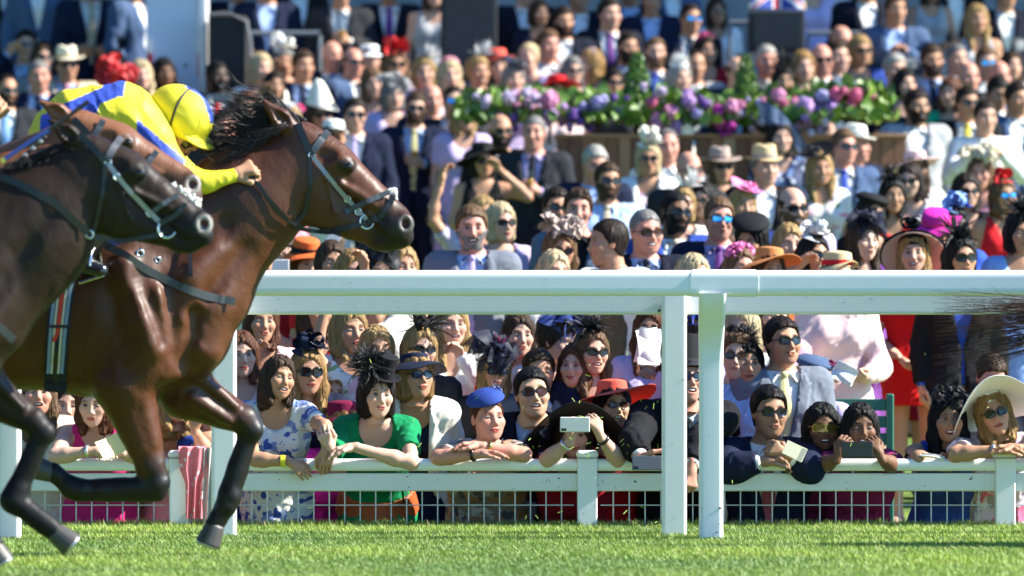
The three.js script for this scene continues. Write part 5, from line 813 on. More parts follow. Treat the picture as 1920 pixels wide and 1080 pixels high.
// ---------------------------------------------------------------- the crowd on the lawn and the steps: x and y of the hair's top in the photograph, then how each looks
const CROWD = `
47 54 m p short:dbrown suit:navy:lblue:sky glasses=sun pose=brow: yaw=5 | man in navy suit and blue tie shading his eyes, top left corner
80 79 w p mid:brown cap:grey glasses=round | woman in sunglasses behind the hand-raising man at top left
73 110 m r crop:silver suit:navy:lblue:navy | white-haired man in navy suit left of the cream panama hat
125 90 m t short:brown suit:beige:lblue:pink hat=fedora:cream:straw glasses=sun | man in cream panama hat, cream jacket and pink tie
10 138 m t recede:dbrown suit:charcoal:white:sky glasses=sun beard=dbrown | bearded man with thinning hair and sky blue tie at the left edge
214 94 w f mid:brown cap:navy hat=feather:navy | brown-haired woman with navy feathers above the big red flower hat
216 136 w p mid:dbrown cap:dred hat=ruffle:red::1.25 | woman in huge red ruffled flower hat behind the yellow jockey
263 112 w f long:pblonde cap:blush | blonde woman just right of the huge red flower hat
308 108 w b long:black cap:blush | dark-haired woman in blush pink below the pale pillar
342 84 m b crop:black suit:navy:white:dred beard=black pitch=4 | bearded man in navy suit in front of the pale pillar
406 111 m d crop:black suit:charcoal:white:red pose=:fore beard=black | man with red tie holding a grey phone right of the pillar
462 85 m p short:brown suit:charcoal:lblue glasses=sun | man in sunglasses and open blue shirt before the black equipment case
487 100 w p bob:pblonde cap:ivory | blonde woman half hidden beside the man in open blue shirt
532 88 w t updo:silver cap:white hat=loops:white:ivory:1.1 pose=brow: | silver-haired woman in looped white hat raising her hand
567 92 m t short:brown suit:navy:lblue:navy | brown-haired man in dark suit right of the looped white hat
622 77 m r bald suit:navy:white:blue | bald man in navy suit and white collar below the standing charcoal suit
663 87 m r sides:lbrown suit:blueg:white:navy glasses=sun turn=45 yaw=30 | balding man in slate jacket turned sideways left of the red feathers
692 84 w p bob:lbrown cap:jade hat=cap:white | person in white cap left of the red feather headpiece
742 92 w t long:lbrown cap:mauvep hat=bow:red::1.1 glasses=sun pose=mouth: | woman with tall red bow headpiece and bracelet
795 106 w p bob:blonde cap:mauve hat=feather:white::0.7 | blonde woman with fringe right of the red bow headpiece
808 158 m r bald suit:navy:white | bald man between the two men with mirrored and dark glasses
777 172 m p short:brown suit:navy:lblue:pale glasses=sun beard=brown pose=:drink yaw=6 | man in navy suit with pale yellow tie holding a drink
847 158 m p crop:dbrown suit:charcoal:white:red glasses=sun:blue pose=:fore | man with blue mirrored glasses and red tie left of the flower bank
664 182 m p short:dbrown suit:navy:white:lilac glasses=sun yaw=8 | man in navy suit with pink tie and pocket square behind the horse's forehead
600 186 w t bob:brown cap:black hat=cone:ivory::1.1 glasses=big | woman in tall cream hat above the brown horse's poll
628 224 w t crop:brown cap:ivory hat=cap:white yaw=150 | small person in white cap just above the horse's browband
512 133 w o bob:dbrown cap:black pose=brow: | dark-haired woman peering under her hand right of the yellow helmet
542 198 w p bob:blonde cap:pink hat=flower:white:hot:0.7 | woman with white pompom and pink fascinator above the horse's ears
463 172 w t updo:auburn cap:burgundy | auburn-haired woman behind the horse's flying mane
421 205 m r short:dbrown suit:charcoal:white | dark-haired man between the helmet and the mane
493 215 w f mid:lbrown cap:black | woman seen through the strands of the horse's mane
896 104 w t updo:blonde cap:mauvep hat=feather:silver:white:0.8 | woman with blonde updo and silver feathers left of the flower bank
933 94 w p mid:brown cap:purple hat=wide:coral::0.75 | woman in bright red wide hat behind the blonde updo
962 119 w p bob:silver cap:lilac hat=disc:navy:navy:0.9 | grey-haired woman with navy saucer hat behind the flowers
992 79 w p crop:pblonde cap:lilac yaw=-30 | woman with cropped pale hair and lilac dress looking left
1027 53 m r short:lbrown suit:lgrey:white | sunlit man with swept hair and white scarf above the red hat
1038 143 w t bob:dbrown cap:blush hat=wide:red::1.05 roll=-8 | woman in scarlet wide-brimmed hat right behind the flowers
1108 92 w p long:gold cap:ivory hat=flower:blush::0.5 yaw=-60 | woman with long golden hair turned aside left of the cone tree
1072 106 w p bob:grey cap:lgrey glasses=round | grey-haired woman in glasses beside the long golden hair
1056 10 m t short:dbrown suit:dnavy:white beard=dbrown shade | bearded man with open collar in the shade at top centre
1085 -38 m t short:dbrown suit:dnavy:white | man with a wide white shirt front at top centre, head cut off
1142 -6 m p short:dbrown suit:dnavy:white:purple | man in the shade with a purple tie at top centre
1176 58 m t crop:dbrown suit:charcoal:lblue beard=black | bearded man in the shade left of the first cone tree
1228 67 m p crop:lbrown suit:navy:white:blue beard=lbrown yaw=8 | bearded man in white shirt and blue tie right of the first cone tree
1274 118 w p bob:white cap:ivory hat=puff:white::0.7 | woman in fluffy white hat between the cone trees
1302 92 m t recede:dbrown suit:lgrey:white | tanned man in pale grey jacket right of the fluffy white hat
1221 -28 m t short:brown suit:navy:lblue | man in open light blue shirt in the shade at the top edge
1293 4 m t crop:dbrown suit:navy:white:navy glasses=sun:blue | man in the shade with blue mirrored glasses and white shirt
1343 -4 w t mid:brown cap:white glasses=big | woman in white top in the shade left of the flag
1324 64 w t bob:dbrown cap:dred hat=flower:hot::0.6 | woman with hot pink headpiece in the shade left of the flag cabinet
1150 128 w t mid:black cap:charcoal glasses=sun | dark-haired woman in sunglasses left behind the first cone tree
1382 104 m p sides:brown suit:navy:lblue glasses=sun | balding man in sunglasses just left of the second cone tree
1438 81 m r crop:white suit:charcoal:cream:ivory | pink-faced white-haired man right of the second cone tree
1468 124 w o bob:black cap:black hat=puff:black::1.0 | woman in puffy black feather hat behind the pink flowers
1571 74 m p crop:brown suit:charcoal:white jaw=0.004 | tall man in dark suit and open white shirt behind the flowers
1577 48 m r bald suit:charcoal:white | bald man directly behind the tall man in open white shirt
1541 80 m r sides:brown suit:slate:white glasses=sun | red-faced man in sunglasses left of the tall man behind the flowers
1679 98 m p short:white suit:navy:white | white-haired pale man in navy right of the flower bank
1748 81 m t short:brown suit:lgrey:lblue:navy beard=brown | bearded man in pale grey jacket and dark tie at upper right
1696 129 w p bob:black cap:charcoal hat=feather:silver::0.7 | woman with black fringe and small silver feathers at upper right
1718 166 m o short:dbrown suit:lgrey:white beard=dbrown | dark bearded man in grey jacket beside the end of the flowers
1783 146 w p mid:auburn cap:jade yaw=-20 | auburn-haired woman in green dress at the right
1812 160 m t short:dbrown suit:black:white:yellow glasses=sun | man in sunglasses with yellow tie beside the green dress
1846 186 m p short:dbrown shirt:white: pose=phone:phone yaw=12 trousers=charcoal | young man in white shirt holding up a phone
1867 139 m t short:black suit:grey:white pitch=16 | dark-haired man in grey jacket looking down behind the white shirt
1849 86 m p short:lbrown suit:navy:white glasses=sun:blue | man with blue mirrored glasses at the upper right edge
1873 114 m r bald suit:navy:lblue | bald man below the blue mirrored glasses at upper right
1894 96 w p long:brown cap:white hat=feather:white::0.8 | brown-haired woman with white feathers at the upper right edge
1815 116 m r bald suit:charcoal:white | bald man left of the man in blue mirrored glasses at upper right
1793 80 m p crop:grey suit:slate:lblue | grey-haired man in the shade at upper right
1745 -44 w t mid:brown dress:lgrey pose=fore:fore | woman in sleeveless pale grey dress in the shade, head cut off
1831 8 w t long:blonde vee:lgrey | woman with long blonde hair in pale dress in the shade
1678 -14 m t short:brown suit:blueg:lblue pose=clap:clap | man in blue suit clapping in the shade at upper right
1522 -62 w p mid:brown cap:lilac | woman in lilac right of the flag, head cut off
638 -46 m t short:brown suit:charcoal:white:slate pose=:drink | man in charcoal suit with a glass in the shade, head cut off
730 -54 m t short:brown suit:dnavy:white:purple | man in dark navy suit with white shirt in the shade, head cut off
813 -42 w p mid:brown dress:lgrey | woman in pale dress in the shade left of the tall black cabinet
170 -64 m t short:brown suit:navy:white:beige pose=fore:fore | broad man in navy suit with beige tie in the shade at top left
255 -60 m t short:brown suit:blueg:white turn=60 | man in blue suit beside the pillar, head cut off
72 -90 m t short:brown suit:blueg:white | man in blue trousers on the steps at top left, head cut off
18 -70 m t short:brown suit:black:white | man in black on the steps at the top left corner, head cut off
448 -60 m t short:brown suit:dnavy:white | man in dark navy on the steps right of the pillar, head cut off
500 -58 m t short:brown suit:navy:lblue | man in navy behind the grey railing, head cut off
560 -66 m t short:brown suit:black:white | man in black behind the looped white hat, head cut off
985 -50 m p short:brown suit:dnavy:white | man in dark suit right of the tall black cabinet, head cut off
1010 0 w t bob:brown cap:navy | brown-haired woman in navy in the shade above the sunlit swept hair
1180 -52 m t short:black suit:dnavy:lblue | man in dark navy between two shaded men at top centre, head cut off
1260 -66 m t short:brown suit:blueg:white | man in dark blue behind the blue mirrored glasses, head cut off
1580 -72 m t short:brown suit:black:white | man in black right of the flag, head cut off
1625 -60 m t short:brown suit:dnavy:white | man in dark navy beside the clapping man, head cut off
1790 -70 m t short:brown suit:black:white | man in black between the two pale dresses, head cut off
1885 -40 m t short:brown suit:dnavy:white | man in dark navy at the top right corner, head cut off
1612 66 w t bob:blonde cap:royal glasses=sun | blonde woman in royal blue in front of the clapping man
1505 95 w p bob:gold cap:navy | golden-haired woman behind the puffy black feather hat
905 270 w t bob:black vee:black hat=wide:black::1.0 glasses=big pose=drink:brow yaw=14 | woman in black wide hat and sunglasses shading her eyes with a drink
938 214 m t bald suit:black:white glasses=sun beard=black | bald man in sunglasses left below the flowers
1000 214 m r crop:silver suit:charcoal:lilac:charcoal pose=:drink yaw=-8 jaw=0.004 | grey-haired man in dark jacket with patterned tie and white pocket square
885 382 m r short:lbrown suit:grey:lblue:lilac beard=grey pose=fore: yaw=4 jaw=0.005 | big grey-bearded man in grey suit just above the rail
938 380 w p bob:pblonde cap:lilac glasses=sun | blonde woman in sunglasses and lilac beside the grey-bearded man
902 367 w t long:blonde cap:mauvep pose=up: | blonde woman with raised bare arm behind the grey-bearded man
1048 425 w t long:lbrown cap:taupe hat=ruffle:taupe::0.85 glasses=sun pitch=10 | woman in fancy taupe hat looking down just above the rail
1037 470 w p mid:pblonde cap:ivory | fair-haired woman low behind the rail under the taupe hat
1041 349 m t short:dbrown suit:black:charcoal glasses=sun beard=grey | man in sunglasses and dark clothes left of the spiky-haired man
1082 351 m r quiff:brown suit:slate:black yaw=2 | spiky brown-haired man in black shirt at the middle
1112 269 m r short:white suit:navy:lblue pitch=12 | pink-faced white-haired man looking down behind the light blue shirt
1137 302 m t short:brown shirt:lblue:beige glasses=sun beard=brown fat=0.02 trousers=navy | big man in light blue shirt with beige tie
1214 266 w t bob:pblonde open:white:mauvep hat=loops:ivory:white:1.0 glasses=sun yaw=5 | woman in white jacket and ornate white hat at the middle
1250 239 m r recede:grey vest:blueg:white | smiling balding man in blue waistcoat behind the ornate white hat
1291 284 m r bald suit:charcoal:white glasses=sun:brown | bald ruddy man with brownish sunglasses right of the white jacket
1350 281 w t bob:lbrown open:lgrey:blue hat=fedora:taupe:taupe:1.15 glasses=sun | woman in taupe brimmed hat with white scarf
1210 389 m r crop:silver suit:dnavy:lblue:navy glasses=sun:brown jaw=0.004 | stout silver-haired man in sunglasses and navy blazer
1263 356 m b crop:black suit:royal:white:beige glasses=sun beard=black | black-bearded man in bright navy suit and beige tie
1277 350 w p bob:blonde cap:ivory hat=feather:white:white:0.9 | blonde woman with white feathers hidden behind the black-bearded man
1318 343 w p long:black cap:redp glasses=round yaw=-20 | long-dark-haired woman in red print and round sunglasses
1347 367 m r short:lbrown suit:navy:lilac:purple glasses=sun:blue yaw=10 jaw=0.004 | ruddy man with blue mirrored glasses and purple tie
1391 352 w t bob:blonde cap:black hat=disc:bubble:bubble:1.0 | woman with bubblegum pink headpiece and black lace veil
1298 477 w p bob:pblonde cap:ivory yaw=40 | head of very fair hair peeping over the rail joint
1142 409 m t short:dbrown vest:olive:white yaw=-75 turn=-40 jaw=0.004 | dark-haired man in olive waistcoat seen in profile facing left
1433 276 m p short:grey suit:black:white:none hat=trilby:straw:taupe | man in straw trilby and black jacket
1463 226 w p mid:dbrown cap:floraln hat=sash:blueg | woman in navy floral dress under a sweeping blue sash hat
1537 284 w t long:blonde cap:floralw hat=disc:black:black:1.1 flip mouth=open | smiling blonde woman with black saucer hat and white floral dress
1580 240 m r short:lbrown suit:blueg:white:blue glasses=sun jaw=0.005 | ruddy man in sunglasses with bright blue tie right of the black saucer hat
1604 238 m r short:silver suit:navy:white hat=fedora:ivory:lgrey turn=30 yaw=60 | grey-haired man in ivory hat behind the ruddy man with bright blue tie
1486 347 m p sides:brown shirt:lilac:purple glasses=sun beard=lbrown | bald-topped man in lilac shirt and purple tie
1412 404 w t bob:black cap:charcoal hat=beret:black pitch=20 yaw=-25 | woman in black beret with lowered face
1440 468 w t bob:brown cap:orange hat=wide:burnt::0.95 | woman in burnt orange wide hat peeping over the rail
1388 462 w p bob:lbrown cap:pink hat=flower:bubble::0.75 | woman with pink petal headpiece low behind the rail
1523 440 w t bob:black cap:black hat=loops:silver:white:0.8 glasses=big pose=brow:mouth mouth=open | woman in black with silver looped hat and sunglasses raising her hands
1617 413 w f long:brown cap:purple hat=net:navy::0.8 | smiling brown-haired woman with navy net headpiece
1632 367 w t bob:dbrown cap:black hat=beret:black glasses=sun | woman in black beret and dark sunglasses at right
1716 285 w b long:brown cap:floralw hat=wide:blush::1.0 | dark-skinned woman in wide blush hat with white flowers
1672 334 w o mid:black dress:red hat=spray:black::0.6 pose=clasp:clasp | dark-haired woman in red knee-length dress and black feathers
1708 306 w f mid:dbrown cap:floralw glasses=cat yaw=-15 | pale dark-haired woman in sunglasses below the blush hat
1755 392 w t bob:dbrown cap:dred hat=wide:magenta:hot:0.85 pitch=22 roll=12 | woman hidden under a big wide magenta hat
1713 438 w p mid:gold mini:red hat=bowl:blush:black:0.88 yaw=-4 pitch=-4 pose=clasp:clasp | fair woman in short red dress framed by a huge pale hat with black edge
1786 387 w d bob:black cap:blue hat=loops:sky:blue:0.8 | dark-skinned woman with bright blue looped headpiece
1800 442 w t bob:black suit:black:blue hat=spray:black::0.75 glasses=big | woman in black with bushy black feathers and big sunglasses
1811 325 w p mid:dbrown cap:black glasses=cat mouth=open | laughing dark-haired woman in black at right
1839 292 w r bob:lbrown cap:pink hat=ruffle:cream::0.9 yaw=-10 | ruddy woman in ruffled cream hat at right
1883 334 w t mid:lbrown vee:red hat=bow:red::0.7 glasses=sun:blue | woman in red dress with blue mirrored sunglasses at right
1913 398 w t bob:black cap:sky hat=puff:black::0.9 | woman in black feather hat at the right edge
1906 152 m t short:dbrown suit:blueg:white | man in dark blue jacket at the right edge
570 448 w p mid:auburn cap:dred hat=wide:orange:black:0.85 pitch=15 | woman in orange straw hat under the brown horse's jaw
622 452 w t mid:brown cap:red pose=:phone | woman in red holding up a white phone under the horse's jaw
662 468 w p long:gold cap:red | golden-haired woman in red below the horse's bit
702 470 w t bob:dbrown cap:ivory hat=net:charcoal::0.7 | woman with dark gauze headpiece below the horse's chin
752 462 w t mid:blonde cap:white pose=:mouth | blonde woman in white right of the horse's chin
531 446 w p mid:brown fullcap:ivory pose=phone:phone | woman in ivory sleeves beside the horse's throat
1570 476 w p bob:brown fullcap:blush hat=wide:straw:red:0.62 pose=fore:fore | woman in pink blouse and straw hat with red band
845 566 w p long:blonde blouse:white mouth=open pose=:mouth fine | blonde woman in white shirt laughing under the second rail
972 587 w p mid:brown cap:red fine yaw=12 | brown-haired woman in red top under the second rail
1218 576 w t long:auburn cap:lilac glasses=round:gold fine yaw=-8 pose=:phone | auburn-haired woman in lilac holding a white programme
1392 572 w p mid:pblonde cap:ivory glasses=round fine yaw=-15 | fair woman in round sunglasses right of the jointed post
1034 592 w p updo:brown cap:blush hat=net:royal::0.85 yaw=60 pitch=15 fine | woman with royal blue net headpiece bending sideways
705 612 w t bob:blonde cap:floralw fine pose=up:mouth yaw=14 | blonde woman with arm raised high and silver bracelet
786 612 w p bob:blonde cap:charcoal hat=spray:black::0.9 flip glasses=sun fine | blonde woman with black feather spray behind the navy veil hat
1108 617 w p long:lbrown cap:navy hat=spray:black::0.65 glasses=cat mouth=open fine | laughing woman in cat-eye sunglasses with long light brown hair
488 560 w t mid:auburn cap:blush fine pose=mouth: | woman in blush lace beside the left post
590 540 w t mid:brown dress:red pose=up:up | woman in red dress with both arms raised, left
1310 596 w p mid:brown cap:lilac hat=bow:blue::0.7 fine | woman with bright blue bow between the two posts
1852 655 m r short:brown suit:dnavy:royal pitch=25 fine | brown-haired man looking down behind the wide pale hat
1075 646 w p long:auburn cap:coral fine yaw=-14 | auburn-haired woman with serious look behind the coral hat
1011 652 m t short:brown suit:grey:white fine yaw=10 | short-haired man in grey jacket behind the laughing man
925 656 w t mid:blonde cap:charcoal hat=net:navy:hot:1.0 glasses=big fine yaw=12 | blonde woman in sunglasses with navy and pink gauze headpiece
1379 622 m f quiff:lbrown suit:lblue:lblue:none glasses=sun:brown fine yaw=-6 | pale young man with quiff and sunglasses right of the jointed post
1400 640 w t bob:black cap:black hat=puff:black::0.8 fine | woman with black feather hat behind the young man's ear
1467 592 m t short:dbrown suit:grey:white:pale glasses=sun fine yaw=24 pitch=-4 jaw=0.002 | tall man in grey suit with pale yellow tie and sunglasses
736 150 w p bob:grey cap:lilac hat=net:lgrey::0.7 | woman with pale grey gauze hat left of the man with pale yellow tie
868 186 w p mid:blonde cap:lilac | blonde woman in lavender at the left end of the flower bank
700 128 w p mid:lbrown cap:pink | woman in pink left below the tall red bow headpiece
842 110 w p bob:pblonde cap:blush hat=flower:pink::0.6 | pale blonde woman with pink flower below the tall black cabinet
1478 420 w p mid:blonde cap:white | blonde woman in white behind the burnt orange hat
655 574 w t mid:blonde cap:white fine | woman in white dress behind the woman with the arm raised high
622 702 w p bob:gold cap:pink hat=flower:pink::0.7 fine | fair woman with pink rosette hat left of the tilted black top hat
452 622 w p mid:auburn cap:blush fine | auburn-haired woman in blush right beside the left post
1060 560 w p bob:blonde cap:white fine | blonde woman in white above the auburn-haired woman with serious look
1445 545 w p mid:lbrown cap:pink fine | woman in pink just behind the tall man in grey suit
`;
// ---- read the list, then let each one stand on the ground along the line of sight
const people = CROWD.trim().split('\n').map((l) => {
  const [spec, label] = l.split(' | '), [x, y, sex, skin, hair, outfit, ...kv] = spec.trim().split(/\s+/), o = { px: +x, py: +y, sex, skin, hair, outfit, label };
  for (const t of kv) { const [k, v] = t.split('='); o[k] = v === undefined ? true : ['glasses', 'hat', 'beard', 'pose', 'mouth', 'trousers'].includes(k) ? v : +v; }
  return o;
});
function headTop(o) { return (o.sex === 'm' ? 1.765 : 1.752) + (o.hair === 'bald' ? -0.012 : 0); }
{
  for (const o of people) {
    o.H0 = headTop(o); o.rng = o.sex === 'm' ? [0.94, 1.09] : [0.87, 1.03]; o.s = o.sex === 'm' ? 1.0 : 0.95;
    let best = 1e9; for (let d = 29.6; d < 58; d += 0.02) { const e = Math.abs(EYE + (HOR - o.py) / F * d - ground(d) - o.H0 * o.s); if (e < best - 1e-4) { best = e; o.d = d; } if (e < 0.02 && d > 30) break; }
    if (o.px > 860 && o.px < 1730) o.d = o.py > 205 ? Math.min(o.d, 43.3) : Math.max(o.d, 44.8);
  }
  const ok = (o, d) => { if (d < 29.9 || d > 58.2) return 0; if (o.px > 860 && o.px < 1730) { if (o.py > 205 && d > 43.35) return 0; if (o.py <= 205 && d < 44.75) return 0; } const s = (EYE + (HOR - o.py) / F * d - ground(d)) / o.H0; return s > o.rng[0] && s < o.rng[1]; };
  for (let it = 0; it < 160; it++) for (let i = 0; i < people.length; i++) for (let j = i + 1; j < people.length; j++) {
    const a = people[i], b = people[j], dx = ((a.px - 960) * a.d - (b.px - 960) * b.d) / F, dz = a.d - b.d; const q = Math.hypot(dx / 0.46, dz / 0.42); if (q >= 1) continue;
    const near = (a.py > b.py) === (a.d < b.d) || a.d === b.d ? 1 : -1; const sgn = a.py > b.py ? -1 : 1, st = 0.03; void near;
    if (ok(a, a.d + sgn * st)) a.d += sgn * st; if (ok(b, b.d - sgn * st)) b.d -= sgn * st;
  }
  for (const o of people) {
    o.s = (EYE + (HOR - o.py) / F * o.d - ground(o.d)) / o.H0;
    const h = hash(o.label), h2 = hash(o.label + 'b'); o.yaw ??= 8 + 20 * h; o.pitch ??= -3 + 6 * h2; o.roll ??= -4 + 8 * hash(o.label + 'c'); o.turn ??= o.yaw * 0.5 - 4; o.yaw -= o.turn; if (Math.abs(o.yaw) > 70) { o.turn += Math.sign(o.yaw) * (Math.abs(o.yaw) - 70); o.yaw = Math.sign(o.yaw) * 70; }
    if (o.pose) { const [l, r] = o.pose.split(':'); o.arms = { l: l || 'down', r: r || 'down' }; }
    o.pos = [at(o.px, 0, o.d)[0] - 0.03 * Math.sin(o.turn * rad), ground(o.d), CZ - o.d - 0.02]; o.scale = o.s; o.wide = -0.04 + 0.09 * h2; o.jaw = (o.jaw ?? 0) + (h - 0.5) * 0.0 ;
    o.nose ??= 0; o.done = buildPerson(o);
  }
}

// ---------------------------------------------------------------- horses. Each is laid out side-on in rows and columns of the photograph at its own distance
const coatBump = tex(256, 256, (u, v) => { const a = 0.5 + 0.35 * tn(u, v * 0.35, 70, 13) + 0.25 * tn(u, v, 9, 17); return [a, a, a]; }, { rep: [3, 3] });
const coat = (key, rough = 0.46, spec = 0.7) => mat([1, 1, 1], { key: 'coat' + key, roughness: rough, vertexColors: true, bumpMap: coatBump, bumpScale: 0.001, specularIntensity: spec });
const leather = mat([0.014, 0.014, 0.016], { roughness: 0.42, bumpMap: bumpSkin, bumpScale: 0.0006 }), leatherG = mat([0.06, 0.066, 0.076], { roughness: 0.4 }), steel = mat([0.7, 0.7, 0.7], { metalness: 1, roughness: 0.18 }), hoofM = mat([0.06, 0.055, 0.05], { roughness: 0.45, bumpMap: bumpHair, bumpScale: 0.001 }), shoeM = mat([0.5, 0.5, 0.5], { metalness: 0.9, roughness: 0.35 });
const hairStrandM = (c) => mat(c, { key: 'strand' + c, roughness: 0.38, specularIntensity: 0.9 });
function strands(list, r = 0.0022) {                       // thin tapered locks; each a list of points
  const L = []; for (const pts of list) L.push(tube(pts, r * R(0.7, 1.3), r * 0.15, 7, 4)); return merge(L);
}
function makeHorse(s) {
  const k = F / s.d, gy = HOR + EYE / s.d * F, ox = s.ox, J = ([x, y, z = 0]) => [(x - ox) / k, (gy - y) / k, z / k];
  const t = thing('horse', s.label, 'horse', [at(ox, 0, s.d)[0], 0, CZ - s.d]);
  const cone = (a, b, ra, rb, kk = 20, zs = 1) => Cn(J(a), J(b), ra / k, rb / k, kk / k, zs), ell = (c, r, kk = 15) => El(J(c), r.map((v) => v / k), kk / k);
  // head: drawn once, then turned and scaled so that eye and nostril fall where they should
  const E0 = [652, 312], N0 = [760, 420], [e1, n1] = [s.eye, s.nostril], v0 = [N0[0] - E0[0], N0[1] - E0[1]], v1 = [n1[0] - e1[0], n1[1] - e1[1]], l0 = v0[0] ** 2 + v0[1] ** 2;
  const ca = (v0[0] * v1[0] + v0[1] * v1[1]) / l0, sa = (v0[0] * v1[1] - v0[1] * v1[0]) / l0, hsz = Math.hypot(ca, sa);
  const H = ([x, y, z = 0]) => { const X = x - E0[0], Y = y - E0[1]; return [e1[0] + X * ca - Y * sa, e1[1] + X * sa + Y * ca, z * hsz]; };
  const hc = (a, b, ra, rb, kk = 14, zs = 1) => cone(H(a), H(b), ra * hsz, rb * hsz, kk, zs), he = (c, r, kk = 10) => ell(H(c), r.map((v) => v * hsz), kk);
  const head = [hc([568, 268], [624, 306], 40, 43, 16, 1), hc([588, 345], [596, 352], 66, 62, 22, 1.6), hc([648, 326], [738, 410], 38, 29, 16, 1.12), hc([606, 385], [700, 436], 44, 25, 18, 1.4), he([738, 428], [33, 35, 29], 16), he([752, 444], [22, 20, 23], 12), he([720, 457], [27, 17, 19], 12)];
  for (const z of [-1, 1]) {
    head.push(he([640, 305, z * 30], [22, 16, 15], 14), he([652, 313, z * 37], [14, 11, 7], 5), hc([640, 345, z * 36], [700, 383, z * 25], 6, 5, 10), he([758, 418, z * 19], [17, 19, 12], 8), sub(he([761, 420, z * 31], [9, 12.5, 11], 5)), sub(hc([770, 456, z * 22], [718, 446, z * 26], 2.6, 2, 5)), hc([552, 244, z * 22], [528, 222, z * 27], 15, 17, 10, 1), hc([528, 222, z * 27], [497, 192, z * 32], 17, 4, 8, 1), sub(hc([534, 228, z * 44], [508, 203, z * 42], 12, 4, 6)), sub(he([612, 292, z * 44], [16, 10, 8], 14)), hc([690, 400, z * 22], [735, 440, z * 22], 4, 4, 8));
    head.push(hc([612, 330, z * 38], [628, 400, z * 30], 4, 3, 9)); }
  const body = s.body.map((q) => cone(...q)), grooves = (s.grooves ?? []).map(([a, b, ra, rb, kk]) => sub(cone([a[0], a[1], a[2] * 1.15], [b[0], b[1], b[2] * 1.15], ra, rb, kk * 1.9))), ridges = (s.ridges ?? []).map((q) => cone(...q));
  const dark = s.dark.map((q) => cone(...q));
  const light = [...body, ...ridges, ...head], all = [...body, ...ridges, ...grooves, ...head, ...dark], fAll = field(all), fl = field(light), fd = field(dark), muz = J(H([748, 440])), brow = J(H([652, 313]));
  const rip = (x, y, z) => 0.006 * noise(x * 8 + y * 3, y * 6, z * 8) + 0.0022 * noise(x * 26 - y * 9, y * 16 + x * 6, z * 26) + 0.0016 * (0.4 - Math.abs(noise(x * 17 + y * 12, y * 14 - x * 6, z * 9)));
  const f = (x, y, z) => fAll(x, y, z) - rip(x, y, z);
  const c0 = s.coat, c1 = s.points;
  const geo = net(f, bounds([...body, ...head, ...dark], 0.02), s.cell, { lip: 1.7, color: (x, y, z) => {
    const q = sstep(-0.035, 0.03, fl(x, y, z) - fd(x, y, z) + 0.02 * noise(x * 20, y * 20, z * 20)), m = 1 - sstep(0.06, 0.16, Math.hypot(x - muz[0], y - muz[1]) + 0.02 * noise(x * 25, y * 25, z * 9)), e = 1 - sstep(0.03, 0.055, Math.hypot(x - brow[0], (y - brow[1]) * 1.25));
    const n = 1 + 0.12 * noise(x * 5, y * 5, z * 5) + 0.08 * noise(x * 26, y * 40, z * 26); let c = mul(c0, n); if (s.shadeBack) c = mixc(c, s.shadeBack, sstep(0, 1, clamp(0.5 + noise(x * 2, y * 2, 5), 0, 1)) * 0.6);
    c = mixc(c, c1, clamp(Math.max(q, m * 0.93, e * 0.8), 0, 1)); const nz = Math.min(1, Math.hypot((x - J(H([761, 420]))[0]) / 0.04, (y - J(H([761, 420]))[1]) / 0.045)); if (m > 0.4) c = mixc(s.nose ?? [0.16, 0.14, 0.13], c, sstep(0.55, 1, nz)); if (nz < 0.42) c = [0.08, 0.02, 0.018]; return c; } });
  part(t, 'body', geo, coat(s.key, s.rough, s.spec));
  for (const z of [-1, 1]) { const g = new THREE.SphereGeometry(9.5 * hsz / k, 16, 12), p = J(H([653, 313, z * 38.5])); g.translate(...p); part(t, 'eye', g, mat([0.008, 0.006, 0.005], { roughness: 0.05 })); }
  for (const [p, dir, sc = 1] of s.hooves) {                // a hoof: flared wall, flat sole with a shoe
    const u = unit([dir[0], -dir[1], 0]), w = sc / k * 1.0, g = lathe([[0.001, 0], [17, 0], [19, 8], [24, 40], [23.5, 43], [0.001, 43]].map(([a, b]) => [a * w, b * w]), 20), m = new THREE.Matrix4().makeRotationFromQuaternion(new THREE.Quaternion().setFromUnitVectors(V(0, 1, 0), V(...u))).setPosition(...J(p));
    const h = part(t, 'hoof', moved(g, m), hoofM); part(h, 'shoe', moved(moved(new THREE.TorusGeometry(19 * w, 4 * w, 6, 24, 5).rotateX(Math.PI / 2), M4([0, 44 * w, 0], [0, 2.2, 0])), m), shoeM);
  }
  const surf = (x, y, side = 1) => { let z = 0.5 * side; for (let i = 0; i < 90; i++) { const d = f(x, y, z); if (d < 0.0008) break; z -= side * Math.max(0.0015, d * 0.5); if (z * side < -0.02) return 0.0; } return z; };
  const strap = (pts, w, off = 0.003, th = 0.004, side = 1, flat) => {           // a band laid over the coat on the side named
    const c = new THREE.CatmullRomCurve3(pts.map((p) => V(...J(p))), false, 'catmullrom', 0.2), n = Math.max(10, Math.round(c.getLength() / 0.014)), P = [], I = [], hw = w / k / 2;
    const raw = []; let Z = []; for (let i = 0; i <= n; i++) { const p = c.getPointAt(i / n); raw.push([p.x, p.y, flat !== undefined ? lerp(...flat, i / n) : surf(p.x, p.y, side)]); }
    if (flat === undefined) { Z = raw.map((_, i) => Math.max(...raw.slice(Math.max(0, i - 1), i + 2).map((q) => q[2] * side))); Z = Z.map((_, i) => { const s = Z.slice(Math.max(0, i - 3), i + 4); return s.reduce((p, q) => p + q, 0) / s.length; }); raw.forEach((q, i) => { q[2] = side * Math.max(Z[i], q[2] * side); }); }
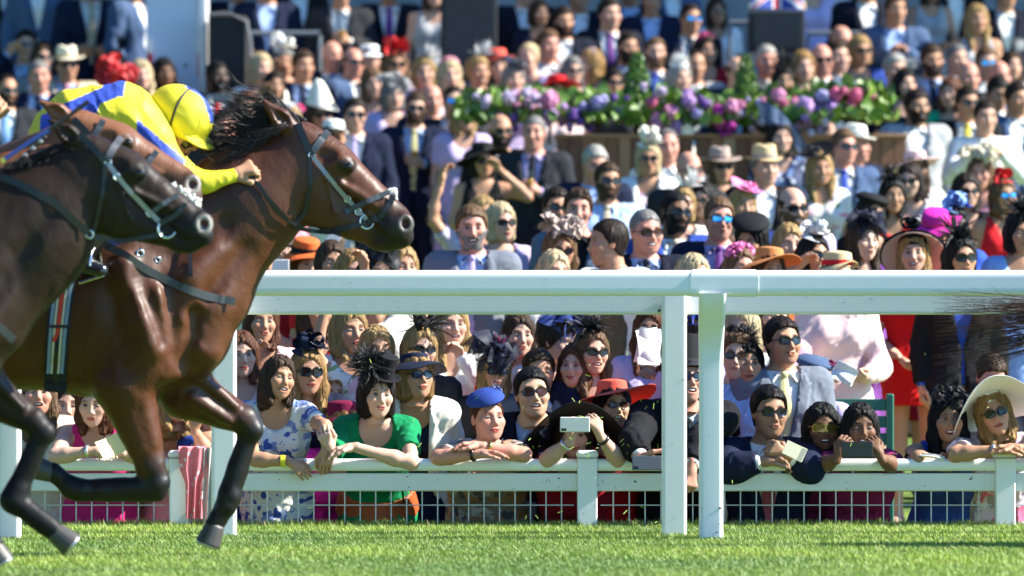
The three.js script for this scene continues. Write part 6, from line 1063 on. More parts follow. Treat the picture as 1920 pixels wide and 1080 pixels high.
    for (let i = 0; i <= n; i++) { const a = raw[Math.max(0, i - 1)], b = raw[Math.min(n, i + 1)], q = raw[i], u = unit([b[0] - a[0], b[1] - a[1], 0]), nn = [-u[1], u[0]]; for (const [e, o] of [[-1, 0], [-1, 1], [1, 1], [1, 0]]) { const x = q[0] + nn[0] * hw * e, y = q[1] + nn[1] * hw * e; const z = flat !== undefined || w < 20 ? q[2] : Math.abs(surf(x, y, side) - q[2]) < 0.02 ? lerp(surf(x, y, side), q[2], 0.3) : q[2]; P.push(x, y, z + side * (off + (o ? th : -0.002))); } }
    for (let i = 0; i < n; i++) for (let j = 0; j < 4; j++) { const a = i * 4 + j, b = i * 4 + (j + 1) % 4; I.push(a, b, a + 4, b, b + 4, a + 4); }
    let g = new THREE.BufferGeometry(); g.setAttribute('position', new THREE.Float32BufferAttribute(P, 3)); g.setIndex(I); g = g.toNonIndexed(); g.computeVertexNormals(); return g;
  };
  const ring = (p, r, w, e = [0, 0.3, 0]) => { const q = J(p); return new THREE.TorusGeometry(r / k, w / k, 8, 28).applyMatrix4(M4([q[0], q[1], surf(q[0], q[1]) + w / k], e)); };
  return { t, J, H, k, f, surf, strap, ring, s };
}
// --- the bay with the yellow jockey
const bay = makeHorse({
  key: 'bay', d: 24.9, ox: 200, cell: 0.0105, label: 'bay racehorse with flying black mane carrying the yellow jockey past the rail', eye: [652, 312], nostril: [760, 420], coat: [0.085, 0.028, 0.0105], points: [0.008, 0.007, 0.0065], shadeBack: [0.04, 0.013, 0.0055],
  body: [[[548, 318], [452, 388], 80, 104, 40, 1.85], [[452, 388], [362, 472], 104, 140, 50, 1.75], [[330, 560], [322, 585], 124, 118, 60, 1.22], [[345, 600], [352, 640], 92, 70, 40, 1.0], [[330, 470], [220, 500], 120, 128, 60, 1.5], [[185, 566], [0, 545], 178, 166, 60, 1.38], [[0, 545], [-170, 520], 166, 150, 60, 1.35], [[-200, 500], [-270, 520], 165, 150, 70, 1.25], [[-330, 600], [-330, 700], 90, 60, 50, 1.0, ], [[-260, 640, 55], [-330, 760, 60], 70, 40, 40], [[-250, 640, -55], [-180, 760, -60], 70, 40, 40],
    [[290, 625, 62], [240, 715, 62], 76, 62, 34], [[240, 722, 58], [284, 868, 52], 57, 27, 16], [[300, 660, -55], [345, 735, -50], 75, 50, 30], [[345, 735, -50], [446, 786, -45], 50, 28, 16], [[-330, 760, 60], [-400, 860, 60], 42, 26, 16], [[-180, 760, -60], [-230, 870, -60], 42, 26, 16]],
  ridges: [[[352, 500, 62], [300, 640, 88], 22, 26, 26], [[255, 470, 84], [300, 590, 98], 20, 26, 26], [[400, 560, 48], [388, 655, 52], 26, 30, 22], [[330, 690, 72], [270, 700, 92], 22, 24, 18], [[236, 740, 100], [268, 840, 74], 15, 8, 9], [[270, 740, 92], [290, 830, 72], 13, 8, 8], [[380, 712, -10], [440, 762, -22], 14, 9, 9], [[362, 745, -4], [430, 790, -18], 14, 8, 9], [[420, 470, 44], [360, 560, 74], 16, 16, 22], [[300, 560, 108], [285, 640, 112], 26, 30, 20], [[366, 540, 74], [352, 640, 84], 22, 28, 18], [[402, 470, 66], [352, 520, 88], 22, 24, 24], [[240, 500, 118], [262, 600, 122], 24, 28, 26], [[250, 690, 112], [262, 790, 92], 3, 2.5, 5], [[262, 790, 92], [280, 850, 74], 2.5, 2, 5], [[385, 500, 78], [345, 555, 96], 3, 2.5, 5], [[345, 555, 96], [335, 620, 99], 2.5, 2, 5]],
  grooves: [[[322, 520, 108], [338, 660, 98], 9, 8, 14], [[275, 520, 124], [318, 640, 118], 8, 8, 13], [[372, 590, 84], [352, 690, 82], 10, 9, 14], [[225, 560, 136], [250, 690, 128], 14, 10, 22], [[466, 470, 62], [400, 550, 76], 9, 9, 14], [[253, 735, 118], [280, 830, 88], 4, 3, 6], [[420, 420, 74], [330, 480, 92], 10, 8, 22], [[286, 919, 62], [160, 921, 59], 3, 3, 4], [[462, 822, -26], [430, 915, -26], 3, 3, 4]],
  dark: [[[288, 872, 52], [300, 902, 52], 25, 24, 14], [[298, 912, 52], [152, 915, 50], 19, 16.5, 14], [[300, 924, 52], [152, 925, 50], 14, 13, 12], [[154, 917, 50], [136, 912, 50], 20, 22, 12], [[136, 910, 50], [104, 884, 50], 18, 18, 8], [[458, 788, -45], [470, 806, -45], 25, 22, 14], [[470, 810, -45], [431, 930, -45], 18.5, 16.5, 14], [[459, 816, -45], [420, 925, -45], 13, 13, 12], [[429, 933, -45], [422, 948, -45], 20, 20, 12], [[420, 950, -45], [400, 985, -45], 18, 18, 8], [[-400, 860, 60], [-480, 960, 60], 22, 20, 8], [[-230, 870, -60], [-320, 940, -60], 22, 20, 8]],
  hooves: [[[108, 888, 50], [-1, -0.35], 0.95], [[403, 982, -45], [-0.36, 0.93], 1.0], [[-478, 956, 60], [-0.7, 0.7]], [[-318, 938, -60], [-0.9, 0.2]]],
});
{
  const { t, strap, ring, J, surf } = bay;
  const mane = []; const crest = [[556, 226], [530, 236], [505, 250], [480, 270], [455, 292], [430, 312]];
  for (let i = 0; i < 620; i++) { const u = rnd() * 4.99, a = crest[Math.floor(u)], b = crest[Math.floor(u) + 1], q = u % 1, x = lerp(a[0], b[0], q) + R(-6, 10), y = lerp(a[1], b[1], q) + R(-4, 14), z = R(-16, 20), L = R(40, 125) * (u > 3.2 ? 0.75 : 1), up = R(-0.75, 0.42), z2 = z + R(-30, 34); mane.push([[x, y, z], [x - L * 0.35, y + L * (up * 0.55 - 0.12), lerp(z, z2, 0.4)], [x - L * 0.75, y + L * (up * 0.85 + 0.03), lerp(z, z2, 0.8)], [x - L, y + L * (up + 0.2 * R(-1, 1)), z2]].map(J)); }
  for (let i = 0; i < 60; i++) { const x = R(540, 575), y = R(222, 232), L = R(50, 105); mane.push([[x, y, R(-10, 10)], [x - L * 0.4, y - L * 0.22, R(-12, 12)], [x - L, y - L * R(0.1, 0.55), R(-20, 20)]].map(J)); }
  for (let i = 0; i < 240; i++) { const u = rnd() * 4.99, a = crest[Math.floor(u)], b = crest[Math.floor(u) + 1], q = u % 1, x = lerp(a[0], b[0], q) + R(-4, 4), y = lerp(a[1], b[1], q) + R(0, 10), L = R(25, 70); mane.push([[x, y, R(10, 30)], [x - L * 0.5, y + L * 0.1, 40], [x - L, y + L * R(0.1, 0.7), R(38, 52)]].map(J)); }
  const m = part(t, 'mane', strands(mane, 0.0034), hairStrandM([0.014, 0.01, 0.008])); m.userData.kind = 'stuff';
  part(t, 'browband', strap([[584, 292], [600, 268], [617, 246]], 13), leatherG); part(t, 'headpiece', strap([[560, 232], [572, 262], [584, 292]], 13), leather); part(t, 'throatlatch', strap([[582, 295], [584, 345], [572, 400], [556, 418]], 8), leather);
  part(t, 'cheekpiece', strap([[586, 292], [612, 326], [650, 372], [688, 412]], 8), mat([0.3, 0.3, 0.32], { roughness: 0.35, metalness: 0.4 })); part(t, 'noseband', strap([[648, 398], [690, 378], [730, 360]], 10), leatherG); part(t, 'noseband', strap([[738, 366], [730, 386], [712, 408], [690, 416]], 11), leather); part(t, 'sheepskin', ((L) => { for (let i = 0; i < 110; i++) { const g = new THREE.IcosahedronGeometry(R(1.6, 3.2) / bay.k, 0), q = J([R(722, 744), R(354, 374), R(-12, 18)]); g.translate(...q); L.push(g); } return merge(L); })([]), mat([0.75, 0.74, 0.7], { roughness: 0.95 }));
  part(t, 'bit_ring', ring([688, 416], 13, 2.2), steel); part(t, 'chin_strap', strap([[688, 420], [640, 428], [600, 434]], 8), leather);
  for (const p of [[586, 292], [652, 374], [672, 397]]) part(t, 'buckle', ring(p, 6, 1.6), steel);
  part(t, 'rein', strap([[470, 330], [490, 352], [522, 398], [560, 428], [620, 436], [686, 418]], 8, 0.006), leather);
  part(t, 'rein', strap([[468, 326], [500, 366], [545, 415], [580, 432], [640, 438]], 6, 0.018), leather);
  const bp = part(t, 'breast_strap', strap([[205, 462], [240, 478], [285, 508], [340, 536], [395, 556], [444, 566]], 15, 0.004, 0.005), leatherG); part(bp, 'buckle', ring([270, 476], 6, 2.4), steel); part(bp, 'buckle', ring([302, 488], 5, 1.6), steel);
  part(t, 'neck_strap', strap([[356, 440], [362, 490], [364, 520]], 8, 0.004), leather);
  const girth = part(t, 'girth', strap([[140, 480], [128, 540], [118, 620], [110, 700], [108, 735]], 42, 0.004, 0.005), mat([0.01, 0.016, 0.035], { roughness: 0.8 }));
  const stripe = (dx, w, c, o, y1 = 735) => part(girth, 'stripe', strap([[140 + dx, 500], [128 + dx, 540], [118 + dx * 0.95, 620], [110 + dx * 0.9, Math.min(700, y1)]], w, 0.0095 + o, 0.002), mat(c, { roughness: 0.8 }));
  stripe(-14, 6, [0.2, 0.3, 0.45], 0); stripe(14, 6, [0.2, 0.3, 0.45], 0); stripe(-7, 4, [0.6, 0.58, 0.5], 0.0004); stripe(7, 4, [0.6, 0.58, 0.5], 0.0004); stripe(0, 7, [0.6, 0.05, 0.03], 0.0008, 640);
  part(girth, 'buckle', strap([[98, 612], [136, 612]], 6, 0.013, 0.003), leather); part(girth, 'buckle', strap([[112, 655], [112, 715]], 8, 0.013, 0.003), leather);
  part(t, 'saddle_cloth', strap([[60, 420], [120, 440], [180, 448], [232, 450]], 48, 0.006, 0.004), mat([0.03, 0.06, 0.28], { roughness: 0.8 }));
  part(t, 'saddle', merge([new THREE.SphereGeometry(1, 20, 14).applyMatrix4(M4(J([130, 385, 0]), [0, 0, 0.1], [0.2, 0.075, 0.13]))]), leather);
}
// --- the dark brown horse nearest the camera
const darkHorse = makeHorse({
  key: 'dark', rough: 0.5, spec: 0.4, d: 22.9, ox: 0, cell: 0.011, label: 'dark brown racehorse nearest the camera at the left edge', eye: [262, 325], nostril: [383, 420], coat: [0.022, 0.0125, 0.008], points: [0.009, 0.0085, 0.0085], nose: [0.3, 0.28, 0.26],
  body: [[[140, 342], [48, 438], 82, 116, 40, 1.8], [[48, 438], [-60, 540], 116, 142, 50, 1.7], [[-110, 600], [-120, 630], 132, 120, 60, 1.25], [[-85, 660], [-80, 690], 85, 66, 40, 1.0], [[-100, 500], [-230, 520], 150, 165, 60, 1.5], [[-260, 560], [-460, 545], 182, 172, 60, 1.38], [[-460, 545], [-640, 530], 172, 155, 60, 1.35], [[-670, 510], [-740, 530], 170, 150, 70, 1.25],
    [[-110, 660, -50], [-40, 725, -50], 76, 50, 30], [[-45, 728, -50], [54, 786, -45], 50, 27, 16], [[-150, 660, 60], [-180, 740, 60], 76, 55, 30], [[-180, 740, 60], [-110, 850, 55], 52, 28, 16], [[-700, 640, 55], [-760, 780, 60], 80, 40, 40], [[-690, 640, -55], [-640, 780, -60], 80, 40, 40]],
  ridges: [[[20, 520, 50], [-40, 640, 80], 20, 26, 26], [[-20, 705, -5], [40, 765, -20], 14, 9, 9]],
  grooves: [[[60, 470, 72], [-30, 590, 88], 10, 10, 16], [[100, 400, 62], [40, 470, 76], 9, 9, 18]],
  dark: [[[62, 792, -45], [78, 810, -45], 24, 23, 14], [[79, 814, -45], [34, 916, -45], 19, 18, 14], [[68, 820, -45], [24, 915, -45], 14, 14, 12], [[31, 922, -45], [20, 938, -45], 22, 24, 12], [[24, 940, -45], [100, 998, -45], 23, 19, 12], [[-105, 860, 55], [-98, 880, 55], 30, 30, 8], [[-100, 885, 55], [-45, 985, 55], 18, 17, 8], [[-45, 990, 55], [-38, 1000, 55], 24, 23, 8], [[-38, 1002, 55], [-8, 1018, 55], 19, 18, 8], [[-760, 780, 60], [-820, 920, 60], 36, 20, 8], [[-640, 780, -60], [-700, 920, -60], 36, 20, 8]],
  hooves: [[[96, 996, -45], [0.78, 0.62], 1.05], [[-14, 1014, 55], [0.5, 0.86], 1.05], [[-818, 918, 60], [-0.5, 0.85]], [[-698, 918, -60], [-0.5, 0.85]]],
});
{
  const { t, strap, ring, J } = darkHorse;
  part(t, 'browband', strap([[203, 302], [214, 280], [229, 257]], 13), leatherG); part(t, 'headpiece', strap([[150, 252], [175, 275], [200, 304]], 12), leather); part(t, 'cheekpiece', strap([[204, 306], [238, 350], [276, 392], [306, 422]], 9), mat([0.3, 0.3, 0.32], { roughness: 0.35, metalness: 0.4 })); part(t, 'throatlatch', strap([[200, 308], [196, 360], [182, 420], [172, 444]], 7), leather);
  part(t, 'noseband', strap([[290, 396], [312, 380], [336, 366]], 9), leatherG); part(t, 'noseband', strap([[300, 420], [330, 405], [350, 382]], 10), leather);
  part(t, 'bit_ring', ring([314, 429], 17, 2.4), steel); for (const p of [[205, 306], [222, 332], [282, 400]]) part(t, 'buckle', ring(p, 6, 1.8), steel);
  part(t, 'rein', strap([[-40, 316], [40, 346], [110, 384], [168, 438]], 14, 0.004), leather); part(t, 'rein', strap([[168, 442], [230, 452], [312, 438]], 9, 0.006), leather); part(t, 'buckle', ring([170, 440], 7, 2), steel);
  part(t, 'breast_strap', strap([[-60, 588], [0, 608], [32, 638]], 15, 0.004, 0.005), leatherG);
  const L = []; for (let i = 0; i < 260; i++) { const u = rnd(), x = lerp(165, -40, u) + R(-6, 6), y = lerp(262, 345, u ** 1.2) + R(-6, 6), q = R(14, 46); L.push([[x, y, R(-14, 14)], [x - q * 0.5, y + q * 0.1, R(14, 30)], [x - q * 0.9, y + q * R(0.1, 0.8), R(28, 44)]].map(J)); }
  const m = part(t, 'mane', strands(L, 0.0034), hairStrandM([0.014, 0.01, 0.008])); m.userData.kind = 'stuff';
  for (let i = 0; i < 11; i++) { const x = 84 - i * 7.2, y = 258 + i * 6.5; part(t, 'mane_plait', new THREE.SphereGeometry(0.011, 10, 8).applyMatrix4(M4(J([x, y, 4]), [0, 0, 0.6], [1, 0.8, 1])), i % 2 ? mat([0.6, 0.6, 0.58]) : leather); }
}
// --- the chestnut whose head shows between the two
const chestnut = makeHorse({
  key: 'chestnut', d: 23.9, ox: 0, cell: 0.012, label: 'chestnut racehorse with white noseband, its head showing behind the dark horse', eye: [240, 268], nostril: [362, 346], coat: [0.16, 0.062, 0.027], points: [0.06, 0.03, 0.018], nose: [0.3, 0.26, 0.24],
  body: [[[122, 300], [20, 385], 72, 100, 40, 1.8], [[20, 385], [-90, 480], 100, 132, 50, 1.7], [[-150, 560], [-160, 590], 128, 118, 60, 1.25], [[-130, 480], [-250, 500], 140, 160, 60, 1.5], [[-280, 540], [-480, 525], 175, 165, 60, 1.38], [[-480, 525], [-660, 510], 165, 150, 60, 1.35], [[-690, 500], [-750, 520], 160, 145, 70, 1.25], [[-180, 640, 55], [-210, 730, 55], 70, 48, 30], [[-210, 730, 55], [-200, 850, 50], 48, 26, 16], [[-170, 640, -55], [-150, 730, -55], 70, 48, 30], [[-150, 730, -55], [-120, 850, -50], 48, 26, 16], [[-700, 640, 55], [-760, 780, 60], 76, 38, 40], [[-690, 640, -55], [-640, 780, -60], 76, 38, 40]],
  dark: [[[-200, 860, 50], [-240, 980, 50], 26, 20, 8], [[-120, 860, -50], [-160, 980, -50], 26, 20, 8], [[-760, 780, 60], [-820, 920, 60], 34, 20, 8], [[-640, 780, -60], [-700, 920, -60], 34, 20, 8]],
  hooves: [[[-240, 975, 50], [-0.2, 1]], [[-160, 975, -50], [-0.2, 1]], [[-818, 918, 60], [-0.5, 0.85]], [[-698, 918, -60], [-0.5, 0.85]]],
});
{
  const { t, strap, J, k } = chestnut;
  part(t, 'browband', strap([[176, 262], [186, 246], [196, 226]], 12), leatherG); part(t, 'headpiece', strap([[140, 224], [160, 244], [175, 264]], 12), leather); part(t, 'noseband', strap([[268, 320], [284, 300], [296, 284]], 11), leatherG);
  const L = []; for (let i = 0; i < 260; i++) { const g = new THREE.IcosahedronGeometry(R(1.8, 3.8) / k, 0), q = rnd(); g.translate(...J([lerp(326, 372, q) + R(-9, 9), lerp(352, 384, q) + R(-9, 9), R(6, 36)])); L.push(g); } part(t, 'sheepskin', merge(L), mat([0.75, 0.74, 0.7], { roughness: 0.95 }));
}
// --- the horse that has just left the picture on the right: only its tail still shows
{
  const d = 26.0, k = F / d, t = thing('horse', 'bay racehorse passing out at the right edge, only its streaming dark tail in view', 'horse', [at(2330, 0, d)[0], 0, CZ - d]), gy = HOR + EYE / d * F;
  const b = part(t, 'body', bay.t.children[0].geometry, coat('bay')); b.position.set(1.25, 0, 0);
  const J = ([x, y, z = 0]) => [(x - 2330) / k, (gy - y) / k, z / k], L = [];
  for (let i = 0; i < 380; i++) { const y0 = R(585, 650), q = rnd(), x1 = lerp(1925, 1745, q ** 0.8), s = (y0 - 617) / 33, y1 = 612 + s * lerp(30, 80, q) + R(-22, 26) + 14 * q; L.push([[2270, 590 + s * 14, R(-8, 8)], [2120, 596 + s * 22, R(-12, 12)], [2010, 596 + s * 34, R(-20, 20)], [lerp(2010, x1, 0.5), lerp(600 + s * 40, y1, 0.55) + R(-8, 8), R(-26, 26)], [x1, y1, R(-34, 34)]].map(J)); }
  for (let i = 0; i < 26; i++) { const x1 = R(1750, 1880), y1 = R(535, 580); L.push([[2270, 588, 0], [2120, 585, 0], [2000, R(575, 590), R(-10, 10)], [lerp(2000, x1, 0.55), lerp(590, y1, 0.5) + 16, R(-14, 14)], [x1, y1, R(-24, 24)]].map(J)); }
  const m = part(t, 'tail', strands(L, 0.0023), hairStrandM([0.06, 0.026, 0.014])); m.userData.kind = 'stuff';
}
// --- the jockey in yellow and blue, crouched over the bay
function makeJockey(label, dx, dy, d) {
  const k = F / 24.9, ox = 200, gy = HOR + EYE / 24.9 * F, J = ([x, y, z = 0]) => [(x - ox) / k, (gy - y) / k, z / k], c = (a, b, ra, rb, kk = 20, zs = 1) => Cn(J(a), J(b), ra / k, rb / k, kk / k, zs);
  const t = thing('person', label, 'jockey', [at(ox, 0, 24.9)[0] + dx, dy, CZ - d]);
  const silkP = (g) => { const P = [c([112, 262], [150, 232], 60 + g, 60 + g, 30, 0.72), c([150, 232], [225, 216], 60 + g, 56 + g, 30, 0.68), c([225, 216], [272, 232], 56 + g, 48 + g, 30, 0.62)]; for (const z of [1, -1]) { P.push(c([262, 236, z * 62], [288, 262, z * 74], 42 + g, 34 + g, 24), c([288, 262, z * 74], [346, 332, z * 68], 33 + g, 23 + g, 14), c([346, 332, z * 72], [392, 344, z * 72], 23 + g, 18 + g, 12), c([392, 344, z * 72], [440, 332, z * 66], 18 + g, 13 + g, 10)); } return P; };
  const bodyP = [...silkP(-6), c([275, 235], [318, 246], 26, 25, 12), ...[1, -1].flatMap((z) => [c([115, 290, z * 50], [205, 400, z * 118], 48, 34, 20), c([205, 400, z * 118], [150, 490, z * 146], 32, 20, 12), c([150, 495, z * 146], [196, 508, z * 150], 16, 13, 8)])];
  const HM = M4(J([333, 236, 0]), [34 * rad, 74 * rad, 8 * rad], 1.1);
  const hands = [1, -1].map((z) => { const w = J([440, 331, z * 66]), e = J([392, 344, z * 72]); return moved(handGeo(0.95, -z, 0.005), handMatrix(e, w, [0.25, -0.5, -z * 0.75], [0.9, 0.42, -z * 0.1])); });
  part(t, 'body', merge([net(field(bodyP), bounds(bodyP, 0.02), 0.014, { color: () => [1, 1, 1] }), moved(headGeo({ sex: 'm', jaw: 0, nose: 0 }, 0.005), HM), ...hands]), skinM('t'));
  const yellow = [0.72, 0.62, 0.025], blue = [0.03, 0.07, 0.42], S = silkP(0), sf = field(S), u = (x) => x * k + ox, v = (y) => gy - y * k;
  part(t, 'silks', net((x, y, z) => sf(x, y, z) - 0.008 * noise(x * 14 + y * 6, y * 9, z * 8) - 0.009 * (0.4 - Math.abs(noise(x * 20 + y * 14, y * 8 - x * 5, z * 9))) - 0.0025 * (0.4 - Math.abs(noise(x * 32, y * 16 + x * 12, z * 14))), bounds(S, 0.03), 0.0085, { color: (x, y, z) => {
    const X = u(x), Y = v(y), a = Math.abs((X - 130) * 0.42 + (Y - 212) * 0.9) < 15 && X < 238 && X > 80, b = Math.abs(z) > 0.07 && X > 264 && Y - 225 > (X - 262) * 0.86 && X < 350 && Y < 332, e = X > 196 && X < 236 && Y < 184, g = X > 140 && X < 190 && Math.abs(Y - 208) < 8; return a || b || e || g ? blue : yellow; } }), mat([1, 1, 1], { key: 'silk', vertexColors: true, roughness: 0.62, sheen: 0.15, sheenRoughness: 0.4, bumpMap: bumpCloth, bumpScale: 0.0008, side: THREE.DoubleSide }));
  const H = new THREE.Group(); H.name = 'helmet'; t.add(H); H.applyMatrix4(HM);
  const pk = field([El([0, 0.004, 0.098], [0.088, 0.012, 0.07], 0.02)]), hf = (x, y, z) => { let q = (Math.hypot(x / 0.104, (y - 0.045) / 0.108, (z + 0.012) / 0.134) - 1) * 0.1; q -= 0.002 * noise(x * 24, y * 24, z * 24) + 0.0012 * (0.4 - Math.abs(noise(x * 40 + y * 20, y * 22, z * 22))); q = Math.max(q, -0.02 - y + 0.12 * z, -((Math.hypot(x / 0.09, (y - 0.03) / 0.1, (z + 0.012) / 0.12) - 1) * 0.09)); return smin(q, Math.max(pk(x, y, z), 0.06 - z), 0.02); };
  part(H, 'cap', net(hf, [[-0.13, -0.07, -0.17], [0.13, 0.17, 0.19]], 0.006, { color: (x, y, z) => (x > -0.012 + 0.008 * Math.sin(z * 60) && y > 0.085 && z > -0.05 ? blue : yellow) }), mat([1, 1, 1], { key: 'silkcap', vertexColors: true, roughness: 0.65, sheen: 0.1 }));
  part(H, 'goggle_strap', new THREE.TorusGeometry(0.107, 0.0045, 6, 48).applyMatrix4(M4([0, 0.045, 0.0], [-0.25, 0, 0], [1, 1.03, 1])), leather);
  part(H, 'goggles', new RoundedBoxGeometry(0.13, 0.042, 0.05, 3, 0.015).translate(0, -0.022, 0.072), mat([0.012, 0.012, 0.014], { roughness: 0.15 }));
  part(H, 'chin_strap', tube([[0.085, 0.02, 0.02], [0.07, -0.08, 0.04], [0, -0.125, 0.06], [-0.07, -0.08, 0.04], [-0.085, 0.02, 0.02]], 0.006), leather);
  const bp = [1, -1].flatMap((z) => [c([115, 290, z * 50], [205, 400, z * 118], 51, 37, 20), c([205, 400, z * 118], [196, 420, z * 122], 36, 32, 12)]); part(t, 'breeches', net(field(bp), bounds(bp, 0.01), 0.013), mat([0.72, 0.72, 0.72], { roughness: 0.7 }));
  for (const z of [1, -1]) { const q = [c([196, 425, z * 122], [154, 488, z * 146], 33, 23, 12), c([152, 495, z * 146], [198, 509, z * 150], 20, 16, 8)]; part(t, 'boot', net(field(q), bounds(q, 0.01), 0.009), mat([0.01, 0.01, 0.011], { roughness: 0.2, clearcoat: 0.5 })); 
    const ir = part(t, 'stirrup', merge([new THREE.TorusGeometry(26 / k, 2.6 / k, 8, 24, Math.PI).applyMatrix4(M4(J([190, 500, z * 150]), [0, 1.2, 0], [1, 1.25, 1])), box(-0.055, 0.055, -0.008, 0.004, -0.025, 0.025, 0.004).applyMatrix4(M4(J([182, 524, z * 150]), [0, 0, 0.3]))]), steel); part(ir, 'stirrup_leather', tube([J([186, 470, z * 150]), J([165, 420, z * 130])], 0.009), leather); }
  return t;
}
makeJockey('jockey in yellow silks with blue patches and yellow helmet crouched on the bay horse', 0, 0, 24.9);
makeJockey('jockey off the left edge, only the yellow peak of the cap in view', -0.905, 0.215, 22.9);
{ // the riding whip held up by the jockey off the left edge
  const d = 22.6, t = thing('riding_whip', 'black riding whip with blue handle and yellow butt before the jockey\'s back', 'whip', at(0, 300, d));
  const q = (x, y) => minus(at(x, y, d), at(0, 300, d));
  part(t, 'shaft', tube([q(90, 245), q(166, 190)], 0.007, 0.009, 4, 8), leather); part(t, 'handle', tube([q(8, 299), q(50, 270), q(92, 244)], 0.008, 0.008, 6, 8), mat([0.05, 0.09, 0.4])); part(t, 'butt', tube([q(2, 303), q(9, 298)], 0.011, 0.01, 2, 8), mat([0.7, 0.6, 0.1]));
}

// ---------------------------------------------------------------- the people at the fence, each with arms laid where the photograph shows them
const phoneM = { white: mat([0.75, 0.74, 0.72], { roughness: 0.2, key: 'phw' }), black: mat([0.02, 0.021, 0.024], { roughness: 0.25, key: 'phb' }), grey: mat([0.10, 0.11, 0.13], { roughness: 0.2, key: 'phg' }) };
function phone(label, p, e, c, w = 0.142, h = 0.072, cam = 1) {
  const t = thing('phone', label, 'phone', p); t.rotation.set(...e);
  part(t, 'case', new RoundedBoxGeometry(w, h, 0.009, 4, 0.0045), phoneM[c]); part(t, 'screen', new RoundedBoxGeometry(w - 0.008, h - 0.008, 0.002, 2, 0.001).translate(0, 0, -0.0052), mat([0.01, 0.01, 0.012], { roughness: 0.08 }));
  part(t, 'camera_lens', merge([box(-w / 2 + 0.006, -w / 2 + 0.03, cam * -h / 2 + 0.006 * cam, cam * -h / 2 + 0.018 * cam, 0.0046, 0.0062), new THREE.CylinderGeometry(0.0045, 0.0045, 0.004, 14).rotateX(Math.PI / 2).translate(-w / 2 + 0.012, cam * (-h / 2 + 0.012), 0.006)]), mat([0.015, 0.015, 0.02], { roughness: 0.1 }));
  return t;
}
function front(o) {
  const m = o.sex === 'm', s = o.s ?? (m ? 1.0 : o.sex === 'g' ? 0.86 : 0.95), H0 = headTop(o), top = EYE + (HOR - o.y) / F * o.d, gd = o.gd ?? Math.max(29.0, o.d + 0.12), g = ground(gd), drop = g + H0 * s - top;
  let lean = 0; for (; lean < (o.maxLean ?? 34); lean += 0.5) { if ((0.47 * (1 - Math.cos(lean * rad)) + 0.128 * (1 - Math.cos(lean * 0.5 * rad))) * s > drop) break; }
  const crouch = Math.max(0, drop / s - 0.47 * (1 - Math.cos(lean * rad)) - 0.128 * (1 - Math.cos(lean * 0.5 * rad)));
  const fz = (0.55 * Math.sin(lean * rad) + 0.128 * Math.sin(lean * 0.5 * rad) + 0.03) * s, pos = [at(o.x, 0, o.d)[0], g, CZ - o.d - fz];
  const toL = (p, dz) => { const w = at(p[0], p[1], FD - dz); return [(w[0] - pos[0]) / s, (w[1] - pos[1]) / s, (w[2] - pos[2]) / s]; };
  const arms = {}; for (const k of ['l', 'r']) { const a = o.arm?.[k]; if (!a) { arms[k] = o.pose?.[k] ?? 'down'; continue; } arms[k] = [toL(a[0], a[0][2]), toL(a[1], a[1][2]), a[2], a[3], a[4]]; }
  const q = { fine: true, yaw: 10, pitch: 0, roll: 0, turn: 0, ...o, lean, crouch, arms, scale: s, pos, key: 'front' + o.x };
  q.fat = o.fat ?? 0; const b = buildPerson(q);
  for (const [k, c, at = 0.86, rr] of o.band ?? []) { const [e, w] = arms[k], u = unit(minus(w, e)), g = new THREE.TorusGeometry(rr ?? (m ? 0.036 : 0.031), 0.005, 8, 28); g.scale(1, 1, 1.8); g.applyMatrix4(new THREE.Matrix4().makeRotationFromQuaternion(new THREE.Quaternion().setFromUnitVectors(V(0, 0, 1), V(...u))).setPosition(...mid(e, w, at))); part(b.t, 'bracelet', g, c === 'gold' ? frameM.gold : c === 'steel' ? mat([0.7, 0.7, 0.7], { metalness: 0.9, roughness: 0.3 }) : frameM.black); }
  return b;
}
const W = [0, 0, 1];
front({ x: 515, y: 664, d: 28.72, sex: 'g', skin: 't', hair: 'mid:brown', hs: 0.92, outfit: 'cap:delft', yaw: 26, roll: -8, pitch: -2, mouth: 'open', s: 0.9, arm: { l: [[476, 862, 0.02], [540, 864, 0.06], [0, -0.3, -1], [0.75, -0.5, 0.2], 0.35], r: [[608, 800, 0.0], [611, 838, 0.07], [-0.4, 0, -1], [0.0, -1, 0.1], 0.3] }, label: 'laughing girl with bobbed brown hair in white and blue floral dress' });
{ const b = scene.children[scene.children.length - 1], p = at(531, 864, FD - 0.058), l = b.worldToLocal ? [(p[0] - b.position.x) / b.scale.x, (p[1] - b.position.y) / b.scale.x, (p[2] - b.position.z) / b.scale.x] : p; part(b, 'wristband', new THREE.CylinderGeometry(0.031, 0.031, 0.026, 20, 1, true).rotateZ(Math.PI / 2).translate(...l), mat([0.7, 0.65, 0.03], { side: THREE.DoubleSide })); }
front({ x: 575, y: 648, d: 29.25, sex: 'w', skin: 't', hair: 'long:gold', outfit: 'cap:navy', hat: 'loops:navy:navy:0.9', glasses: 'big', yaw: 14, label: 'woman in navy looped headpiece and big sunglasses behind the laughing girl' });
const green = front({ x: 704, y: 688, d: 28.75, sex: 'w', skin: 'f', hair: 'bob:dbrown', outfit: 'cap:green', hat: 'tilt:black', yaw: 16, pitch: 3, arm: { l: [[606, 872, 0.0], [622, 846, 0.07], [0.3, -0.3, -1], [-0.35, 0.75, 0.2], 0.5], r: [[772, 868, 0.02], [664, 838, 0.07], [0, -1, 0.2], [-1, -0.15, 0.1], 0.35] }, label: 'woman in emerald green dress with tilted black top hat and orange belt' });
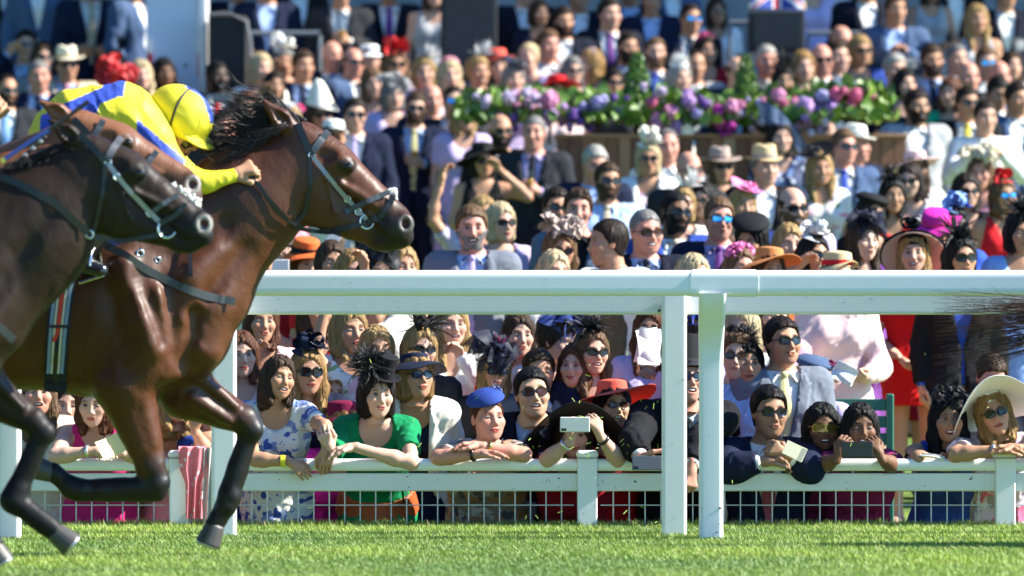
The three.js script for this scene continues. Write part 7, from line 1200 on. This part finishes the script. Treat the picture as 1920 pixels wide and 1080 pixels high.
{ const { t, S } = green, P = prims(S, 0.034, 't').concat([Cn([0, S.P[1] - 0.04, 0], [0, S.P[1] + 0.12, 0.02], 0.172, 0.15, 0.03)]), f = field(P); part(t, 'belt', net((x, y, z) => { const [, Y] = S.back(x, y, z); return Math.max(f(x, y, z), Y - 1.06, 0.93 - Y); }, bounds(P, 0.02), 0.014), mat([0.42, 0.085, 0.02], { roughness: 0.5 })); part(t, 'bag_strap', tube([S.up(0.1, 1.46, 0.05), S.up(0.12, 1.38, 0.1), S.up(0.125, 1.25, 0.13), S.up(0.14, 1.05, 0.12)], 0.006), mat([0.05, 0.025, 0.015])); }
front({ x: 640, y: 752, d: 29.15, sex: 'w', skin: 'f', hair: 'bob:gold', outfit: 'cap:magenta', hat: 'wide:burgundy::0.8', yaw: 30, label: 'fair-haired person under a burgundy wide hat behind the green dress' });
front({ x: 778, y: 658, d: 29.2, sex: 'w', skin: 't', hair: 'bob:gold', outfit: 'open:ivory:navy', hat: 'veil:navy::0.8', glasses: 'sun', yaw: 24, pitch: -8, label: 'woman in cream jacket over navy dress with sheer navy wide hat' });
front({ x: 912, y: 736, d: 28.72, sex: 'w', skin: 'r', hair: 'crop:auburn', outfit: 'cap:paisley', hat: 'perch:royal', band: [['l', 'black'], ['r', 'gold', 0.8]], yaw: 24, pitch: -6, fat: 0.025, wide: 0.05, arm: { l: [[822, 858, 0.03], [898, 852, 0.1], [0, -1, 0.1], [1, 0.1, 0.2], 0.2], r: [[982, 852, 0.03], [900, 836, 0.08], [0, -1, 0.1], [-1, 0.1, 0.1], 0.3] }, label: 'woman in bright blue percher hat resting folded arms on the fence' });
front({ x: 1000, y: 682, d: 29.3, sex: 'm', skin: 'a', hair: 'short:black', outfit: 'suit:dnavy:lblue:black', glasses: 'sun:brown', yaw: 8, pitch: -6, roll: 4, mouth: 'open', label: 'laughing black-haired man in brown-tinted sunglasses and dark suit' });
front({ x: 1076, y: 768, d: 28.72, sex: 'w', skin: 'p', hair: 'bob:brown', outfit: 'cap:dred', hat: 'halo:black::1.12', band: [['l', 'steel', 0.8], ['r', 'black', 0.85]], yaw: 2, pitch: -2, arm: { l: [[1026, 862, 0.02], [1070, 826, 0.10], [0.3, 0.2, -0.9], [0.2, 1, 0.1], 0.7], r: [[1158, 862, 0.02], [1126, 818, 0.10], [-0.5, 0.1, -0.8], [-0.45, 1, 0.1], 0.6] }, label: 'woman in deep red under a huge sheer black hat filming with a white phone' });
phone('white phone held up by the woman in the huge sheer black hat', at(1078, 796, FD - 0.16), [0, 0, 0], 'white');
front({ x: 1148, y: 712, d: 29.15, sex: 'w', skin: 'a', hair: 'bob:black', outfit: 'cap:red', hat: 'wide:coral::1.2', hsc: 1, glasses: 'round:brown:tort', yaw: 16, pitch: -4, mouth: 'open', label: 'laughing woman in coral straw hat and round tortoiseshell sunglasses' });
front({ x: 1284, y: 655, d: 28.9, sex: 'm', skin: 'r', hair: 'short:black', outfit: 'coat:black:white:black', hat: 'top:black', glasses: 'sun', yaw: 18, pitch: -10, mouth: 'open', arm: { l: [[1186, 830, 0], [1200, 856, 0.1], [0, 1, -0.3], [0.9, -0.2, 0.2], 0.6], r: [[1312, 826, -0.1], [1297, 872, 0.08], [-0.6, 0, -1], [-0.1, -1, 0.2], 0.6] }, label: 'laughing man in black top hat and black coat behind the double posts' });
phone('grey phone held flat over the fence by the man in the top hat', at(1213, 868, FD - 0.17), [-0.2, 0, 0], 'grey', 0.142, 0.07);
front({ x: 1440, y: 720, d: 28.85, sex: 'm', skin: 'o', hair: 'short:black', outfit: 'suit:navy:white:dots', glasses: 'sun', maxLean: 8, yaw: 14, pitch: 0, arm: { l: [[1364, 880, 0.0], [1426, 866, 0.05], [0, -1, 0.2], [1, 0.1, 0], 0.5], r: [[1520, 880, 0.0], [1482, 860, 0.06], [-0.2, -0.2, -1], [-0.8, 0.5, 0], 0.7] }, label: 'man in navy suit and spotted pink tie leaning on the fence' });
{ const t = thing('race_card', 'cream folded card held by the man in the spotted pink tie', 'card', at(1490, 846, FD - 0.11)); t.rotation.set(-0.25, 0, -0.45); for (const [n, e] of [['cover', 0.02], ['back_cover', -0.05]]) part(t, n, new RoundedBoxGeometry(0.105, 0.07, 0.002, 1, 0.0008).applyMatrix4(M4([0, 0, e * 0.1], [0, e * 4, e])), mat([0.72, 0.68, 0.5])); }
front({ x: 1540, y: 752, d: 28.85, sex: 'w', skin: 'b', hair: 'mid:black', outfit: 'cap:plum', glasses: 'big:gold:gold', yaw: 8, mouth: 'open', wide: 0.05, label: 'smiling dark-haired woman in gold-rimmed sunglasses at the fence' });
front({ x: 1612, y: 752, d: 28.72, sex: 'w', skin: 'b', hair: 'long:black', outfit: 'cap:plum', yaw: 8, mouth: 'open', arm: { l: [[1545, 872, 0.0], [1570, 858, 0.10], [0.4, 0.1, -0.9], [0.4, 1, 0], 0.6], r: [[1672, 872, 0.0], [1652, 858, 0.10], [-0.4, 0.1, -0.9], [-0.5, 1, 0], 0.6] }, label: 'open-mouthed dark-haired woman filming with a black phone at the fence' });
phone('black phone held level by the open-mouthed dark-haired woman', at(1607, 843, FD - 0.14), [0, 0, 0], 'black', 0.15, 0.075);
front({ x: 1776, y: 736, d: 28.8, sex: 'w', skin: 'o', hair: 'long:black', outfit: 'dress:royal', hat: 'net:black:white:0.55', yaw: 6, mouth: 'open', arm: { l: [[1722, 860, 0.0], [1750, 866, -0.1], undefined, undefined, 0.5] }, label: 'young woman with long black hair and black and white headpiece' });
front({ x: 1872, y: 722, d: 28.8, sex: 'w', skin: 't', hair: 'mid:gold', outfit: 'cap:floralp', hat: 'halo:ivory:ivory:0.98', roll: 16, glasses: 'sun:dark:black', band: [['l', 'steel', 0.9]], yaw: 4, arm: { l: [[1790, 852, 0.03], [1872, 844, 0.08], [0, -1, 0.1], [1, 0.05, 0], 0.3], r: [[1960, 850, 0.02], [1905, 840, 0.08], [0, -1, 0.1], [-1, 0.05, 0], 0.3] }, label: 'tanned blonde woman in big ivory hat leaning on the fence at right' });
front({ x: 1522, y: 668, d: 30.3, sex: 'w', skin: 't', hair: 'bob:dbrown', outfit: 'cap:lilac', hat: 'beret:blueg:plum', glasses: 'sun', yaw: 8, label: 'woman in dark blue beret behind the grey-suited man\'s shoulder' });
// at the left, partly behind the horses
front({ x: 70, y: 690, d: 28.9, sex: 'w', skin: 'r', hair: 'long:lbrown', outfit: 'cap:ivory', hat: 'disc:lilac:lilac:0.4', yaw: 6, pitch: -8, mouth: 'open', label: 'laughing woman in ivory with lilac flower in her hair at the left edge' });
front({ x: 178, y: 700, d: 28.78, sex: 'w', skin: 'f', hair: 'mid:auburn', outfit: 'vee:hot', band: [['l', 'steel', 0.9]], yaw: -6, pitch: 14, arm: { l: [[104, 856, 0.02], [172, 846, 0.07], [0, -1, -0.2], [1, 0.1, 0], 0.4], r: [[262, 856, 0.02], [226, 850, 0.06], [-0.3, -0.4, -1], [-0.9, 0.2, 0], 0.6] }, label: 'auburn-haired woman in hot pink dress reading a booklet' });
{ const t = thing('booklet', 'pale yellow booklet held open by the woman in hot pink', 'booklet', at(208, 838, FD - 0.12)); t.rotation.set(-0.3, 0.2, 0.5); for (const s of [-1, 1]) part(t, 'page', new RoundedBoxGeometry(0.07, 0.1, 0.003, 1, 0.001).applyMatrix4(M4([s * 0.034, 0, 0.008], [0, s * -0.4, 0])), mat([0.68, 0.62, 0.34])); }
front({ x: 328, y: 706, d: 28.95, sex: 'w', skin: 't', hair: 'mid:blonde', outfit: 'dress:blush', yaw: 16, pitch: -16, label: 'blonde woman with upturned face behind the draped pink scarf' });
front({ x: 392, y: 716, d: 29.1, sex: 'w', skin: 't', hair: 'bob:brown', outfit: 'cap:royal', yaw: 0, arm: { l: [[388, 850, -0.1], [366, 808, -0.05], [0, 0, 1], [-0.1, 1, 0], 0.4] }, label: 'woman in royal blue raising a jewelled wrist beside the left post' });
front({ x: 250, y: 708, d: 29.1, sex: 'w', skin: 't', hair: 'mid:dbrown', outfit: 'cap:navy', yaw: 10, label: 'woman in navy hidden behind the folded foreleg' });
front({ x: 122, y: 712, d: 29.4, sex: 'w', skin: 'p', hair: 'bob:dbrown', outfit: 'cap:navy', hat: 'loops:navy:blush:0.7', yaw: 10, label: 'woman in navy looped headpiece behind the bay horse\'s belly' });

// ---------------------------------------------------------------- loose things: scarf, cloth, papers, glasses, chair, flying grass
{
  const map = tex(128, 256, (u, v) => { const q = (a, b, s) => Math.hypot((u - a) * 1.0, (v - b) * 2.2) < s + 0.018 * tn(u, v, 30, 2); let f = false; for (let i = 0; i < 15; i++) f ||= q((i * 0.37) % 1, (i * 0.213 + 0.05) % 1, 0.055); return f ? [0.9, 0.82, 0.84] : [0.93, 0.5, 0.54]; }, { srgb: true });
  const x0 = xa(334, FD), x1 = xa(386, FD), y0 = ya(850, FD), t = thing('scarf', 'coral pink scarf with white motifs draped over the fence post', 'scarf', [(x0 + x1) / 2 + 0.004, y0, FZ]);
  const w = (x1 - x0) / 2, m = mat([1, 1, 1], { key: 'scarf', map, roughness: 0.7, side: THREE.DoubleSide, transmission: 0.1, thickness: 0 });
  const fold = (u, v, k) => { const s = v * 0.42, over = 0.075; let y, z; if (s < over) { const a = s / over * Math.PI / 2; y = 0.036 * Math.sin(a) - 0.0; z = 0.0 + 0.062 * (1 - Math.cos(a)); } else { y = 0.034 - (s - over); z = 0.062 + 0.008; } const nar = lerp(1, k ? 0.62 : 0.95, sstep(0.4, 0.62, v)) * lerp(1, 0.95, v); return [(u - 0.5) * 2 * w * nar + (k ? 0.012 * v : 0), y, z + 0.012 * Math.sin(u * 15 + v * 5 + k * 2) * (0.4 + v) + k * 0.008]; };
  part(t, 'cloth', patch((u, v) => fold(u, v, 1), 40, 60), m);
  const t2 = thing('cloth', 'pale grey cloth hanging on the fence beside the pink scarf', 'cloth', [xa(392, FD), y0, FZ]);
  part(t2, 'fabric', patch((u, v) => [(u - 0.5) * 0.05, 0.03 - v * 0.38, 0.07 + 0.008 * Math.sin(u * 12 + v * 4)], 14, 24), mat([0.5, 0.45, 0.42], { side: THREE.DoubleSide }));
}
{ // papers held up
  const sheet = (label, p, w, h, e, n, c = [0.78, 0.78, 0.76]) => { const t = thing('programme', label, 'programme', p); t.rotation.set(...e); for (let i = 0; i < n; i++) part(t, 'page', patch((u, v) => [(u - 0.5) * w, (v - 0.5) * h, i * 0.006 + 0.02 * Math.sin(u * 3 + i) + 0.012 * Math.sin(v * 6 + i * 2)], 8, 8).applyMatrix4(M4([0, 0, 0], [0, 0, i * 0.18 - 0.1])), mat(c, { side: THREE.DoubleSide, roughness: 0.85 })); };
  sheet('white programme fanned before the auburn-haired woman\'s mouth', at(1216, 650, 29.6), 0.12, 0.18, [0, 0.2, -0.12], 3);
  sheet('white paper held by the big grey-bearded man', at(850, 490, 33.7), 0.08, 0.1, [0, 0, 0.05], 1);
  sheet('white card with a red purse held by the pink blouse', at(1583, 700, 30.2), 0.12, 0.09, [0, 0, -0.5], 2);
  sheet('folded white paper on the fence by the young woman with black and white headpiece', at(1748, 856, FD - 0.03), 0.12, 0.02, [-0.2, 0, -0.05], 1);
}
phone('white phone raised under the bay horse\'s jaw', at(620, 455, 34.2), [0, 0, 1.02], 'white', 0.15, 0.075); phone('pale phone resting low beside the horse\'s throat', at(515, 500, 33), [0, 0, 0], 'white', 0.16, 0.08);
phone('grey phone held by the man with red tie right of the pillar', at(415, 184, 44.4), [0, 0, 0.1], 'grey', 0.14, 0.07);
{ // glasses in the hands of those drinking
  const gm = mat([0.95, 0.97, 0.97], { key: 'glass', transmission: 1, thickness: 0, roughness: 0.03, ior: 1.45 }), wine = mat([0.7, 0.5, 0.12], { key: 'wine', roughness: 0.1, transmission: 0.6, thickness: 0 });
  for (const o of people) if (o.arms && (o.arms.l === 'drink' || o.arms.r === 'drink')) {
    const k = o.arms.l === 'drink' ? 'l' : 'r', S = o.done.S, [e, w] = S.arm[k], d = unit(minus(w, e)), p = add(w, mul(d, 0.085)), q = V(...add(p, [0, 0, 0.03])).multiplyScalar(o.scale).applyAxisAngle(V(0, 1, 0), o.turn * rad);
    const t = thing('drinking_glass', 'glass in the hand of the ' + o.label.split(' ').slice(0, 9).join(' '), 'glass', [o.pos[0] + q.x, o.pos[1] + q.y - 0.04, o.pos[2] + q.z]);
    part(t, 'bowl', lathe([[0.004, 0.06], [0.02, 0.075], [0.029, 0.12], [0.027, 0.17]], 18), gm); part(t, 'drink', lathe([[0.0005, 0.066], [0.018, 0.076], [0.0265, 0.115], [0.0005, 0.116]], 16), wine); part(t, 'stem', lathe([[0.03, 0], [0.004, 0.006], [0.003, 0.06]], 14), gm);
  }
}
{ // green slatted chair behind the fence
  const d = 30.6, g = ground(d), m = mat([0.015, 0.12, 0.075], { roughness: 0.5 }), t = thing('folding_chair', 'green slatted chair behind the open-mouthed woman with the phone', 'chair', [xa(1592, d), g, CZ - d]);
  for (const s of [-1, 1]) part(t, 'post', box(s * 0.21 - 0.02, s * 0.21 + 0.02, 0, ya(738, d) - g, -0.02, 0.02, 0.01), m);
  for (let i = 0; i < 3; i++) part(t, 'slat', box(-0.19, 0.19, ya(770 + i * 32, d) - g, ya(748 + i * 32, d) - g, -0.012, 0.012, 0.005), m);
  part(t, 'seat', box(-0.2, 0.2, 0.43, 0.46, 0.01, 0.4, 0.008), m); for (const s of [-1, 1]) part(t, 'leg', box(s * 0.19 - 0.016, s * 0.19 + 0.016, 0, 0.43, 0.34, 0.375, 0.006), m);
}
{ // grass thrown up by the hooves
  const L = []; for (let i = 0; i < 95; i++) { const x = rnd() < 0.6 ? R(980, 1240) : R(480, 1920), y = rnd() < 0.5 ? R(740, 870) : R(600, 985), p = at(x, y, R(27.6, 28.45)), g = new THREE.PlaneGeometry(0.0035, R(0.008, 0.03)); L.push(moved(g, M4(p, [R(-1, 1), R(-1, 1), R(-3, 3)]))); }
  const o = part(scene, 'flying_grass', merge(L), mat([0.22, 0.34, 0.05], { side: THREE.DoubleSide })); o.userData = { kind: 'stuff', label: 'bits of cut grass flying in the air', category: 'grass' };
}

renderer.render(scene, camera);
